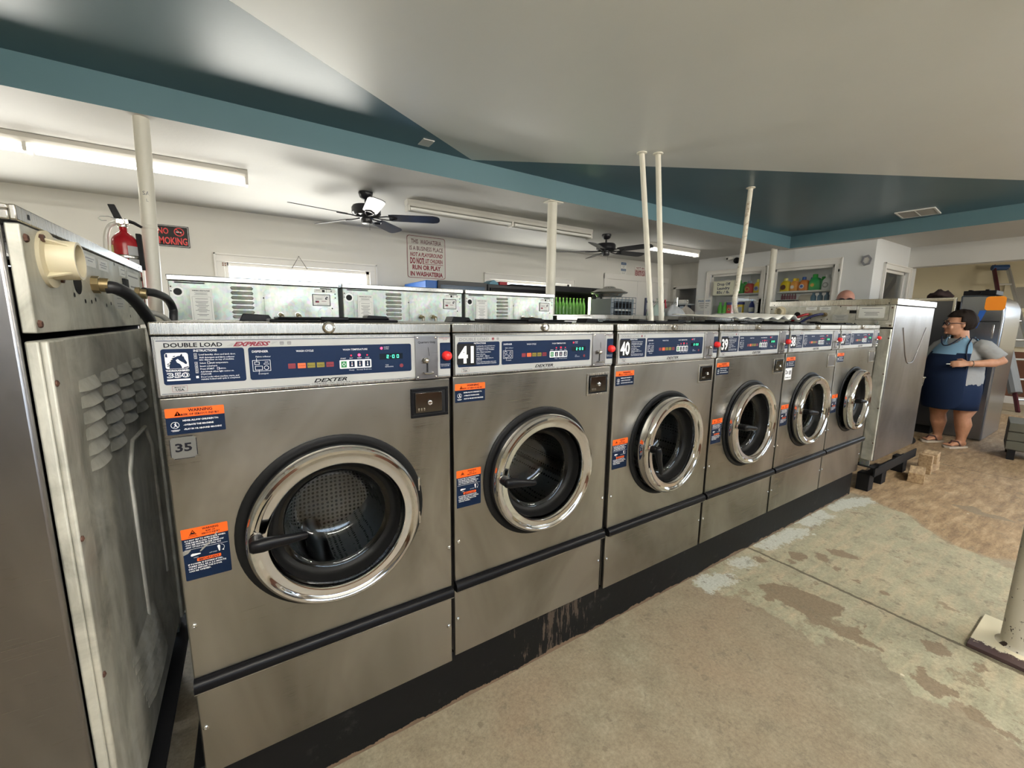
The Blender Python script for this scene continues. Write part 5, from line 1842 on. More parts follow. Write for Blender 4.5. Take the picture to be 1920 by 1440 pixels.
mb.tube([(-0.02, -.015, .468), (-0.05, -.02, .478), (-0.082, -.02, .474), (-0.092, -.02, .462), (-0.080, -.02, .452), (-0.060, -.02, .455)], 0.002, GALV, 8)
mb.build('pull_pin', root)
hz = mat('clear_hose', (0.62, 0.60, 0.54), 0.25, alpha=1.0)
hose('discharge_hose', [(-0.02, 0, 0.455), (-0.055, 0, 0.43), (-0.075, 0, 0.37), (-0.080, 0, 0.28), (-0.078, 0, 0.17)], 0.012, hz, root)
mb = MB()
mb.box(0.052, -0.018, 0.20, 0.075, 0.018, 0.40, BLACKM)
mb.build('wall_bracket', root, bevel=0.003)


# ================================================================ CEILING FIXTURES, FANS, VENTS
def fixture(x0, x1, y, z, lit, label, tubes=2, n_seg=2, rz=0.0, watt=None, tube=None, group='fluorescent ceiling fixtures'):
    L = x1 - x0
    root = thing('fluorescent_fixture', ((x0 + x1) / 2, y, z), label, 'ceiling light', group, rz)
    h = L / 2
    mb = MB()
    mb.prism([(-0.055, -0.001), (-0.055, -0.030), (-0.035, -0.058), (0.035, -0.058), (0.055, -0.030), (0.055, -0.001)], -h, h, FIXT, plane='YZ')
    mb.build('housing', root, bevel=0.001)
    ns = n_seg
    for s_ in range(ns):
        a0 = -h + L * s_ / ns + 0.025
        a1 = -h + L * (s_ + 1) / ns - 0.025
        for yy in ((-0.035, 0.035) if tubes == 2 else (0.0,)):
            mb = MB()
            mb.cyl((a0, yy, -0.085), (a1, yy, -0.085), 0.0165, (tube or TUBE_ON) if lit else TUBE_OFF, n=16)
            mb.build('fluorescent_tube', root, smooth=60)
    for s_ in range(ns + 1):
        xx = -h + L * s_ / ns
        xx = min(max(xx, -h + .012), h - .012)
        mb = MB()
        mb.box(xx - .010, -0.050, -0.108, xx + .010, 0.050, -0.055, FIXT)
        mb.build('lamp_holder', root, bevel=0.002)
    if lit:
        ld = bpy.data.lights.new('fluorescent_glow', 'AREA')
        ld.shape = 'RECTANGLE'
        ld.size, ld.size_y = L * 0.95, 0.035
        ld.energy = (watt or 20) * L / 2.4
        ld.color = (1.0, 0.96, 0.90)
        lo = bpy.data.objects.new('fluorescent_glow', ld)
        lo.location = (0, 0, -0.088)
        COL.objects.link(lo)
        lo.parent = root
    return root


fixture(-2.12, 0.27, 2.97, ZL, True, 'long lit fluorescent fixture above the fire extinguisher')
fixture(1.56, 3.95, 3.0, ZL, False, 'long unlit fluorescent fixture between the two ceiling fans')
fixture(5.19, 6.40, 3.13, ZL, True, 'short bright fluorescent fixture right of the second ceiling fan', tubes=1, n_seg=1)
# unseen fixtures that light the booth, plus others added to brighten the room
fixture(-1.2, 1.2, -2.4, ZH, True, 'added unseen fluorescent fixture over the aisle behind the viewer, left', watt=8, tube=TUBE_F)
fixture(3.0, 5.4, -2.6, ZH, True, 'added unseen fluorescent fixture over the aisle behind the viewer, right', watt=8, tube=TUBE_F)
fixture(7.9, 8.6, 2.3, ZL, True, 'fluorescent fixture inside the booth above the detergent shelves', tubes=1, n_seg=1, watt=36)
fixture(9.2, 10.4, -1.2, ZL, True, 'added unseen fluorescent fixture near the leaning ladder', tubes=2, n_seg=1, watt=60)


def fan(x, y, label, a0):
    root = thing('ceiling_fan', (x, y, ZL), label, 'ceiling fan', 'black ceiling fans')
    fb = mat('fan_black', (0.016, 0.016, 0.020), 0.3)
    blade = mat('fan_blade', (0.03, 0.03, 0.035), 0.33)
    mb = MB()
    mb.lathe([(0.062, 0), (0.064, -.012), (0.052, -.045), (0.030, -.062), (0.012, -.064)], (0, 0, 0), (0, 0, 1), fb, n=28)
    mb.build('canopy', root, smooth=40)
    mb = MB()
    mb.cyl((0, 0, -0.06), (0, 0, -0.12), 0.012, fb)
    mb.build('downrod', root)
    mb = MB()
    mb.lathe([(0.012, -.105), (0.050, -.108), (0.115, -.120), (0.128, -.140), (0.128, -.185), (0.110, -.205), (0.060, -.212), (0.060, -.225), (0.048, -.230), (0.048, -.262), (0.040, -.272), (0.001, -.274)], (0, 0, 0), (0, 0, 1), fb, n=36)
    mb.build('motor_housing', root, smooth=40)
    for k in range(5):
        t_ = a0 + 2 * PI * k / 5
        M = Matrix.Rotation(t_, 4, 'Z') @ Matrix.Translation((0, 0, -.212)) @ Matrix.Rotation(math.radians(-13), 4, 'X')
        mb = MB()
        mb.T = M
        pts = [(0.20, -0.055), (0.24, -0.062), (0.60, -0.070), (0.64, -0.060), (0.66, -0.035), (0.665, 0.0), (0.66, 0.035), (0.64, 0.060), (0.60, 0.070), (0.24, 0.062), (0.20, 0.055)]
        mb.prism(pts, -0.003, 0.003, blade, plane='XY')
        b_ = mb.build('fan_blade', root, smooth=50)
        mb = MB()
        mb.T = Matrix.Rotation(t_, 4, 'Z') @ Matrix.Translation((0, 0, -.214)) @ Matrix.Rotation(math.radians(-13), 4, 'X')
        mb.tube([(0.06, 0, 0.0), (0.12, 0.018, -.004), (0.18, 0.034, -.004), (0.23, 0.034, -.004)], .006, fb, 8)
        mb.tube([(0.06, 0, 0.0), (0.12, -0.018, -.004), (0.18, -0.034, -.004), (0.23, -0.034, -.004)], .006, fb, 8)
        mb.tube([(0.22, -0.036, -.004), (0.27, 0.0, -.004), (0.22, 0.036, -.004)], .006, fb, 8)
        mb.build('blade_bracket', root, smooth=60)
    mb = MB()
    mb.tube([(0.02, -0.02, -.27), (0.02, -0.02, -.33)], .0012, fb, 6)
    mb.build('pull_chain', root)
    return root


fan(1.18, 2.99, 'black five-blade ceiling fan left of the washateria rules sign', math.radians(-24))
fan(4.31, 3.07, 'black five-blade ceiling fan farther off, seen between the ceiling pipes', math.radians(-5))

root = thing('air_vent', (6.86, 0.63, ZH), 'rectangular white air grille in the blue part of the ceiling', 'air vent', None, 0.09)
gr = mat('grille_grey', (0.42, 0.40, 0.36), 0.5)
mb = MB()
for q in ((-.20, -.17, .20, -.15), (-.20, .15, .20, .17), (-.20, -.15, -.18, .15), (.18, -.15, .20, .15), (-.18, -.006, .18, .006)):
    mb.box(q[0], q[1], -0.012, q[2], q[3], 0, P_TRIM)
mb.build('vent_frame', root, bevel=0.002)
mb = MB()
for k in range(13):
    x = -0.17 + k * 0.0283
    mb.box(x, -0.15, -0.010, x + .016, 0.15, -0.004, gr)
mb.box(-.18, -.15, -.003, .18, .15, -.001, BLACKM)
mb.build('vent_slats', root)
mb = MB()
mb.box(1.345, 1.945, ZH - 0.006, 1.43, 2.065, ZH, P_TRIM)
tag(mb.build('cover_plate', bevel=0.002), 'small white blank plate screwed to the blue ceiling near the beam', 'cover plate')


# ================================================================ SIGNS ON THE BACK WALL
def sign_root(name, x, z, label, cat='sign'):
    return thing(name, (x, BD, z), label, cat)


SIGNW = mat('sign_face', (0.60, 0.57, 0.52), 0.45)
root = sign_root('rules_sign', 2.335, 2.125, 'white metal sign with red capitals reading THIS WASHATERIA IS A BUSINESS PLACE')
mb = MB()
a = Art(mb, lambda u, v, h: (u, -0.006 - h, v))
a.rect(-0.275, -0.278, 0.275, 0.275, MAROON, 0.0, r=.035)
a.rect(-0.268, -0.271, 0.268, 0.268, SIGNW, 0.0006, r=.030)
RB = mat('sign_red', (0.22, 0.012, 0.025), 0.5)
for s_, v, c_, w_, sh, b_ in (('THIS  WASHATERIA', .175, .058, .43, 0, .015), ('IS A BUSINESS PLACE', .087, .056, .48, 0, .015), ('NOT A PLAYGROUND', .008, .052, .47, .25, .03), ('RUN OR PLAY', -.165, .060, .41, 0, .045), ('IN WASHATERIA', -.250, .058, .47, 0, .045)):
    a.text(s_, 0, v, c_, RB if sh or b_ > .02 else mat('sign_dark_red', (0.10, 0.012, 0.02), 0.5), width=w_, align='c', bold=b_, shear=sh, h=.001)
a.text('DO NOT', -0.235, -.088, .078, RB, width=.195, bold=.045, h=.001)
a.text('LET CHILDREN', -0.022, -.068, .052, RB, width=.255, bold=.03, h=.001)
a.rect(-0.048, -.090, 0.240, -.083, RB, .001)
a.rect(-0.048, -.090, -0.041, -.012, RB, .001)
mb.box(-0.273, -0.005, -0.276, 0.273, -0.002, 0.273, SIGNW)
mb.build('sign_plate', root)
root = sign_root('no_smoking_sign', -0.385, 2.105, 'black NO SMOKING sign with red letters, half hidden by the cream pole')
mb = MB()
mb.box(-0.165, -0.008, -0.105, 0.125, -0.002, 0.105, mat('sign_black', (0.012, 0.011, 0.010), 0.35, spec=0.2))
a = Art(mb, lambda u, v, h: (u, -0.008 - h, v))
a.frame(-0.158, -.098, 0.118, 0.098, .003, WHITE)
SR = mat('sign_bright_red', (0.72, 0.04, 0.04), 0.4)
a.text('NO', -0.125, .018, .060, SR, width=.085, bold=.02)
a.text('SMOKING', -0.150, -.080, .070, SR, width=.255, bold=.02)
a.disc(0.045, .045, .042, SR, ri=.034)
a.rect(0.020, .040, 0.065, .047, WHITE)
a.poly([(0.018, .070), (0.024, .074), (0.074, .022), (0.068, .018)], SR, .001)
mb.build('sign_plate', root)
root = sign_root('notice_sign', 6.20, 2.265, 'narrow white notice with two blue headings above the white door')
mb = MB()
mb.box(-0.075, -0.006, -0.115, 0.075, -0.002, 0.115, PAPER)
a = Art(mb, lambda u, v, h: (u, -0.006 - h, v))
BL = mat('notice_blue', (0.03, 0.09, 0.20), 0.5)
a.rect(-.066, .060, .066, .105, BL)
a.rect(-.066, -.050, .066, -.010, BL)
a.text('NOTICE', 0, .070, .022, WHITE, width=.10, align='c', h=.001)
a.text('NOTICE', 0, -.042, .022, WHITE, width=.10, align='c', h=.001)
for s_, v in (('NOT AN', .032), ('EXIT', .008), ('DO NOT BLOCK', -.074), ('THIS DOOR', -.100)):
    a.text(s_, 0, v, .016, DKTXT, width=.012 * len(s_) * .8, align='c', h=.001)
mb.build('sign_plate', root)
root = sign_root('not_an_exit_sign', 6.66, 2.225, 'faded red and white NOT AN EXIT sign above the white door')
mb = MB()
mb.box(-0.145, -0.006, -0.105, 0.145, -0.002, 0.105, mat('faded_pink', (0.55, 0.42, 0.40), 0.5))
a = Art(mb, lambda u, v, h: (u, -0.006 - h, v))
a.rect(-.145, .045, .145, .105, PAPER)
a.text('NOT AN', 0, .055, .038, RB, width=.22, align='c', bold=.02, h=.001)
a.text('EXIT', -.05, -.070, .095, RB, width=.15, align='c', bold=.02, h=.001)
a.disc(.085, -.022, .048, RB, ri=.038)
a.poly([(.052, .010), (.060, .016), (.118, -.054), (.110, -.060)], RB, .001)
mb.build('sign_plate', root)
# wire hanger on the window casing
mb = MB()
mb.tube([(0.67, BD - .05, 1.86), (0.75, BD - .05, 2.00), (0.83, BD - .05, 1.86)], .0035, BLACKM, 6)
mb.tube([(0.75, BD - .05, 2.00), (0.75, BD - .0, 2.00)], .003, BLACKM, 6)
tag(mb.build('hanging_cord'), 'thin dark cord hung in a peak over the window casing', 'cord')
mb = MB()
mb.box(-0.005, BD - .028, 1.835, 0.045, BD - .025, 1.88, PAPER)
a = Art(mb, lambda u, v, h: (u, BD - .028 - h, v))
for k in range(4):
    a.rect(.001 + .022 * (k % 2), 1.84 + .02 * (k // 2), .016 + .022 * (k % 2), 1.853 + .02 * (k // 2), mat('brownish', (.25, .12, .08), .6))
tag(mb.build('window_sticker'), 'tiny brown and white sticker in the upper corner of the back window', 'sticker')


# ================================================================ BOOTH STOCK AND NOTICES
SHELF = mat('shelf_white', (0.62, 0.64, 0.60), 0.4)
for (y0, y1, nm) in ((2.55, 3.46, 'left'), (1.56, 2.39, 'right')):
    mb = MB()
    mb.box(7.47, y0 + .01, 1.765, 7.86, y1 - .01, 1.79, SHELF)
    for k in range(4):
        mb.box(7.466, y0 + .12 + k * .2, 1.770, 7.470, y0 + .20 + k * .2, 1.785, PAPER)
    tag(mb.build('wall_shelf', bevel=0.002), 'white shelf full of detergent jugs behind the %s booth window' % nm, 'shelf')
mb = MB()
mb.box(7.47, 2.55, 1.430, 7.80, 3.45, 1.45, SHELF)
tag(mb.build('wall_shelf', bevel=0.002), 'lower shelf of small bottles and red boxes behind the left booth window', 'shelf')
mb = MB()
mb.box(7.47, 1.57, 1.600, 7.80, 2.38, 1.62, SHELF)
tag(mb.build('wall_shelf', bevel=0.002), 'lower shelf with a dark tray and blue jugs behind the right booth window', 'shelf')


def rrect(cx, cy, w, d, z, p=3.2, n=24):
    out = []
    for i in range(n):
        t_ = 2 * PI * i / n
        c_, s_ = math.cos(t_), math.sin(t_)
        out.append((cx + math.copysign(abs(c_) ** (2 / p), c_) * w / 2, cy + math.copysign(abs(s_) ** (2 / p), s_) * d / 2, z))
    return out


def jug(y, h, w, body, cap, lab, label, x=7.60, z=1.79, group='detergent jugs', capk=1.0):
    """big-handled detergent jug, broad face towards -x"""
    root = thing('detergent_jug', (x, y, z), label, 'detergent jug', group)
    bm_ = mat('jug_' + body[0], body[1], 0.3)
    cm_ = mat('cap_' + cap[0], cap[1], 0.35)
    mb = MB()
    d = 0.11
    rings = [rrect(0, 0, d * .9, w * .94, 0), rrect(0, 0, d, w, .012), rrect(0, 0, d, w, h * .42), rrect(0, 0, d * .96, w * .93, h * .60), rrect(0, 0.02 * w, d * .72, w * .62, h * .74), rrect(0, .05 * w, d * .55, w * .42, h * .79)]
    mb.loft(rings, bm_)
    mb.build('jug_body', root, smooth=60)
    mb = MB()
    mb.tube([(0, -w * .18, h * .75), (0, -w * .36, h * .68), (0, -w * .485, h * .50), (0, -w * .47, h * .30), (0, -w * .36, h * .16)], [.012, .015, .017, .016, .012], bm_, 10)
    mb.build('jug_handle', root, smooth=60)
    mb = MB()
    mb.cyl((0, .05 * w, h * .77), (0, .05 * w, h), w * .22 * capk, cm_, r1=w * .20 * capk, n=20)
    mb.build('jug_cap', root, bevel=0.004)
    if lab:
        mb = MB()
        a = Art(mb, lambda u, v, hh: (-d / 2 - .002 - hh, -u, v))
        a.disc(-w * .10, h * .32, w * .27, mat('lab_' + lab[0], lab[1], .4), 0, n=20)
        a.disc(-w * .10, h * .33, w * .16, mat('lab_' + lab[2], lab[3], .4), .001, n=16)
        mb.build('jug_label', root)
    return root


GRN, RED_, YEL, ORG, BLU_, WHT = ('green', (0.05, 0.50, 0.08)), ('red', (0.75, 0.03, 0.02)), ('yellow', (0.85, 0.62, 0.02)), ('orange', (0.80, 0.25, 0.04)), ('blue', (0.03, 0.10, 0.40)), ('white', (0.70, 0.72, 0.72))
PYEL = ('pale_yellow', (0.85, 0.80, 0.25))
jug(3.05, .235, .165, GRN, ('light_green', (0.12, 0.60, 0.12)), ('white', WHT[1], 'red', RED_[1]), 'green detergent jug on the shelf beside the drop off laundry sign')
jug(2.875, .215, .150, RED_, ('pale_blue', (0.45, 0.62, 0.80)), ('gold', (.8, .5, .1), 'red', RED_[1]), 'red detergent jug with a pale blue cap behind the left booth window')
jug(2.725, .230, .150, YEL, PYEL, ('silver', (.45, .47, .5), 'blue', BLU_[1]), 'yellow detergent jug at the right end of the left booth window shelf')
jug(2.30, .215, .150, YEL, PYEL, ('brown', (.12, .04, .02), 'brown', (.12, .04, .02)), 'yellow detergent jug with a cream cap, leftmost behind the right booth window')
jug(2.170, .205, .115, ('amber', (0.80, 0.36, 0.05)), ('yellow', YEL[1]), ('peach', (.75, .55, .42), 'white', WHT[1]), 'amber detergent jug with a yellow cap behind the right booth window')
jug(2.035, .215, .130, ORG, BLU_, ('white', WHT[1], 'blue', BLU_[1]), 'orange detergent jug with a navy cap behind the right booth window')
jug(1.885, .245, .165, ('kelly_green', (0.03, 0.42, 0.12)), ('green', GRN[1]), ('green', GRN[1], 'gold', (.75, .6, .1)), 'large green detergent jug behind the right booth window')
jug(1.715, .225, .150, WHT, ('white', WHT[1]), ('grey', (.35, .37, .37), 'white', WHT[1]), 'white detergent jug at the right end behind the right booth window')
for y, bc, cc_, lb in ((3.04, ('light_green', (0.12, 0.60, 0.12)), GRN, 'second green jug standing behind the green jug beside the drop off laundry sign'), (2.80, YEL, PYEL, 'yellow jug standing behind the red jug in the left booth window'),
                       (2.21, YEL, ('yellow', YEL[1]), 'yellow jug standing behind the amber jug in the right booth window'), (1.98, ORG, BLU_, 'orange jug with navy cap standing behind the front orange jug'), (1.83, ('kelly_green', (0.03, 0.42, 0.12)), GRN, 'green jug standing behind the large green jug')):
    jug(y, .215, .14, bc, cc_, None, lb, x=7.76)


def bottle(y, h, r, body, cap, label, z=1.45, x=7.58, group='small bottles behind the booth window', lab=None):
    root = thing('bottle', (x, y, z), label, 'bottle', group)
    mb = MB()
    mb.lathe([(.001, 0), (r, 0), (r, h * .52), (r * .86, h * .66), (r * .45, h * .80), (r * .45, h * .86)], (0, 0, 0), (0, 0, 1), mat('btl_' + body[0], body[1], .3), n=20)
    mb.build('bottle_body', root, smooth=40)
    mb = MB()
    mb.cyl((0, 0, h * .84), (0, 0, h), r * .5, mat('cap_' + cap[0], cap[1], .35), n=16)
    mb.build('bottle_cap', root)
    if lab:
        mb = MB()
        mb.lathe([(r * 1.01, h * .1), (r * 1.01, h * .42)], (0, 0, 0), (0, 0, 1), mat('lab_' + lab[0], lab[1], .4), n=20)
        mb.build('bottle_label', root)
    return root


LG = ('lime', (0.15, 0.70, 0.08))
bottle(3.37, .20, .040, LG, LG, 'lime green bottle at the far left of the lower booth shelf')
bottle(3.275, .20, .040, LG, LG, 'lime green bottle next to the red boxes on the lower booth shelf')
PB = ('pale_blue', (0.45, 0.55, 0.72))
bottle(2.80, .235, .042, ('navy', (0.05, 0.07, 0.30)), PB, 'navy and white bottle right of the bent pipe on the lower booth shelf', lab=('white', (.7, .7, .75)))
bottle(2.70, .235, .042, PB, ('white', WHT[1]), 'pale blue bottle on the lower booth shelf', lab=('bluegrey', (.35, .42, .60)))
bottle(2.62, .23, .036, ('bluegreen', (0.10, 0.25, 0.28)), ('pale_blue', PB[1]), 'dark blue-green bottle on the lower booth shelf')
bottle(2.58, .28, .055, ('teal', (0.01, 0.30, 0.24)), ('teal', (0.01, 0.30, 0.24)), 'large teal bottle partly hidden by the paper notice', x=7.66)
for k, (y, c1, lb) in enumerate(((3.175, RED_, 'red box with a gold disc, left of the pair on the lower booth shelf'), (3.085, RED_, 'red box with a gold disc, right of the pair on the lower booth shelf'), (2.975, YEL, 'yellow and grey box with a navy lid on the lower booth shelf'))):
    root = thing('detergent_box', (7.56, y, 1.45), lb, 'detergent box', 'boxes on the lower booth shelf')
    mb = MB()
    mb.box(-.03, -.042, 0, .03, .042, .150, mat('jug_' + c1[0], c1[1], .3))
    mb.build('box_body', root, bevel=.003)
    mb = MB()
    mb.box(-.033, -.046, .150, .033, .046, .195, mat('cap_navy', (0.02, 0.03, 0.25), .35))
    mb.build('box_lid', root, bevel=.004)
    mb = MB()
    a = Art(mb, lambda u, v, hh: (-.0305 - hh, -u, v))
    if k < 2:
        a.disc(0, .07, .026, mat('lab_gold', (.8, .5, .1), .4), 0)
        a.disc(0, .07, .013, mat('cap_navy', (0.02, 0.03, 0.25), .35), .0005)
    else:
        a.rect(-.034, .01, .034, .11, mat('lab_silver', (.45, .47, .5), .4), 0)
    mb.build('box_label', root)
for k in range(4):
    root = thing('glass_jar', (7.60, 2.86 - .085 * k, 1.31), 'clear lidded jar under the lower booth shelf', 'jar', 'clear jars under the lower booth shelf')
    mb = MB()
    mb.lathe([(.001, 0), (.034, 0), (.034, .075), (.026, .085)], (0, 0, 0), (0, 0, 1), mat('jar_glass', (.45, .50, .50), .15), n=18)
    mb.build('jar_body', root)
    mb = MB()
    mb.cyl((0, 0, .085), (0, 0, .10), .03, mat('jar_lid', (.6, .62, .62), .3))
    mb.build('jar_lid', root)
mb = MB()
mb.box(7.47, 1.57, 1.29, 7.84, 3.45, 1.31, SHELF)
tag(mb.build('counter', bevel=.003), 'pale counter running inside the booth windows', 'counter')
for k in range(6):
    root = thing('bottle', (7.60, 2.335 - k * .038, 1.66), 'small magenta bottle standing on the dark tray', 'bottle', 'magenta bottles on the tray')
    mb = MB()
    mb.lathe([(.001, 0), (.016, 0), (.016, .06), (.008, .075), (.008, .085)], (0, 0, 0), (0, 0, 1), mat('btl_magenta', (.22, .06, .09), .3), n=14)
    mb.build('bottle_body', root)
    mb = MB()
    mb.cyl((0, 0, .085), (0, 0, .097), .01, mat('btl_magenta', (.22, .06, .09), .3), n=12)
    mb.build('bottle_cap', root)
mb = MB()
mb.box(7.50, 2.10, 1.62, 7.75, 2.38, 1.652, BLACK)
mb.box(7.50, 2.10, 1.652, 7.75, 2.38, 1.66, mat('shelf_white', (0.62, 0.64, 0.60), 0.4))
tag(mb.build('tray', bevel=.003), 'dark tray with a white rim holding small magenta bottles', 'tray')
mb = MB()
mb.loft([rrect(7.58, 1.985, .05, .10, 1.622), rrect(7.58, 1.985, .07, .20, 1.65), rrect(7.60, 1.985, .07, .21, 1.70), rrect(7.61, 1.985, .05, .16, 1.735)], mat('tan_pouch', (.55, .50, .42), .6))
tag(mb.build('pouch', smooth=60), 'pale tan pouch lying beside the dark tray', 'pouch')
for k, y in enumerate((1.88, 1.79, 1.70)):
    bottle(y, .135, .038, ('steel_blue', (0.10, 0.22, 0.33)), ('steel_blue', (0.10, 0.22, 0.33)), 'steel-blue bottle below the green and white jugs', z=1.62, group='steel-blue bottles in the right booth window')
# clutter above the drop off sign
mb = MB()
mb.loft([rrect(7.58, 3.30, .10, .20, 1.79), rrect(7.58, 3.30, .12, .24, 1.86), rrect(7.58, 3.28, .10, .18, 1.98), rrect(7.58, 3.26, .06, .10, 2.05)], mat('speckled_bag', (.55, .53, .56), .6))
tag(mb.build('bag', smooth=60), 'speckled grey bag on the shelf behind the drop off laundry sign', 'bag')
# notices
root = thing('drop_off_sign', (7.315, 3.18, 1.885), 'cream sign in the booth window reading Drop Off Laundry 85c / lb.', 'sign')
mb = MB()
mb.box(0, -.195, -.125, .006, .195, .125, mat('sign_cream', (.70, .70, .55), .45))
a = Art(mb, lambda u, v, hh: (-hh, -u, v))
a.frame(-.185, -.116, .185, .116, .003, GREYTX)
INK = mat('sign_ink', (.02, .03, .08), .5)
a.text('Drop Off', 0, .045, .048, INK, width=.235, align='c', bold=.03)
a.text('Laundry', 0, -.025, .048, INK, width=.225, align='c', bold=.03)
a.text('85c / lb.', 0, -.095, .048, INK, width=.240, align='c', bold=.03)
mb.build('sign_plate', root)
root = thing('wifi_sign', (7.325, 3.535, 1.605), 'white FREE WIFI notice on the corner of the booth', 'sign')
mb = MB()
mb.box(0, -.145, -.115, .004, .145, .115, PAPER)
a = Art(mb, lambda u, v, hh: (-hh, -u, v))
a.text('FREE WIFI', 0, .050, .034, mat('wifi_blue', (.08, .16, .32), .5), width=.235, align='c', bold=.03)
for v, w_ in ((.018, .20), (-.020, .19), (-.055, .13)):
    a.rect(-w_ / 2, v - .005, w_ / 2, v + .006, GREYTX)
mb.build('sign_plate', root)
root = thing('paper_notice', (7.33, 2.505, 1.53), 'tall white paper notice with small print on the booth post beside the white pole', 'notice')
mb = MB()
mb.box(0, -.105, -.15, .003, .105, .15, PAPER)
a = Art(mb, lambda u, v, hh: (-hh, -u, v))
a.text('Please leave us a', 0, .122, .013, DKTXT, width=.17, align='c', bold=.02, res=1)
a.text('Google', .02, .095, .016, GREYTX, width=.07, align='c', res=1)
a.rect(-.09, .073, .09, .079, GREYTX)
for v, w_ in ((-.085, .15), (-.102, .08), (-.118, .15)):
    a.rect(-w_ / 2, v - .003, w_ / 2, v + .003, GREYTX)
mb.build('notice_sheet', root)
root = thing('paper_notice', (7.33, 2.70, 1.70), 'small white card hung behind the bent pipe in the booth window', 'notice')
mb = MB()
mb.box(0, -.10, -.012, .003, .10, .012, PAPER)
mb.build('notice_sheet', root)
# security cameras and wall ornament
for k, (y, z, m2, lb) in enumerate(((3.10, 2.37, P_TRIM, 'small white security camera on the booth wall'), (2.97, 2.33, BLACK, 'black dome security camera on the booth wall'))):
    root = thing('security_camera', (7.35, y, z), lb, 'security camera')
    mb = MB()
    mb.cyl((0, 0, .02), (-.03, 0, .02), .028, P_TRIM, n=20)
    mb.build('camera_mount', root)
    mb = MB()
    if k:
        mb.ball((-.065, 0, 0), .052, m2, 24, 14)
    else:
        mb.cyl((-.03, 0, .015), (-.10, .02, 0), .030, m2, n=20)
    mb.build('camera_housing', root, smooth=50)
    mb = MB()
    mb.cyl((-.100 if not k else -.114, .02 if not k else 0, 0), (-.106 if not k else -.120, .021 if not k else 0, -.001), .016, BLACK, n=16)
    mb.build('camera_lens', root)
root = thing('wall_ornament', (7.35, 1.205, 2.145), 'grey six-sided ring hung on the booth wall near the corner', 'wall ornament')
mb = MB()
pts = [(-.062 * math.sin(2 * PI * k / 6 + .3), .075 * math.cos(2 * PI * k / 6 + .3)) for k in range(6)]
pts2 = [(p[0] * .60, p[1] * .62) for p in pts]
vs = [(-.02, p[0], p[1]) for p in pts] + [(-.02, p[0], p[1]) for p in pts2] + [(0, p[0], p[1]) for p in pts] + [(0, p[0], p[1]) for p in pts2]
mb.add(vs, [(i, (i + 1) % 6, 6 + (i + 1) % 6, 6 + i) for i in range(6)] + [(i, 12 + i, 12 + (i + 1) % 6, (i + 1) % 6) for i in range(6)] + [(6 + i, 6 + (i + 1) % 6, 18 + (i + 1) % 6, 18 + i) for i in range(6)], mat('ornament_grey', (.25, .25, .27), .5))
mb.add([(-.004, p[0], p[1]) for p in pts2], [(0, 1, 2, 3, 4, 5)], P_TRIM)
mb.build('ornament_ring', root)
for y, z in ((1.50, 2.04), (2.48, 2.07)):
    mb = MB()
    mb.box(7.325, y - .010, z - .018, 7.35, y + .010, z + .018, BLACKM)
    tag(mb.build('window_stop', bevel=.002), 'small dark latch block on the casing of the %s booth window' % ('right' if y < 2 else 'left'), 'latch')
# inside the side window: plant and hanging bits
mb = MB()
for k in range(40):
    r_ = random.Random(k)
    x, z = 8.2 + r_.uniform(-.35, .30), 1.45 + r_.uniform(-.05, .22)
    mb.ball((x, 1.45 + r_.uniform(0, .2), z), r_.uniform(.02, .05), mat('dull_leaf', (.06, .09, .05), .6), 8, 5, (1, .3, 1.6))
o = mb.build('potted_plant', smooth=60)
tag(o, 'dull leafy plant inside the booth side window', 'plant')
o['kind'] = 'stuff'

# ================================================================ VENDING MACHINES ALONG THE BACK WALL
VB = mat('vending_black', (0.012, 0.012, 0.014), 0.4)
root = thing('vending_machine', (1.98, 3.62, 0), 'vending machine with a bright blue side and dark glass front below the rules sign', 'vending machine')
mb = MB()
mb.box(0, 0, 0.0, 0.80, 0.78, 1.745, mat('vend_blue', (0.02, 0.13, 0.48), .4))
mb.build('cabinet', root, bevel=.01)
mb = MB()
mb.box(0.14, -.03, 0.08, 0.80, 0.0, 1.75, VB)
mb.box(0.17, -.034, 0.8, 0.77, -.03, 1.70, mat('vend_glass_blue', (0.02, 0.05, 0.09), .1))
a = Art(mb, lambda u, v, hh: (u, -.035 - hh, v))
a.text('COLD DRINKS', .45, 1.60, .035, mat('vend_letters', (.12, .16, .2), .4), width=.36, align='c')
mb.build('door', root, bevel=.006)
root = thing('carton', (2.86, 3.66, 1.746), 'small pale blue carton on top of the dark vending machine', 'carton')
mb = MB()
mb.box(0, 0, 0, .13, .2, .02, mat('carton_blue', (.12, .28, .38), .5))
mb.prism([(0, .02), (.13, .02), (.065, .055)], 0, .2, mat('carton_blue', (.12, .28, .38), .5))
mb.build('carton_body', root)
root = thing('carton', (3.01, 3.66, 1.746), 'small red carton on top of the dark vending machine', 'carton')
mb = MB()
mb.box(0, 0, 0, .12, .2, .04, mat('carton_red', (.35, .02, .03), .5))
mb.build('carton_body', root, bevel=.003)
root = thing('vending_machine', (2.82, 3.64, 0), 'plain black vending machine left of the lit drinks cooler', 'vending machine')
mb = MB()
mb.box(0, 0, 0.0, 1.03, 0.78, 1.745, VB)
mb.box(.36, .0, 1.745, 1.0, .7, 1.765, VB)
mb.build('cabinet', root, bevel=.008)
mb = MB()
mb.box(.03, -.02, .1, 1.0, 0, 1.70, BLACK)
mb.build('door', root, bevel=.006)
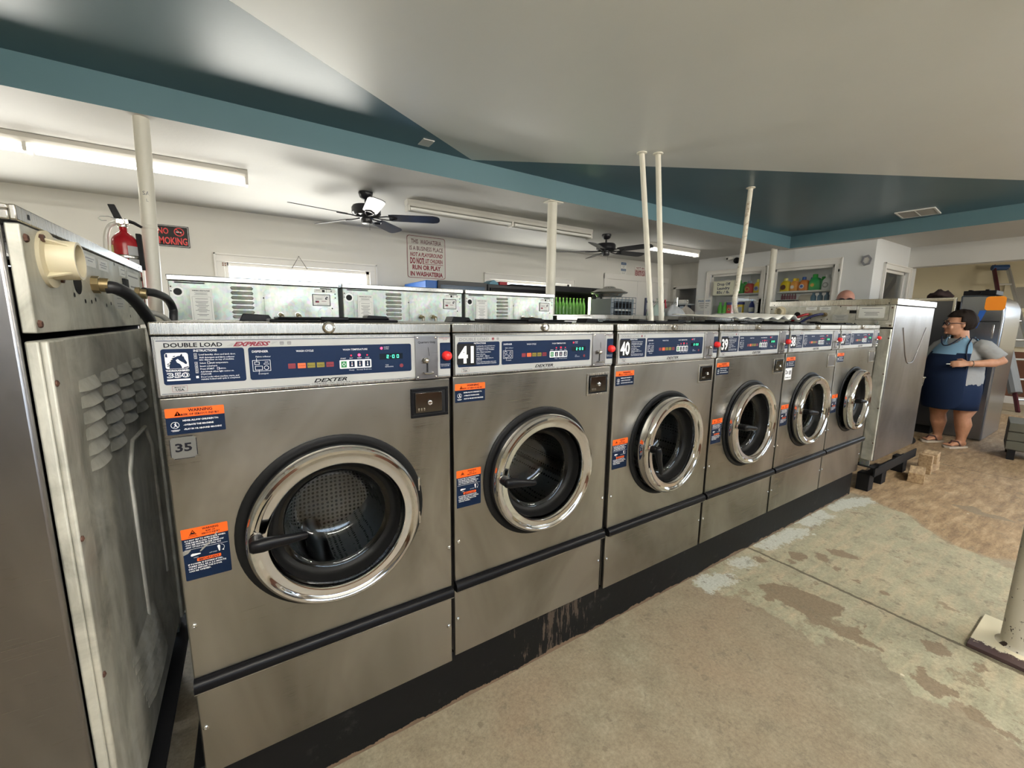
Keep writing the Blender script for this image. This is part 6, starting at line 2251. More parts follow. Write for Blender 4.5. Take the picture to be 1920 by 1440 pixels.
# lit glass-front cooler
root = thing('drinks_cooler', (3.88, 3.62, 0), 'black glass-front drinks cooler with rows of lit green bottles', 'vending machine')
mb = MB()
t_ = .03
mb.box(0, 0, 0, .03, .78, 1.78, VB)
mb.box(.90, 0, 0, .93, .78, 1.78, VB)
mb.box(.03, .75, 0, .90, .78, 1.78, mat('cooler_back', (.10, .10, .08), .5))
mb.box(.03, 0, 1.70, .90, .75, 1.78, VB)
mb.box(.03, 0, 0, .90, .75, .5, VB)
mb.box(.735, -.02, 0.05, .93, .0, 1.76, VB)
mb.build('cabinet', root, bevel=.004)
mb = MB()
a = Art(mb, lambda u, v, hh: (u, -.021 - hh, v))
LW = mat('cooler_lettering', (.75, .75, .75), .4)
a.text('cool', .80, 1.60, .06, LW, width=.07, bold=.02)
a.text('off?', .79, 1.50, .06, LW, width=.10, bold=.03)
a.disc(.825, 1.42, .035, LW)
a.text('$', .81, 1.40, .04, VB, bold=.02)
mb.build('lettering', root)
for z in (1.18, 1.38):
    mb = MB()
    mb.box(.03, .06, z - .012, .735, .70, z, mat('cooler_shelf', (.55, .58, .40), .4))
    mb.build('cooler_shelf', root)
mb = MB()
mb.box(.705, .02, .6, .732, .05, 1.64, mat('cooler_light', (1, 1, .9), .4, emit=(.85, 1.0, .55), estr=4.0))
tag(mb.build('cooler_light', root), 'glowing vertical light strip')
ld = bpy.data.lights.new('cooler_glow', 'AREA')
ld.shape = 'RECTANGLE'
ld.size, ld.size_y = .6, .05
ld.energy = 1.0
ld.color = (.90, 1.0, .62)
lo = bpy.data.objects.new('cooler_glow', ld)
lo.location = (.37, .05, 1.66)
lo.rotation_euler = (-.25, 0, 0)
COL.objects.link(lo)
lo.parent = root
mb = MB()
mb.add([(.03, .005, .5), (.735, .005, .5), (.735, .005, 1.70), (.03, .005, 1.70)], [(0, 1, 2, 3)], PANE)
mb.build('cooler_glass', root)
GB = mat('green_bottle_glass', (.09, .24, .045), .15)
first = None
for k in range(10):
    if first is None:
        b_ = thing('drink_bottle', (3.88 + .07, 3.74, 1.38), 'green glass bottle in the lit drinks cooler', 'bottle', 'green bottles in the drinks cooler')
        mb = MB()
        mb.lathe([(.001, 0), (.031, 0), (.031, .12), (.024, .165), (.012, .20), (.012, .235)], (0, 0, 0), (0, 0, 1), GB, n=16)
        mb.build('bottle_body', b_, smooth=40)
        mb = MB()
        mb.cyl((0, 0, .232), (0, 0, .245), .014, mat('bottle_cap_green', (.25, .5, .1), .3), n=12)
        mb.build('bottle_cap', b_)
        first = b_
    else:
        c_ = copy_tree(first)
        c_.location.x += .067 * k
first = None
for k in range(8):
    if first is None:
        b_ = thing('drink_can', (3.88 + .08, 3.74, 1.30 - .0), 'purple-topped drink can on the lower cooler shelf', 'can', 'cans in the drinks cooler')
        b_.location.z = 1.18
        mb = MB()
        mb.lathe([(.001, 0), (.028, 0), (.031, .008), (.031, .095), (.026, .105), (.024, .102), (.001, .102)], (0, 0, 0), (0, 0, 1), mat('can_purple', (.10, .08, .28), .3, .4), n=16)
        mb.build('can_body', b_, smooth=40)
        first = b_
    else:
        c_ = copy_tree(first)
        c_.location.x += .08 * k

# wire cage shelf with a big domed lid on it
root = thing('storage_rack', (4.40, 3.00, 0), 'grey wire-fronted rack beside the lit drinks cooler', 'rack')
WR = mat('rack_wire', (.10, .13, .16), .4, .6)
mb = MB()
mb.box(0, .02, 0.0, .46, .42, 1.60, mat('rack_inner', (.30, .33, .35), .5))
mb.box(.06, .010, 1.46, .40, .021, 1.56, BLACKM)
mb.box(.06, .010, 1.34, .40, .021, 1.43, BLACKM)
mb.box(.06, .005, 1.435, .36, .021, 1.455, PAPER)
mb.build('rack_body', root, bevel=.005)
mb = MB()
for k in range(8):
    x = -.01 + k * .069
    mb.cyl((x, 0, .1), (x, 0, 1.62), .004, WR, n=6)
for k in range(18):
    z = 1.62 - k * .075
    mb.cyl((-.01, 0, z), (.475, 0, z), .004, WR, n=6)
mb.build('wire_front', root)
root = thing('pot_lid', (4.52, 3.18, 1.626), 'wide domed metal lid lying on top of the wire-fronted rack', 'lid')
mb = MB()
LD = mat('lid_aluminium', (.62, .62, .60), .25, .9)
mb.lathe([(.001, .145), (.05, .145), (.085, .135), (.09, .118), (.17, .105), (.20, .085), (.235, .072), (.26, .060), (.245, .045), (.19, .035), (.17, .0), (.001, 0)], (0, 0, 0), (0, 0, 1), LD, n=48)
mb.build('lid_dome', root, smooth=30)

# rolling rail with plastic laundry bags
root = thing('garment_rail', (4.96, 2.90, 1.325), 'low chrome and black rail with white plastic laundry bags on it', 'cart')
mb = MB()
mb.cyl((0, 0, 0), (0, 0, .295), .016, mat('rail_navy', (.015, .02, .06), .4), n=14)
mb.build('upright', root)
mb = MB()
mb.cyl((.70, 0, 0), (.70, 0, .325), .018, CHROME_D, n=14)
mb.build('upright', root)
mb = MB()
mb.cyl((0, 0, .245), (.15, 0, .245), .017, mat('rail_navy', (.015, .02, .06), .4), n=14)
mb.cyl((.15, 0, .245), (.70, 0, .25), .013, CHROME_D, n=14)
mb.build('cross_bar', root)
mb = MB()
mb.box(-.03, -.03, 0, .73, .03, .008, GALV)
mb.build('base_bar', root, bevel=.002)
PL = mat('plastic_film', (.66, .68, .70), .28, trans=0.15, alpha=1.0)


def plastic_bag(x, y, z_top, z_bot, w, seed, label, tint=None):
    root = thing('laundry_bag', (x, y, z_bot), label, 'plastic bag', 'tied plastic laundry bags')
    r_ = random.Random(seed)
    m2 = tint or PL
    H = z_top - z_bot
    ph = [r_.uniform(0, 6) for _ in range(6)]
    mb = MB()
    rings = []
    for s_, rr in ((0, .55), (.04, .80), (.15, 1.0), (.32, .96), (.48, .74), (.60, .45), (.68, .22), (.74, .12)):
        ring = []
        for i in range(40):
            t_ = 2 * PI * i / 40
            f = 1 + (.10 + .12 * s_) * math.sin(5 * t_ + ph[0] + 4 * s_) + .06 * math.sin(11 * t_ + ph[1] - 6 * s_) + .04 * math.sin(17 * t_ + ph[2] + 9 * s_)
            ring.append((w / 2 * rr * f * math.cos(t_), w / 2.4 * rr * f * math.sin(t_), H * s_))
        rings.append(ring)
    mb.loft(rings, m2)
    mb.build('bag_body', root, smooth=75)
    for s_ in (-1, 1):
        mb = MB()
        mb.tube([(s_ * .01, 0, H * .72), (s_ * .022, -.02, H * .88), (s_ * .012, -.025, H * 1.0), (0, -.0, H * 1.02)], [.012, .014, .012, .010], m2, 8, flat=.35)
        mb.build('bag_handle', root, smooth=75)
    return root


plastic_bag(5.07, 2.80, 1.60, 1.327, .26, 1, 'leftmost white plastic bag with a green tint hanging on the rail', mat('plastic_film_green', (.50, .62, .56), .28, trans=.1))
plastic_bag(5.27, 3.03, 1.60, 1.327, .22, 2, 'white and pink plastic bag hanging between the two ceiling pipes', mat('plastic_film_pink', (.64, .58, .66), .28, trans=.1))
plastic_bag(5.43, 2.78, 1.61, 1.327, .36, 3, 'largest white plastic laundry bag at the right end of the rail')
plastic_bag(5.86, 2.88, 1.60, 1.327, .28, 5, 'tan plastic bag standing right of the chrome rail post', mat('plastic_film_tan', (.42, .38, .33), .35))
mb = MB()
mb.tube([(5.38, 2.9, 1.585), (5.36, 2.88, 1.60), (5.37, 2.87, 1.50), (5.39, 2.86, 1.47)], .012, mat('red_ribbon', (.4, .03, .05), .5), 8)
tag(mb.build('red_hanger', smooth=60), 'short red strap looped over the chrome rail', 'strap')
# folding table under the bags so that they stand on something
root = thing('folding_table', (5.35, 2.85, 0), 'long grey folding table beneath the plastic laundry bags', 'table')
mb = MB()
mb.box(-.45, -.25, 1.295, .85, .35, 1.325, GALV)
mb.build('table_top', root, bevel=.004)
for x in (-.40, .80):
    for y in (-.2, .30):
        mb = MB()
        mb.box(x - .02, y - .02, 0, x + .02, y + .02, 1.295, GALV)
        mb.build('leg', root)
# dark coat-stand-like shape in the passage
root = thing('water_dispenser', (7.15, 3.80, 0), 'tall dark stand with a pale shelf in the passage doorway', 'stand')
mb = MB()
mb.box(0, 0, 0, .18, .22, 1.60, mat('stand_dark', (.03, .04, .06), .4))
mb.box(-.06, -.04, 1.60, .24, .26, 1.625, mat('stand_grey', (.35, .38, .40), .4))
mb.build('stand_body', root, bevel=.004)
mb = MB()
mb.box(-.008, .03, 1.1, 0, .11, 1.58, mat('stand_pale', (.45, .52, .62), .4))
mb.build('front_strip', root)
mb = MB()
mb.box(.02, .03, 1.625, .14, .17, 1.70, PAPER)
mb.build('paper_stack', root)

# ================================================================ FAR RIGHT
# aluminium ladder leaning on the far wall
root = thing('ladder', (10.2, -0.05, 0), 'aluminium ladder leaning against the cream wall, with blue tape and dark rails', 'ladder')
top = Vector((0.60, 0.56, 2.27))
bot = Vector((-0.25, -0.16, 0.0))
side = Vector((0.18, -0.27, 0)).normalized() * .30
AL = mat('ladder_aluminium', (.62, .62, .60), .3, .8)
for k in (0, 1):
    mb = MB()
    a_, b_ = bot + side * (k - .5), top + side * .55 * (k - .5)
    mb.tube([a_, b_], .038, AL if k else mat('ladder_dark', (.10, .02, .03), .4), 8, flat=.45)
    mb.build('side_rail', root)
for i in range(7):
    s_ = .08 + i * .13
    c_ = bot.lerp(top, s_)
    w_ = side * (1 - .45 * s_)
    mb = MB()
    mb.cyl(c_ - w_ * .5, c_ + w_ * .5, .016, AL, n=10)
    mb.build('rung', root)
mb = MB()
c_ = bot.lerp(top, .985)
mb.tube([c_ - side * .35, c_ + side * .30], .045, mat('ladder_cap_blue', (.03, .08, .20), .4), 8)
mb.build('top_cap', root)
c0, c1 = bot.lerp(top, .60), bot.lerp(top, .52)
mb = MB()
mb.tube([c0 - side * .45, c1 - side * .45], .075, mat('tape_blue', (.02, .18, .60), .5), 10)
tag(mb.build('blue_tape', root), 'band of bright blue tape')
mb = MB()
mb.tube([c0 + (c0 - c1) * 1.6 - side * .45, c0 - side * .45], .070, mat('rail_grey', (.22, .24, .26), .45), 10)
mb.tube([c1 - side * .45, bot.lerp(top, .12) - side * .45], .075, mat('rail_grey', (.22, .24, .26), .45), 10)
mb.build('rail_cover', root)
# notice board / window casing on far wall
root = thing('framed_board', (10.885, 0.0, 1.72), 'cream-framed grey board on the far wall beside the ladder', 'board')
mb = MB()
mb.box(-.02, -.45, -.22, 0, .43, .25, P_WALLC)
mb.build('board_frame', root, bevel=.004)
mb = MB()
mb.box(-.025, -.40, -.15, -.02, .30, .19, mat('board_grey', (.30, .28, .24), .6))
mb.build('board_face', root)
root = thing('printed_poster', (10.885, -.05, 1.18), 'grey poster of dense small print under the cream-framed board', 'poster')
mb = MB()
mb.box(-.006, -.35, -.24, 0, .26, .24, mat('poster_grey', (.42, .42, .38), .6))
a = Art(mb, lambda u, v, hh: (-.006 - hh, -u, v))
r_ = random.Random(9)
for i in range(26):
    for j in range(3):
        a.rect(-.24 + j * .19, -.225 + i * .0172, -.24 + j * .19 + r_.uniform(.08, .17), -.219 + i * .0172, GREYTX)
mb.build('poster_sheet', root)
# wooden blocks by the end washer
WOOD = mat('raw_wood', (.42, .29, .16), .7)
t = NT(WOOD)
n1 = t.noise(t.coord((3, 14, 14)), 4, 5, .6)
t.l(t.ramp(n1, [(.3, (.24, .15, .08)), (.6, (.46, .33, .19)), (.8, (.62, .49, .30))]), t.b.inputs['Base Color'])
for (x, y, z, w, d, h, rz, lb) in ((4.86, -.14, 0, .26, .10, .085, .2, 'weathered wooden block lying on the floor at the foot of the end washer'), (5.12, -.13, .0, .035, .09, .17, 0, 'upright wooden slat between the two wooden blocks'),
                                   (5.26, -.13, .085, .17, .10, .085, 0.1, 'pale sawn wooden block, upper one beside the end washer'), (5.28, -.12, 0, .16, .10, .085, -.1, 'dark wooden block under the pale sawn one')):
    mb = MB()
    mb.box(-w / 2, -d / 2, 0, w / 2, d / 2, h, WOOD)
    o = mb.build('wooden_block', bevel=.004)
    o.location = (x, y, z)
    o.rotation_euler = (0, 0, rz)
    tag(o, lb, 'wood block')
# low greenish crate at the right edge
root = thing('storage_crate', (6.62, -.72, 0), 'dark greenish crate on short black feet at the right edge of the photo', 'crate', None, .15)
CR = mat('crate_green', (.09, .09, .07), .6)
mb = MB()
for z in (.10, .19, .28):
    mb.box(-.22, 0, z, .22, .34, z + .082, CR)
mb.box(-.21, .01, .09, .21, .33, .36, CR)
mb.build('crate_body', root, bevel=.004)
for x in (-.18, .18):
    for y in (.03, .27):
        mb = MB()
        mb.box(x - .035, y, 0, x + .035, y + .05, .10, BLACKM)
        mb.build('foot', root)
# wire laundry cart
root = thing('laundry_cart', (6.30, .52, 0), 'chrome wire laundry cart with dark cloth in it, in front of the woman', 'laundry cart', None, .3)
CW = mat('cart_chrome', (.55, .56, .55), .2, .9)
CL = mat('cart_frame', (.16, .17, .13), .4, .6)
mb = MB()
for z, e_ in ((.74, .0), (.66, .01), (.58, .02), (.50, .03), (.44, .035)):
    mb.tube([(-.20 + e_, -.28 + e_, z), (.20 - e_, -.28 + e_, z), (.20 - e_, .28 - e_, z), (-.20 + e_, .28 - e_, z), (-.20 + e_, -.28 + e_, z)], .004 if z < .74 else .008, CW, 8)
for i in range(9):
    y = -.27 + i * .0675
    for s_ in (-1, 1):
        mb.cyl((s_ * .20, y, .74), (s_ * .165, y * .9, .44), .003, CW, n=6)
for i in range(7):
    x = -.18 + i * .06
    for s_ in (-1, 1):
        mb.cyl((x, s_ * .28, .74), (x * .85, s_ * .245, .44), .003, CW, n=6)
mb.build('wire_basket', root, smooth=60)
mb = MB()
mb.box(-.165, -.24, .435, .165, .24, .445, CL)
mb.box(-.17, -.25, .17, .17, .25, .185, CW)
mb.build('lower_shelf', root, bevel=.003)
for x in (-.17, .17):
    for y in (-.25, .25):
        mb = MB()
        mb.cyl((x, y, .09), (x, y, .46), .011, CL, n=10)
        mb.build('leg', root)
        mb = MB()
        mb.cyl((x - .012, y, .042), (x + .012, y, .042), .042, RUBBER, n=18)
        mb.build('caster', root)
mb = MB()
rings = []
for i, z in enumerate((.46, .60, .72, .77, .80)):
    rr = (.15, .17, .18, .14, .05)[i]
    rings.append([(rr * math.cos(q) * (1 + .1 * math.sin(3 * q + i)), 1.3 * rr * math.sin(q) * (1 + .08 * math.cos(4 * q + i)), z + .012 * math.sin(5 * q + i)) for q in [2 * PI * k / 20 for k in range(20)]])
mb.loft(rings, mat('navy_cloth', (.015, .02, .05), .85))
o = mb.build('folded_laundry', smooth=75)
o.location = (6.30, .52, 0)
tag(o, 'dark navy laundry heaped in the chrome cart', 'laundry')


# ================================================================ PEOPLE
def skin_mat(name, c0, c1):
    m_ = mat(name, c0, 0.5)
    t = NT(m_)
    n1 = t.noise(t.coord((1, 1, 1)), 14, 4, .6)
    t.l(t.ramp(n1, [(.35, c0), (.7, c1)]), t.b.inputs['Base Color'])
    t.b.inputs['Subsurface Weight'].default_value = 0.05
    t.b.inputs['Subsurface Radius'].default_value = (.02, .008, .004)
    return m_


def remesh(o, vs, it=6, f=.5):
    r_ = o.modifiers.new('surface', 'REMESH')
    r_.mode = 'VOXEL'
    r_.voxel_size = vs
    r_.use_smooth_shade = True
    s_ = o.modifiers.new('soften', 'SMOOTH')
    s_.factor = f
    s_.iterations = it
    return o


def ell(cx, cy, z, a, b, n=28, p=2.3):
    """ellipse ring, half width a (x), half depth b (y)"""
    out = []
    for i in range(n):
        t_ = 2 * PI * i / n
        c_, s_ = math.cos(t_), math.sin(t_)
        out.append((cx + math.copysign(abs(c_) ** (2 / p), c_) * a, cy + math.copysign(abs(s_) ** (2 / p), s_) * b, z))
    return out


def head_geo(mb, m_, c, rz, s=1.0, tilt=0.0):
    """head with brow, nose, lips, chin and ears, facing local -y"""
    T0 = mb.T
    mb.T = T0 @ Matrix.Translation(c) @ Matrix.Rotation(rz, 4, 'Z') @ Matrix.Rotation(tilt, 4, 'X') @ Matrix.Scale(s, 4)
    mb.ball((0, .010, .030), .100, m_, 28, 18, (.80, .98, .92))
    mb.loft([ell(0, -.020, -.110, .030, .030), ell(0, -.028, -.095, .048, .052), ell(0, -.022, -.060, .064, .068), ell(0, -.014, -.020, .072, .080), ell(0, -.008, .030, .074, .088)], m_)
    mb.ball((0, -.082, -.086), .022, m_, 12, 8, (1, .8, .8))           # chin
    mb.ball((0, -.090, .030), .024, m_, 12, 8, (2.0, .45, .5))         # brow
    mb.tube([(0, -.088, .018), (0, -.100, -.006), (0, -.111, -.026), (0, -.098, -.036)], [.008, .010, .015, .009], m_, 10)
    for s_ in (-1, 1):
        mb.ball((s_ * .011, -.099, -.030), .009, m_, 8, 6)             # nostrils
        mb.ball((s_ * .040, -.074, -.030), .026, m_, 12, 8, (1, .7, .9))  # cheeks
        mb.ball((s_ * .078, .012, -.005), .022, m_, 12, 8, (.35, .75, 1.25))  # ears
    mb.ball((0, -.094, -.054), .015, m_, 12, 6, (1.5, .5, .38))
    mb.ball((0, -.091, -.063), .014, m_, 12, 6, (1.4, .5, .42))
    M = mb.T.copy()
    mb.T = T0
    return M


def hand_geo(mb, m_, wrist, d, palm_n, curl, s=1.0, thumb=1):
    """palm, four separate bent fingers and a thumb leaving the side of the palm"""
    wrist, d, pn = Vector(wrist), Vector(d).normalized(), Vector(palm_n).normalized()
    sd = d.cross(pn).normalized()
    pn = sd.cross(d).normalized()
    P0 = wrist
    rings = []
    for t_, w_, th in ((0, .024, .018), (.02, .030, .016), (.05, .038, .015), (.078, .040, .013), (.088, .036, .010)):
        c_ = P0 + d * t_ * s
        rings.append([tuple(c_ + sd * w_ * s * math.cos(q) + pn * th * s * math.sin(q)) for q in [2 * PI * k / 14 for k in range(14)]])
    mb.loft(rings, m_)
    for k, (off, L) in enumerate(((-.030, .060), (-.010, .070), (.010, .066), (.029, .052))):
        p = P0 + d * .080 * s + sd * off * s
        dd = d.copy()
        pts, rr = [p - d * .012 * s, p], [.0085 * s, .0088 * s]
        for j in range(3):
            a_ = curl * (0.75 + .18 * j) * (1 + .08 * k)
            dd = (dd * math.cos(a_) + pn * math.sin(a_)).normalized()
            p = p + dd * L * s * (.45, .32, .23)[j]
            pts.append(p.copy())
            rr.append((.0082, .0075, .0062)[j] * s)
        mb.tube(pts, rr, m_, 9)
        mb.ball(p, .0064 * s, m_, 8, 6)
    tb = P0 + d * .022 * s - sd * .026 * s * thumb
    t1 = tb + (d * .5 - sd * thumb * .75 + pn * .35).normalized() * .035 * s
    t2 = t1 + (d * .85 - sd * thumb * .15 + pn * .5).normalized() * .032 * s
    mb.tube([tb, t1, t2], [.013 * s, .0105 * s, .008 * s], m_, 10)
    mb.ball(t2, .0082 * s, m_, 8, 6)


SK = skin_mat('skin_tan', (0.46, 0.23, 0.135), (0.58, 0.31, 0.20))
NAVYC = mat('apron_navy', (0.009, 0.019, 0.052), 0.8, spec=.2)
YOKE = mat('apron_light_blue', (0.22, 0.40, 0.58), 0.75)
TEE = mat('tee_grey', (0.34, 0.35, 0.35), 0.85)
TRIMN = mat('apron_trim', (0.006, 0.010, 0.030), 0.6)
HAIR = mat('hair_dark', (0.014, 0.009, 0.007), 0.7, spec=0.2)
t = NT(HAIR)
t.bump(t.noise(t.coord((40, 40, 6)), 8, 3, .6), .5, .006)

woman = thing('person', (6.475, 0.035, 0.0), 'standing person in navy and light blue apron over grey tee, with dark hair and glasses', 'person', None, math.radians(240.3))
mb = MB()
# legs (feet parallel to facing), y = -forward
for s_, fx, fy, ky, kx in ((1, .105, .075, .060, .105), (-1, -.115, .060, .020, -.100)):
    mb.tube([(s_ * .10, .02, .66), (kx * 1.05, ky, .42), (kx, ky - .012, .335), (kx * 1.02, ky + .012, .25), (fx, fy + .004, .12), (fx, fy, .065)], [.105, .088, .064, .067, .040, .036], SK, 18)
    mb.ball((kx, ky - .022, .335), .056, SK, 16, 10)
    mb.ball((fx, fy + .02, .052), .036, SK, 12, 8)
    mb.loft([[(fx + w_ * math.cos(q), y_, z_ + h_ * math.sin(q)) for q in [2 * PI * k / 14 for k in range(14)]] for y_, w_, h_, z_ in ((fy + .045, .022, .020, .048), (fy + .015, .033, .034, .058), (fy - .04, .037, .030, .052), (fy - .09, .040, .021, .044), (fy - .12, .036, .014, .038))], SK)
    for k in range(5):
        tx = fx + (k - 2) * .0165
        L = (.030, .027, .025, .022, .018)[k if s_ < 0 else 4 - k] if False else (.032 - .003 * (k if s_ > 0 else 4 - k))
        mb.tube([(tx, fy - .110, .038), (tx, fy - .118 - L, .034)], [.010, .008], SK, 8)
# torso core under the clothes
mb.loft([ell(0, .0, .55, .17, .13), ell(0, -.02, .75, .20, .16), ell(0, -.005, .95, .185, .145), ell(0, .02, 1.06, .15, .10), ell(0, .02, 1.13, .08, .065)], SK)
mb.tube([(0, .020, 1.08), (0, .008, 1.16), (-.004, -.004, 1.24)], [.066, .058, .056], SK, 18)
# left arm bent across the waist, right arm reaching down to the cart
LW_ = (.255, -.175, .915)
mb.tube([(.180, .02, 1.10), (.250, .050, 1.02), (.318, .080, .945), (.312, .010, .930), (.285, -.085, .920), LW_], [.055, .056, .048, .043, .034, .027], SK, 14)
hand_geo(mb, SK, LW_, (-.42, -.90, -.04), (-.80, .35, -.40), .50, .95, thumb=1)
RW_ = (-.235, -.235, .720)
mb.tube([(-.180, .02, 1.10), (-.225, -.02, .99), (-.245, -.075, .865), (-.240, -.160, .790), RW_], [.055, .052, .043, .037, .026], SK, 14)
hand_geo(mb, SK, RW_, (.0, -.80, -.60), (.3, .5, -.8), .45, .95, thumb=-1)
HM = head_geo(mb, SK, (-.015, -.035, 1.300), math.radians(-28), 1.02)
o = mb.build('body', woman)
remesh(o, .0062, 4, .4)
# hair: short, swept back, covering crown, nape and sides down to the ears
mb = MB()
mb.T = HM
n_, k_ = 40, 26
vs, idx = [], {}
for j in range(k_ + 1):
    ph = PI * j / k_
    for i in range(n_):
        t_ = 2 * PI * i / n_
        bmp = 1 + .035 * math.sin(7 * t_ + 3 * ph) + .03 * math.sin(11 * t_ - 5 * ph)
        vs.append((.093 * bmp * math.sin(ph) * math.cos(t_), .022 + .113 * bmp * math.sin(ph) * math.sin(t_), .036 + .108 * bmp * math.cos(ph)))
fs = []
for j in range(k_):
    for i in range(n_):
        q = [j * n_ + i, j * n_ + (i + 1) % n_, (j + 1) * n_ + (i + 1) % n_, (j + 1) * n_ + i]
        cx = sum(vs[a_][0] for a_ in q) / 4
        cy = sum(vs[a_][1] for a_ in q) / 4
        cz = sum(vs[a_][2] for a_ in q) / 4
        if cz > .078 - .25 * max(0, -cy - .02) * 0 and cy < -.02 and cz > .072:
            fs.append(q)
        elif cy >= -.02 and cy < .028 and cz > .022:
            fs.append(q)
        elif cy >= .028 and cz > -.055:
            fs.append(q)
mb.add(vs, fs, HAIR)
h_ = mb.build('hair', woman, smooth=80)
sd = h_.modifiers.new('thick', 'SOLIDIFY')
sd.thickness = .016
sd.offset = -.3
# glasses
mb = MB()
mb.T = HM
for s_ in (-1, 1):
    pts = [(s_ * .036 + .027 * math.cos(q), -.103 + .010 * abs(s_ * .036 + .027 * math.cos(q)) / .06, .008 + .018 * math.sin(q)) for q in [2 * PI * k / 16 for k in range(17)]]
    mb.tube(pts, .0028, TRIMN, 6)
    mb.tube([(s_ * .063, -.094, .012), (s_ * .080, -.040, .012), (s_ * .084, .015, .006)], .0028, TRIMN, 6)
mb.tube([(-.010, -.106, .010), (.010, -.106, .010)], .0025, TRIMN, 6)
g = mb.build('glasses', woman, smooth=70)
mb = MB()
mb.T = HM
for s_ in (-1, 1):
    mb.ball((s_ * .033, -.083, .008), .013, mat('eye_white', (.6, .58, .55), .3), 12, 8)
    mb.ball((s_ * .033, -.092, .008), .006, mat('eye_dark', (.02, .012, .01), .2), 10, 6)
mb.build('eyes', woman)
mb = MB()
mb.T = HM
mb.ball((0, -.099, -.0545), .013, mat('lips', (.30, .09, .075), .5), 12, 6, (1.5, .5, .22))
mb.ball((0, -.096, -.0620), .012, mat('lips', (.30, .09, .075), .5), 12, 6, (1.4, .5, .28))
for s_ in (-1, 1):
    mb.tube([(s_ * .015, -.104, .034), (s_ * .035, -.101, .039), (s_ * .055, -.088, .033)], .0035, HAIR, 6)
mb.build('lips_and_brows', woman)
# grey tee
mb = MB()
mb.loft([ell(0, -.010, .60, .218, .185), ell(0, -.015, .74, .228, .195), ell(0, -.015, .86, .222, .190), ell(0, -.005, .96, .212, .178), ell(0, .010, 1.05, .190, .135), ell(0, .018, 1.11, .150, .098), ell(0, .012, 1.155, .082, .078)], TEE)
mb.tube([(.150, .02, 1.09), (.200, .028, 1.075), (.250, .050, 1.02), (.305, .075, .965)], [.070, .076, .076, .074], TEE, 16)
mb.tube([(-.150, .02, 1.09), (-.195, .012, 1.06), (-.222, -.012, .995), (-.240, -.045, .92)], [.068, .074, .072, .066], TEE, 16)
o = mb.build('tee_shirt', woman)
remesh(o, .008, 3, .4)
dn = o.modifiers.new('folds', 'DISPLACE')
tx = bpy.data.textures.new('folds', 'CLOUDS')
tx.noise_scale = .05
dn.texture = tx
dn.strength = .010
dn.mid_level = .5
# navy shorts
mb = MB()
mb.loft([ell(0, -.000, .425, .222, .168, p=2.6), ell(0, -.004, .52, .228, .184), ell(0, -.008, .63, .230, .192), ell(0, -.010, .72, .222, .186)], NAVYC, cap=False)
o = mb.build('shorts', woman, smooth=80)
sd = o.modifiers.new('thick', 'SOLIDIFY')
sd.thickness = .006


def apron_panel(a0, a1, z0, z1, out, name, yoke, rnd=0.0, neck=None):
    """panel wrapped round the torso between two angles (0 = front, + towards her left)"""
    prof = [(.40, .226, .186, -.004), (.52, .236, .200, -.006), (.63, .240, .208, -.012), (.74, .240, .212, -.018), (.86, .236, .208, -.018), (.96, .224, .196, -.008), (1.05, .200, .152, .008), (1.11, .162, .112, .016), (1.165, .105, .092, .012), (1.20, .07, .07, .01)]
    nz, na = 44, 36
    mb = MB()
    vs, fs, mi = [], [], []
    for j in range(nz + 1):
        for i in range(na + 1):
            s_ = i / na
            t_ = math.radians(a0 + (a1 - a0) * s_)
            zz = z0 + (z1 - z0) * j / nz
            if rnd and j < nz * .35:
                e_ = abs(2 * s_ - 1)
                zz += rnd * (e_ ** 5) * (1 - j / (nz * .35))
            for k in range(len(prof) - 1):
                if prof[k][0] <= zz <= prof[k + 1][0] or k == len(prof) - 2:
                    f = min(1, max(0, (zz - prof[k][0]) / (prof[k + 1][0] - prof[k][0])))
                    a_, b_, cy = [prof[k][q] + (prof[k + 1][q] - prof[k][q]) * f for q in (1, 2, 3)]
                    if zz >= prof[k][0]:
                        pass
                    if prof[k][0] <= zz <= prof[k + 1][0]:
                        break
            w_ = 1 + .012 * math.sin(6 * t_ + 9 * zz) * (1.1 - zz)
            vs.append(((a_ + out) * w_ * math.sin(t_), cy - (b_ + out) * w_ * math.cos(t_), zz))
    for j in range(nz):
        for i in range(na):
            q = [j * (na + 1) + i, j * (na + 1) + i + 1, (j + 1) * (na + 1) + i + 1, (j + 1) * (na + 1) + i]
            c_ = [sum(vs[a_][r] for a_ in q) / 4 for r in range(3)]
            if neck and c_[2] > neck[0] + (abs(c_[0]) / neck[1]) ** 2 * (1.19 - neck[0]):
                continue
            up = c_[2] > .985 + .35 * max(0, abs(c_[0]) - .02) * .5
            mb.f.append(tuple(q))
            mb.mi.append(mb.m(YOKE if (yoke and up) else NAVYC))
    mb.v = [tuple(v_) for v_ in vs]
    o = mb.build(name, woman, smooth=80)
    sd = o.modifiers.new('thick', 'SOLIDIFY')
    sd.thickness = .005
    return vs, na, nz


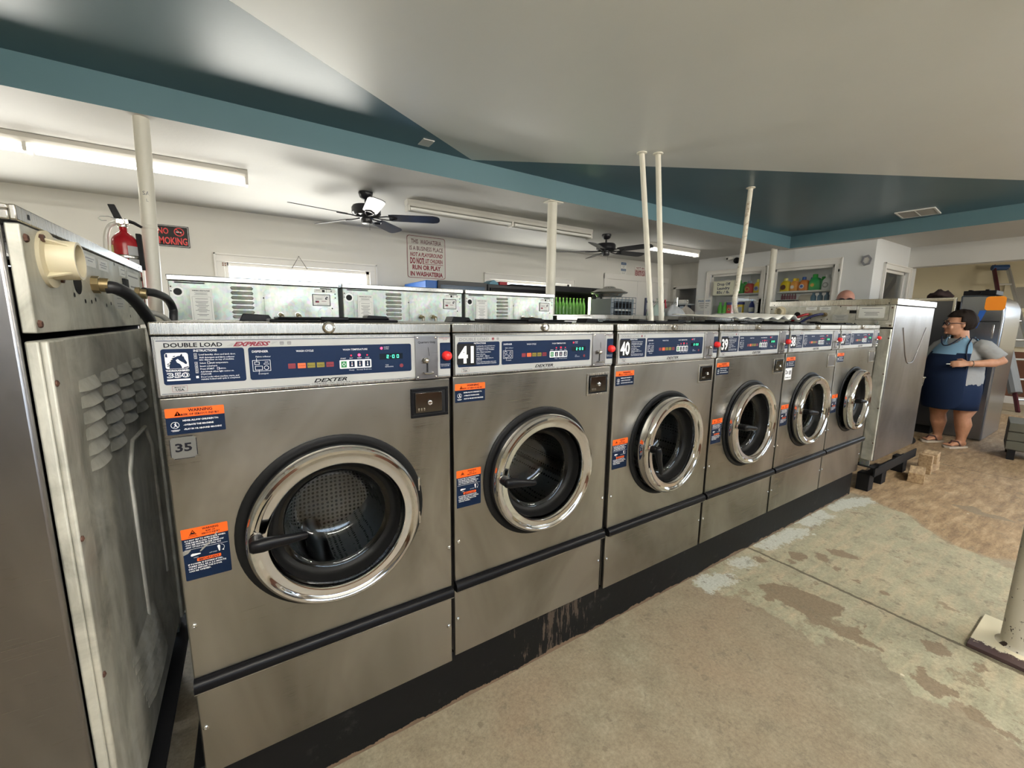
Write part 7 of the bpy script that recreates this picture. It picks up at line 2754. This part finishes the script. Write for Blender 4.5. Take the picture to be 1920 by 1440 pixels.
apron_panel(-74, 62, .415, 1.185, .004, 'apron_front', True, .10, (1.085, .085))
apron_panel(130, 230, .56, 1.175, .004, 'apron_back', True, .04, (1.13, .075))
mb = MB()
pts = []
for k in range(17):
    x = -.092 + .0115 * k
    pts.append((x, -.105 - .055 * (1 - (x / .092) ** 2), 1.080 + .092 * (x / .092) ** 2))
mb.tube(pts, .0055, TRIMN, 8)
mb.build('neck_trim', woman, smooth=70)
mb = MB()
mb.tube([(.190, -.125, .80), (.215, -.135, .90), (.180, -.125, 1.0), (.145, -.085, 1.09), (.125, -.030, 1.165), (.13, .04, 1.16), (.17, .10, 1.06)], .0055, TRIMN, 8)
mb.build('armhole_trim', woman, smooth=70)
mb = MB()
mb.tube([(.20, -.13, .93), (.245, -.02, .93), (.225, .10, .92)], .006, TRIMN, 8)
mb.build('side_tie', woman, smooth=70)
mb = MB()
c_ = Vector(LW_)
mb.lathe([(.029, -.004), (.032, 0), (.029, .004)], tuple(c_ + Vector((.010, .025, .0))), (.42, .9, .02), mat('bracelet_silver', (.6, .6, .6), .25, .9), n=20)
mb.build('bracelet', woman)
SD1 = mat('sandal_sole', (.55, .48, .40), .7)
SD2 = mat('sandal_strap', (.05, .015, .012), .5)
for s_, fx, fy in ((1, .105, .075), (-1, -.115, .060)):
    mb = MB()
    rr = [(fx + w_, fy + y_) for w_, y_ in ((-.030, .065), (.030, .065), (.040, .03), (.040, -.04), (.050, -.10), (.040, -.150), (.0, -.168), (-.040, -.150), (-.050, -.10), (-.040, -.04), (-.040, .03))]
    mb.prism(rr, 0.0, .022, SD1, plane='XY')
    sn = mb.build('sandal', woman, bevel=.004)
    mb = MB()
    mb.tube([(fx - .042, fy - .04, .03), (fx - .03, fy - .06, .075), (fx, fy - .09, .078), (fx + .002, fy - .125, .050)], .008, SD2, 8, flat=.6)
    mb.tube([(fx + .042, fy - .04, .03), (fx + .03, fy - .06, .075), (fx, fy - .09, .078)], .008, SD2, 8, flat=.6)
    mb.build('sandal_strap', sn, smooth=70)
mb = MB()
M = Matrix.Translation((.180, -.300, .905)) @ Matrix.Rotation(.6, 4, 'Z')
mb.T = M
mb.box(-.012, -.030, -.004, .012, .025, .004, PAPER)
o = mb.build('folded_paper', bevel=.002)
o.matrix_world = Matrix.Translation((6.475, 0.035, 0.0)) @ Matrix.Rotation(math.radians(240.3), 4, 'Z')
tag(o, 'small pale scrap held in the fingers of the person in the apron', 'paper')

# man behind the machines: only the top of his head and his glasses show
SK2 = skin_mat('skin_pink', (0.48, 0.235, 0.18), (0.56, 0.29, 0.22))
man = thing('person', (6.38, 1.05, 0.0), 'bald person with dark glasses, only the top of the head showing above the end washer', 'person', None, math.radians(-70))
mb = MB()
SH = mat('shirt_dull', (.20, .22, .25), .85)
for s_ in (-1, 1):
    mb.tube([(s_ * .10, .0, .86), (s_ * .11, .0, .48), (s_ * .11, .02, .10)], [.095, .062, .042], SK2, 16)
    mb.loft([[(s_ * .11 + w_ * math.cos(q), y_, .045 + .03 * math.sin(q)) for q in [2 * PI * k / 12 for k in range(12)]] for y_, w_ in ((.06, .03), (0, .04), (-.10, .045), (-.16, .03))], SK2)
    mb.tube([(s_ * .19, .0, 1.34), (s_ * .24, .0, 1.10), (s_ * .24, -.10, .90)], [.055, .045, .032], SK2, 14)
    hand_geo(mb, SK2, (s_ * .24, -.10, .90), (0, -.5, -.85), (-s_ * .9, 0, 0), .35, 1.0, thumb=s_)
mb.loft([ell(0, 0, .82, .16, .12), ell(0, 0, 1.05, .165, .125), ell(0, 0, 1.28, .19, .125), ell(0, 0, 1.38, .13, .09), ell(0, 0, 1.42, .06, .06)], SK2)
mb.tube([(0, .01, 1.36), (0, 0, 1.50)], [.060, .056], SK2, 16)
HM2 = head_geo(mb, SK2, (0, -.01, 1.565), 0, 1.10)
o = mb.build('body', man)
remesh(o, .0075, 4, .4)
mb = MB()
mb.loft([ell(0, 0, .80, .19, .145), ell(0, 0, 1.05, .195, .15), ell(0, 0, 1.28, .215, .145), ell(0, 0, 1.38, .15, .11), ell(0, 0, 1.42, .075, .075)], SH)
for s_ in (-1, 1):
    mb.tube([(s_ * .15, 0, 1.34), (s_ * .22, 0, 1.27), (s_ * .245, 0, 1.12)], [.07, .072, .065], SH, 14)
o = mb.build('shirt', man)
remesh(o, .009, 3, .4)
mb = MB()
PN = mat('trousers_dark', (.03, .035, .05), .85)
for s_ in (-1, 1):
    mb.tube([(s_ * .09, .0, .86), (s_ * .11, .0, .48), (s_ * .11, .02, .08)], [.115, .08, .065], PN, 16)
mb.loft([ell(0, 0, .74, .19, .14), ell(0, 0, .90, .18, .135)], PN)
o = mb.build('trousers', man)
remesh(o, .01, 3, .4)
mb = MB()
mb.T = HM2
for s_ in (-1, 1):
    pts = [(s_ * .034 + .026 * math.cos(q), -.103, .008 + .018 * math.sin(q)) for q in [2 * PI * k / 16 for k in range(17)]]
    mb.tube(pts, .0035, TRIMN, 6)
    mb.add([(s_ * .034 + .025 * math.cos(q), -.102, .008 + .017 * math.sin(q)) for q in [2 * PI * k / 16 for k in range(16)]], [tuple(range(16))], mat('dark_lens', (.02, .012, .012), .1))
    mb.tube([(s_ * .060, -.100, .012), (s_ * .086, -.040, .014), (s_ * .088, .015, .008)], .0035, TRIMN, 6)
mb.tube([(-.010, -.106, .012), (.010, -.106, .012)], .003, TRIMN, 6)
mb.build('glasses', man, smooth=70)

# two unseen dryers added behind the viewer for dark reflections in steel and chrome
for x, lb in ((-1.6, 'added unseen dark tumble dryer at the front wall, left of the high front window'), (3.2, 'added unseen dark tumble dryer at the front wall, between the two front windows')):
    root = thing('unseen_dryer', (x, -4.98, 0), lb, 'tumble dryer', 'unseen tumble dryers added at the front wall')
    mb = MB()
    mb.box(0, 0, 0, .80, .70, 1.95, mat('dryer_dark', (.05, .05, .05), .4))
    mb.build('cabinet', root, bevel=.006)
    for z in (.55, 1.40):
        mb = MB()
        mb.lathe([(.27, 0), (.27, .02), (.25, .035), (.20, .035), (.19, .02), (.001, .015)], (.40, .70, z), (0, 1, 0), mat('dryer_door', (.25, .25, .25), .3, .8), n=40)
        mb.build('door', root, smooth=40)
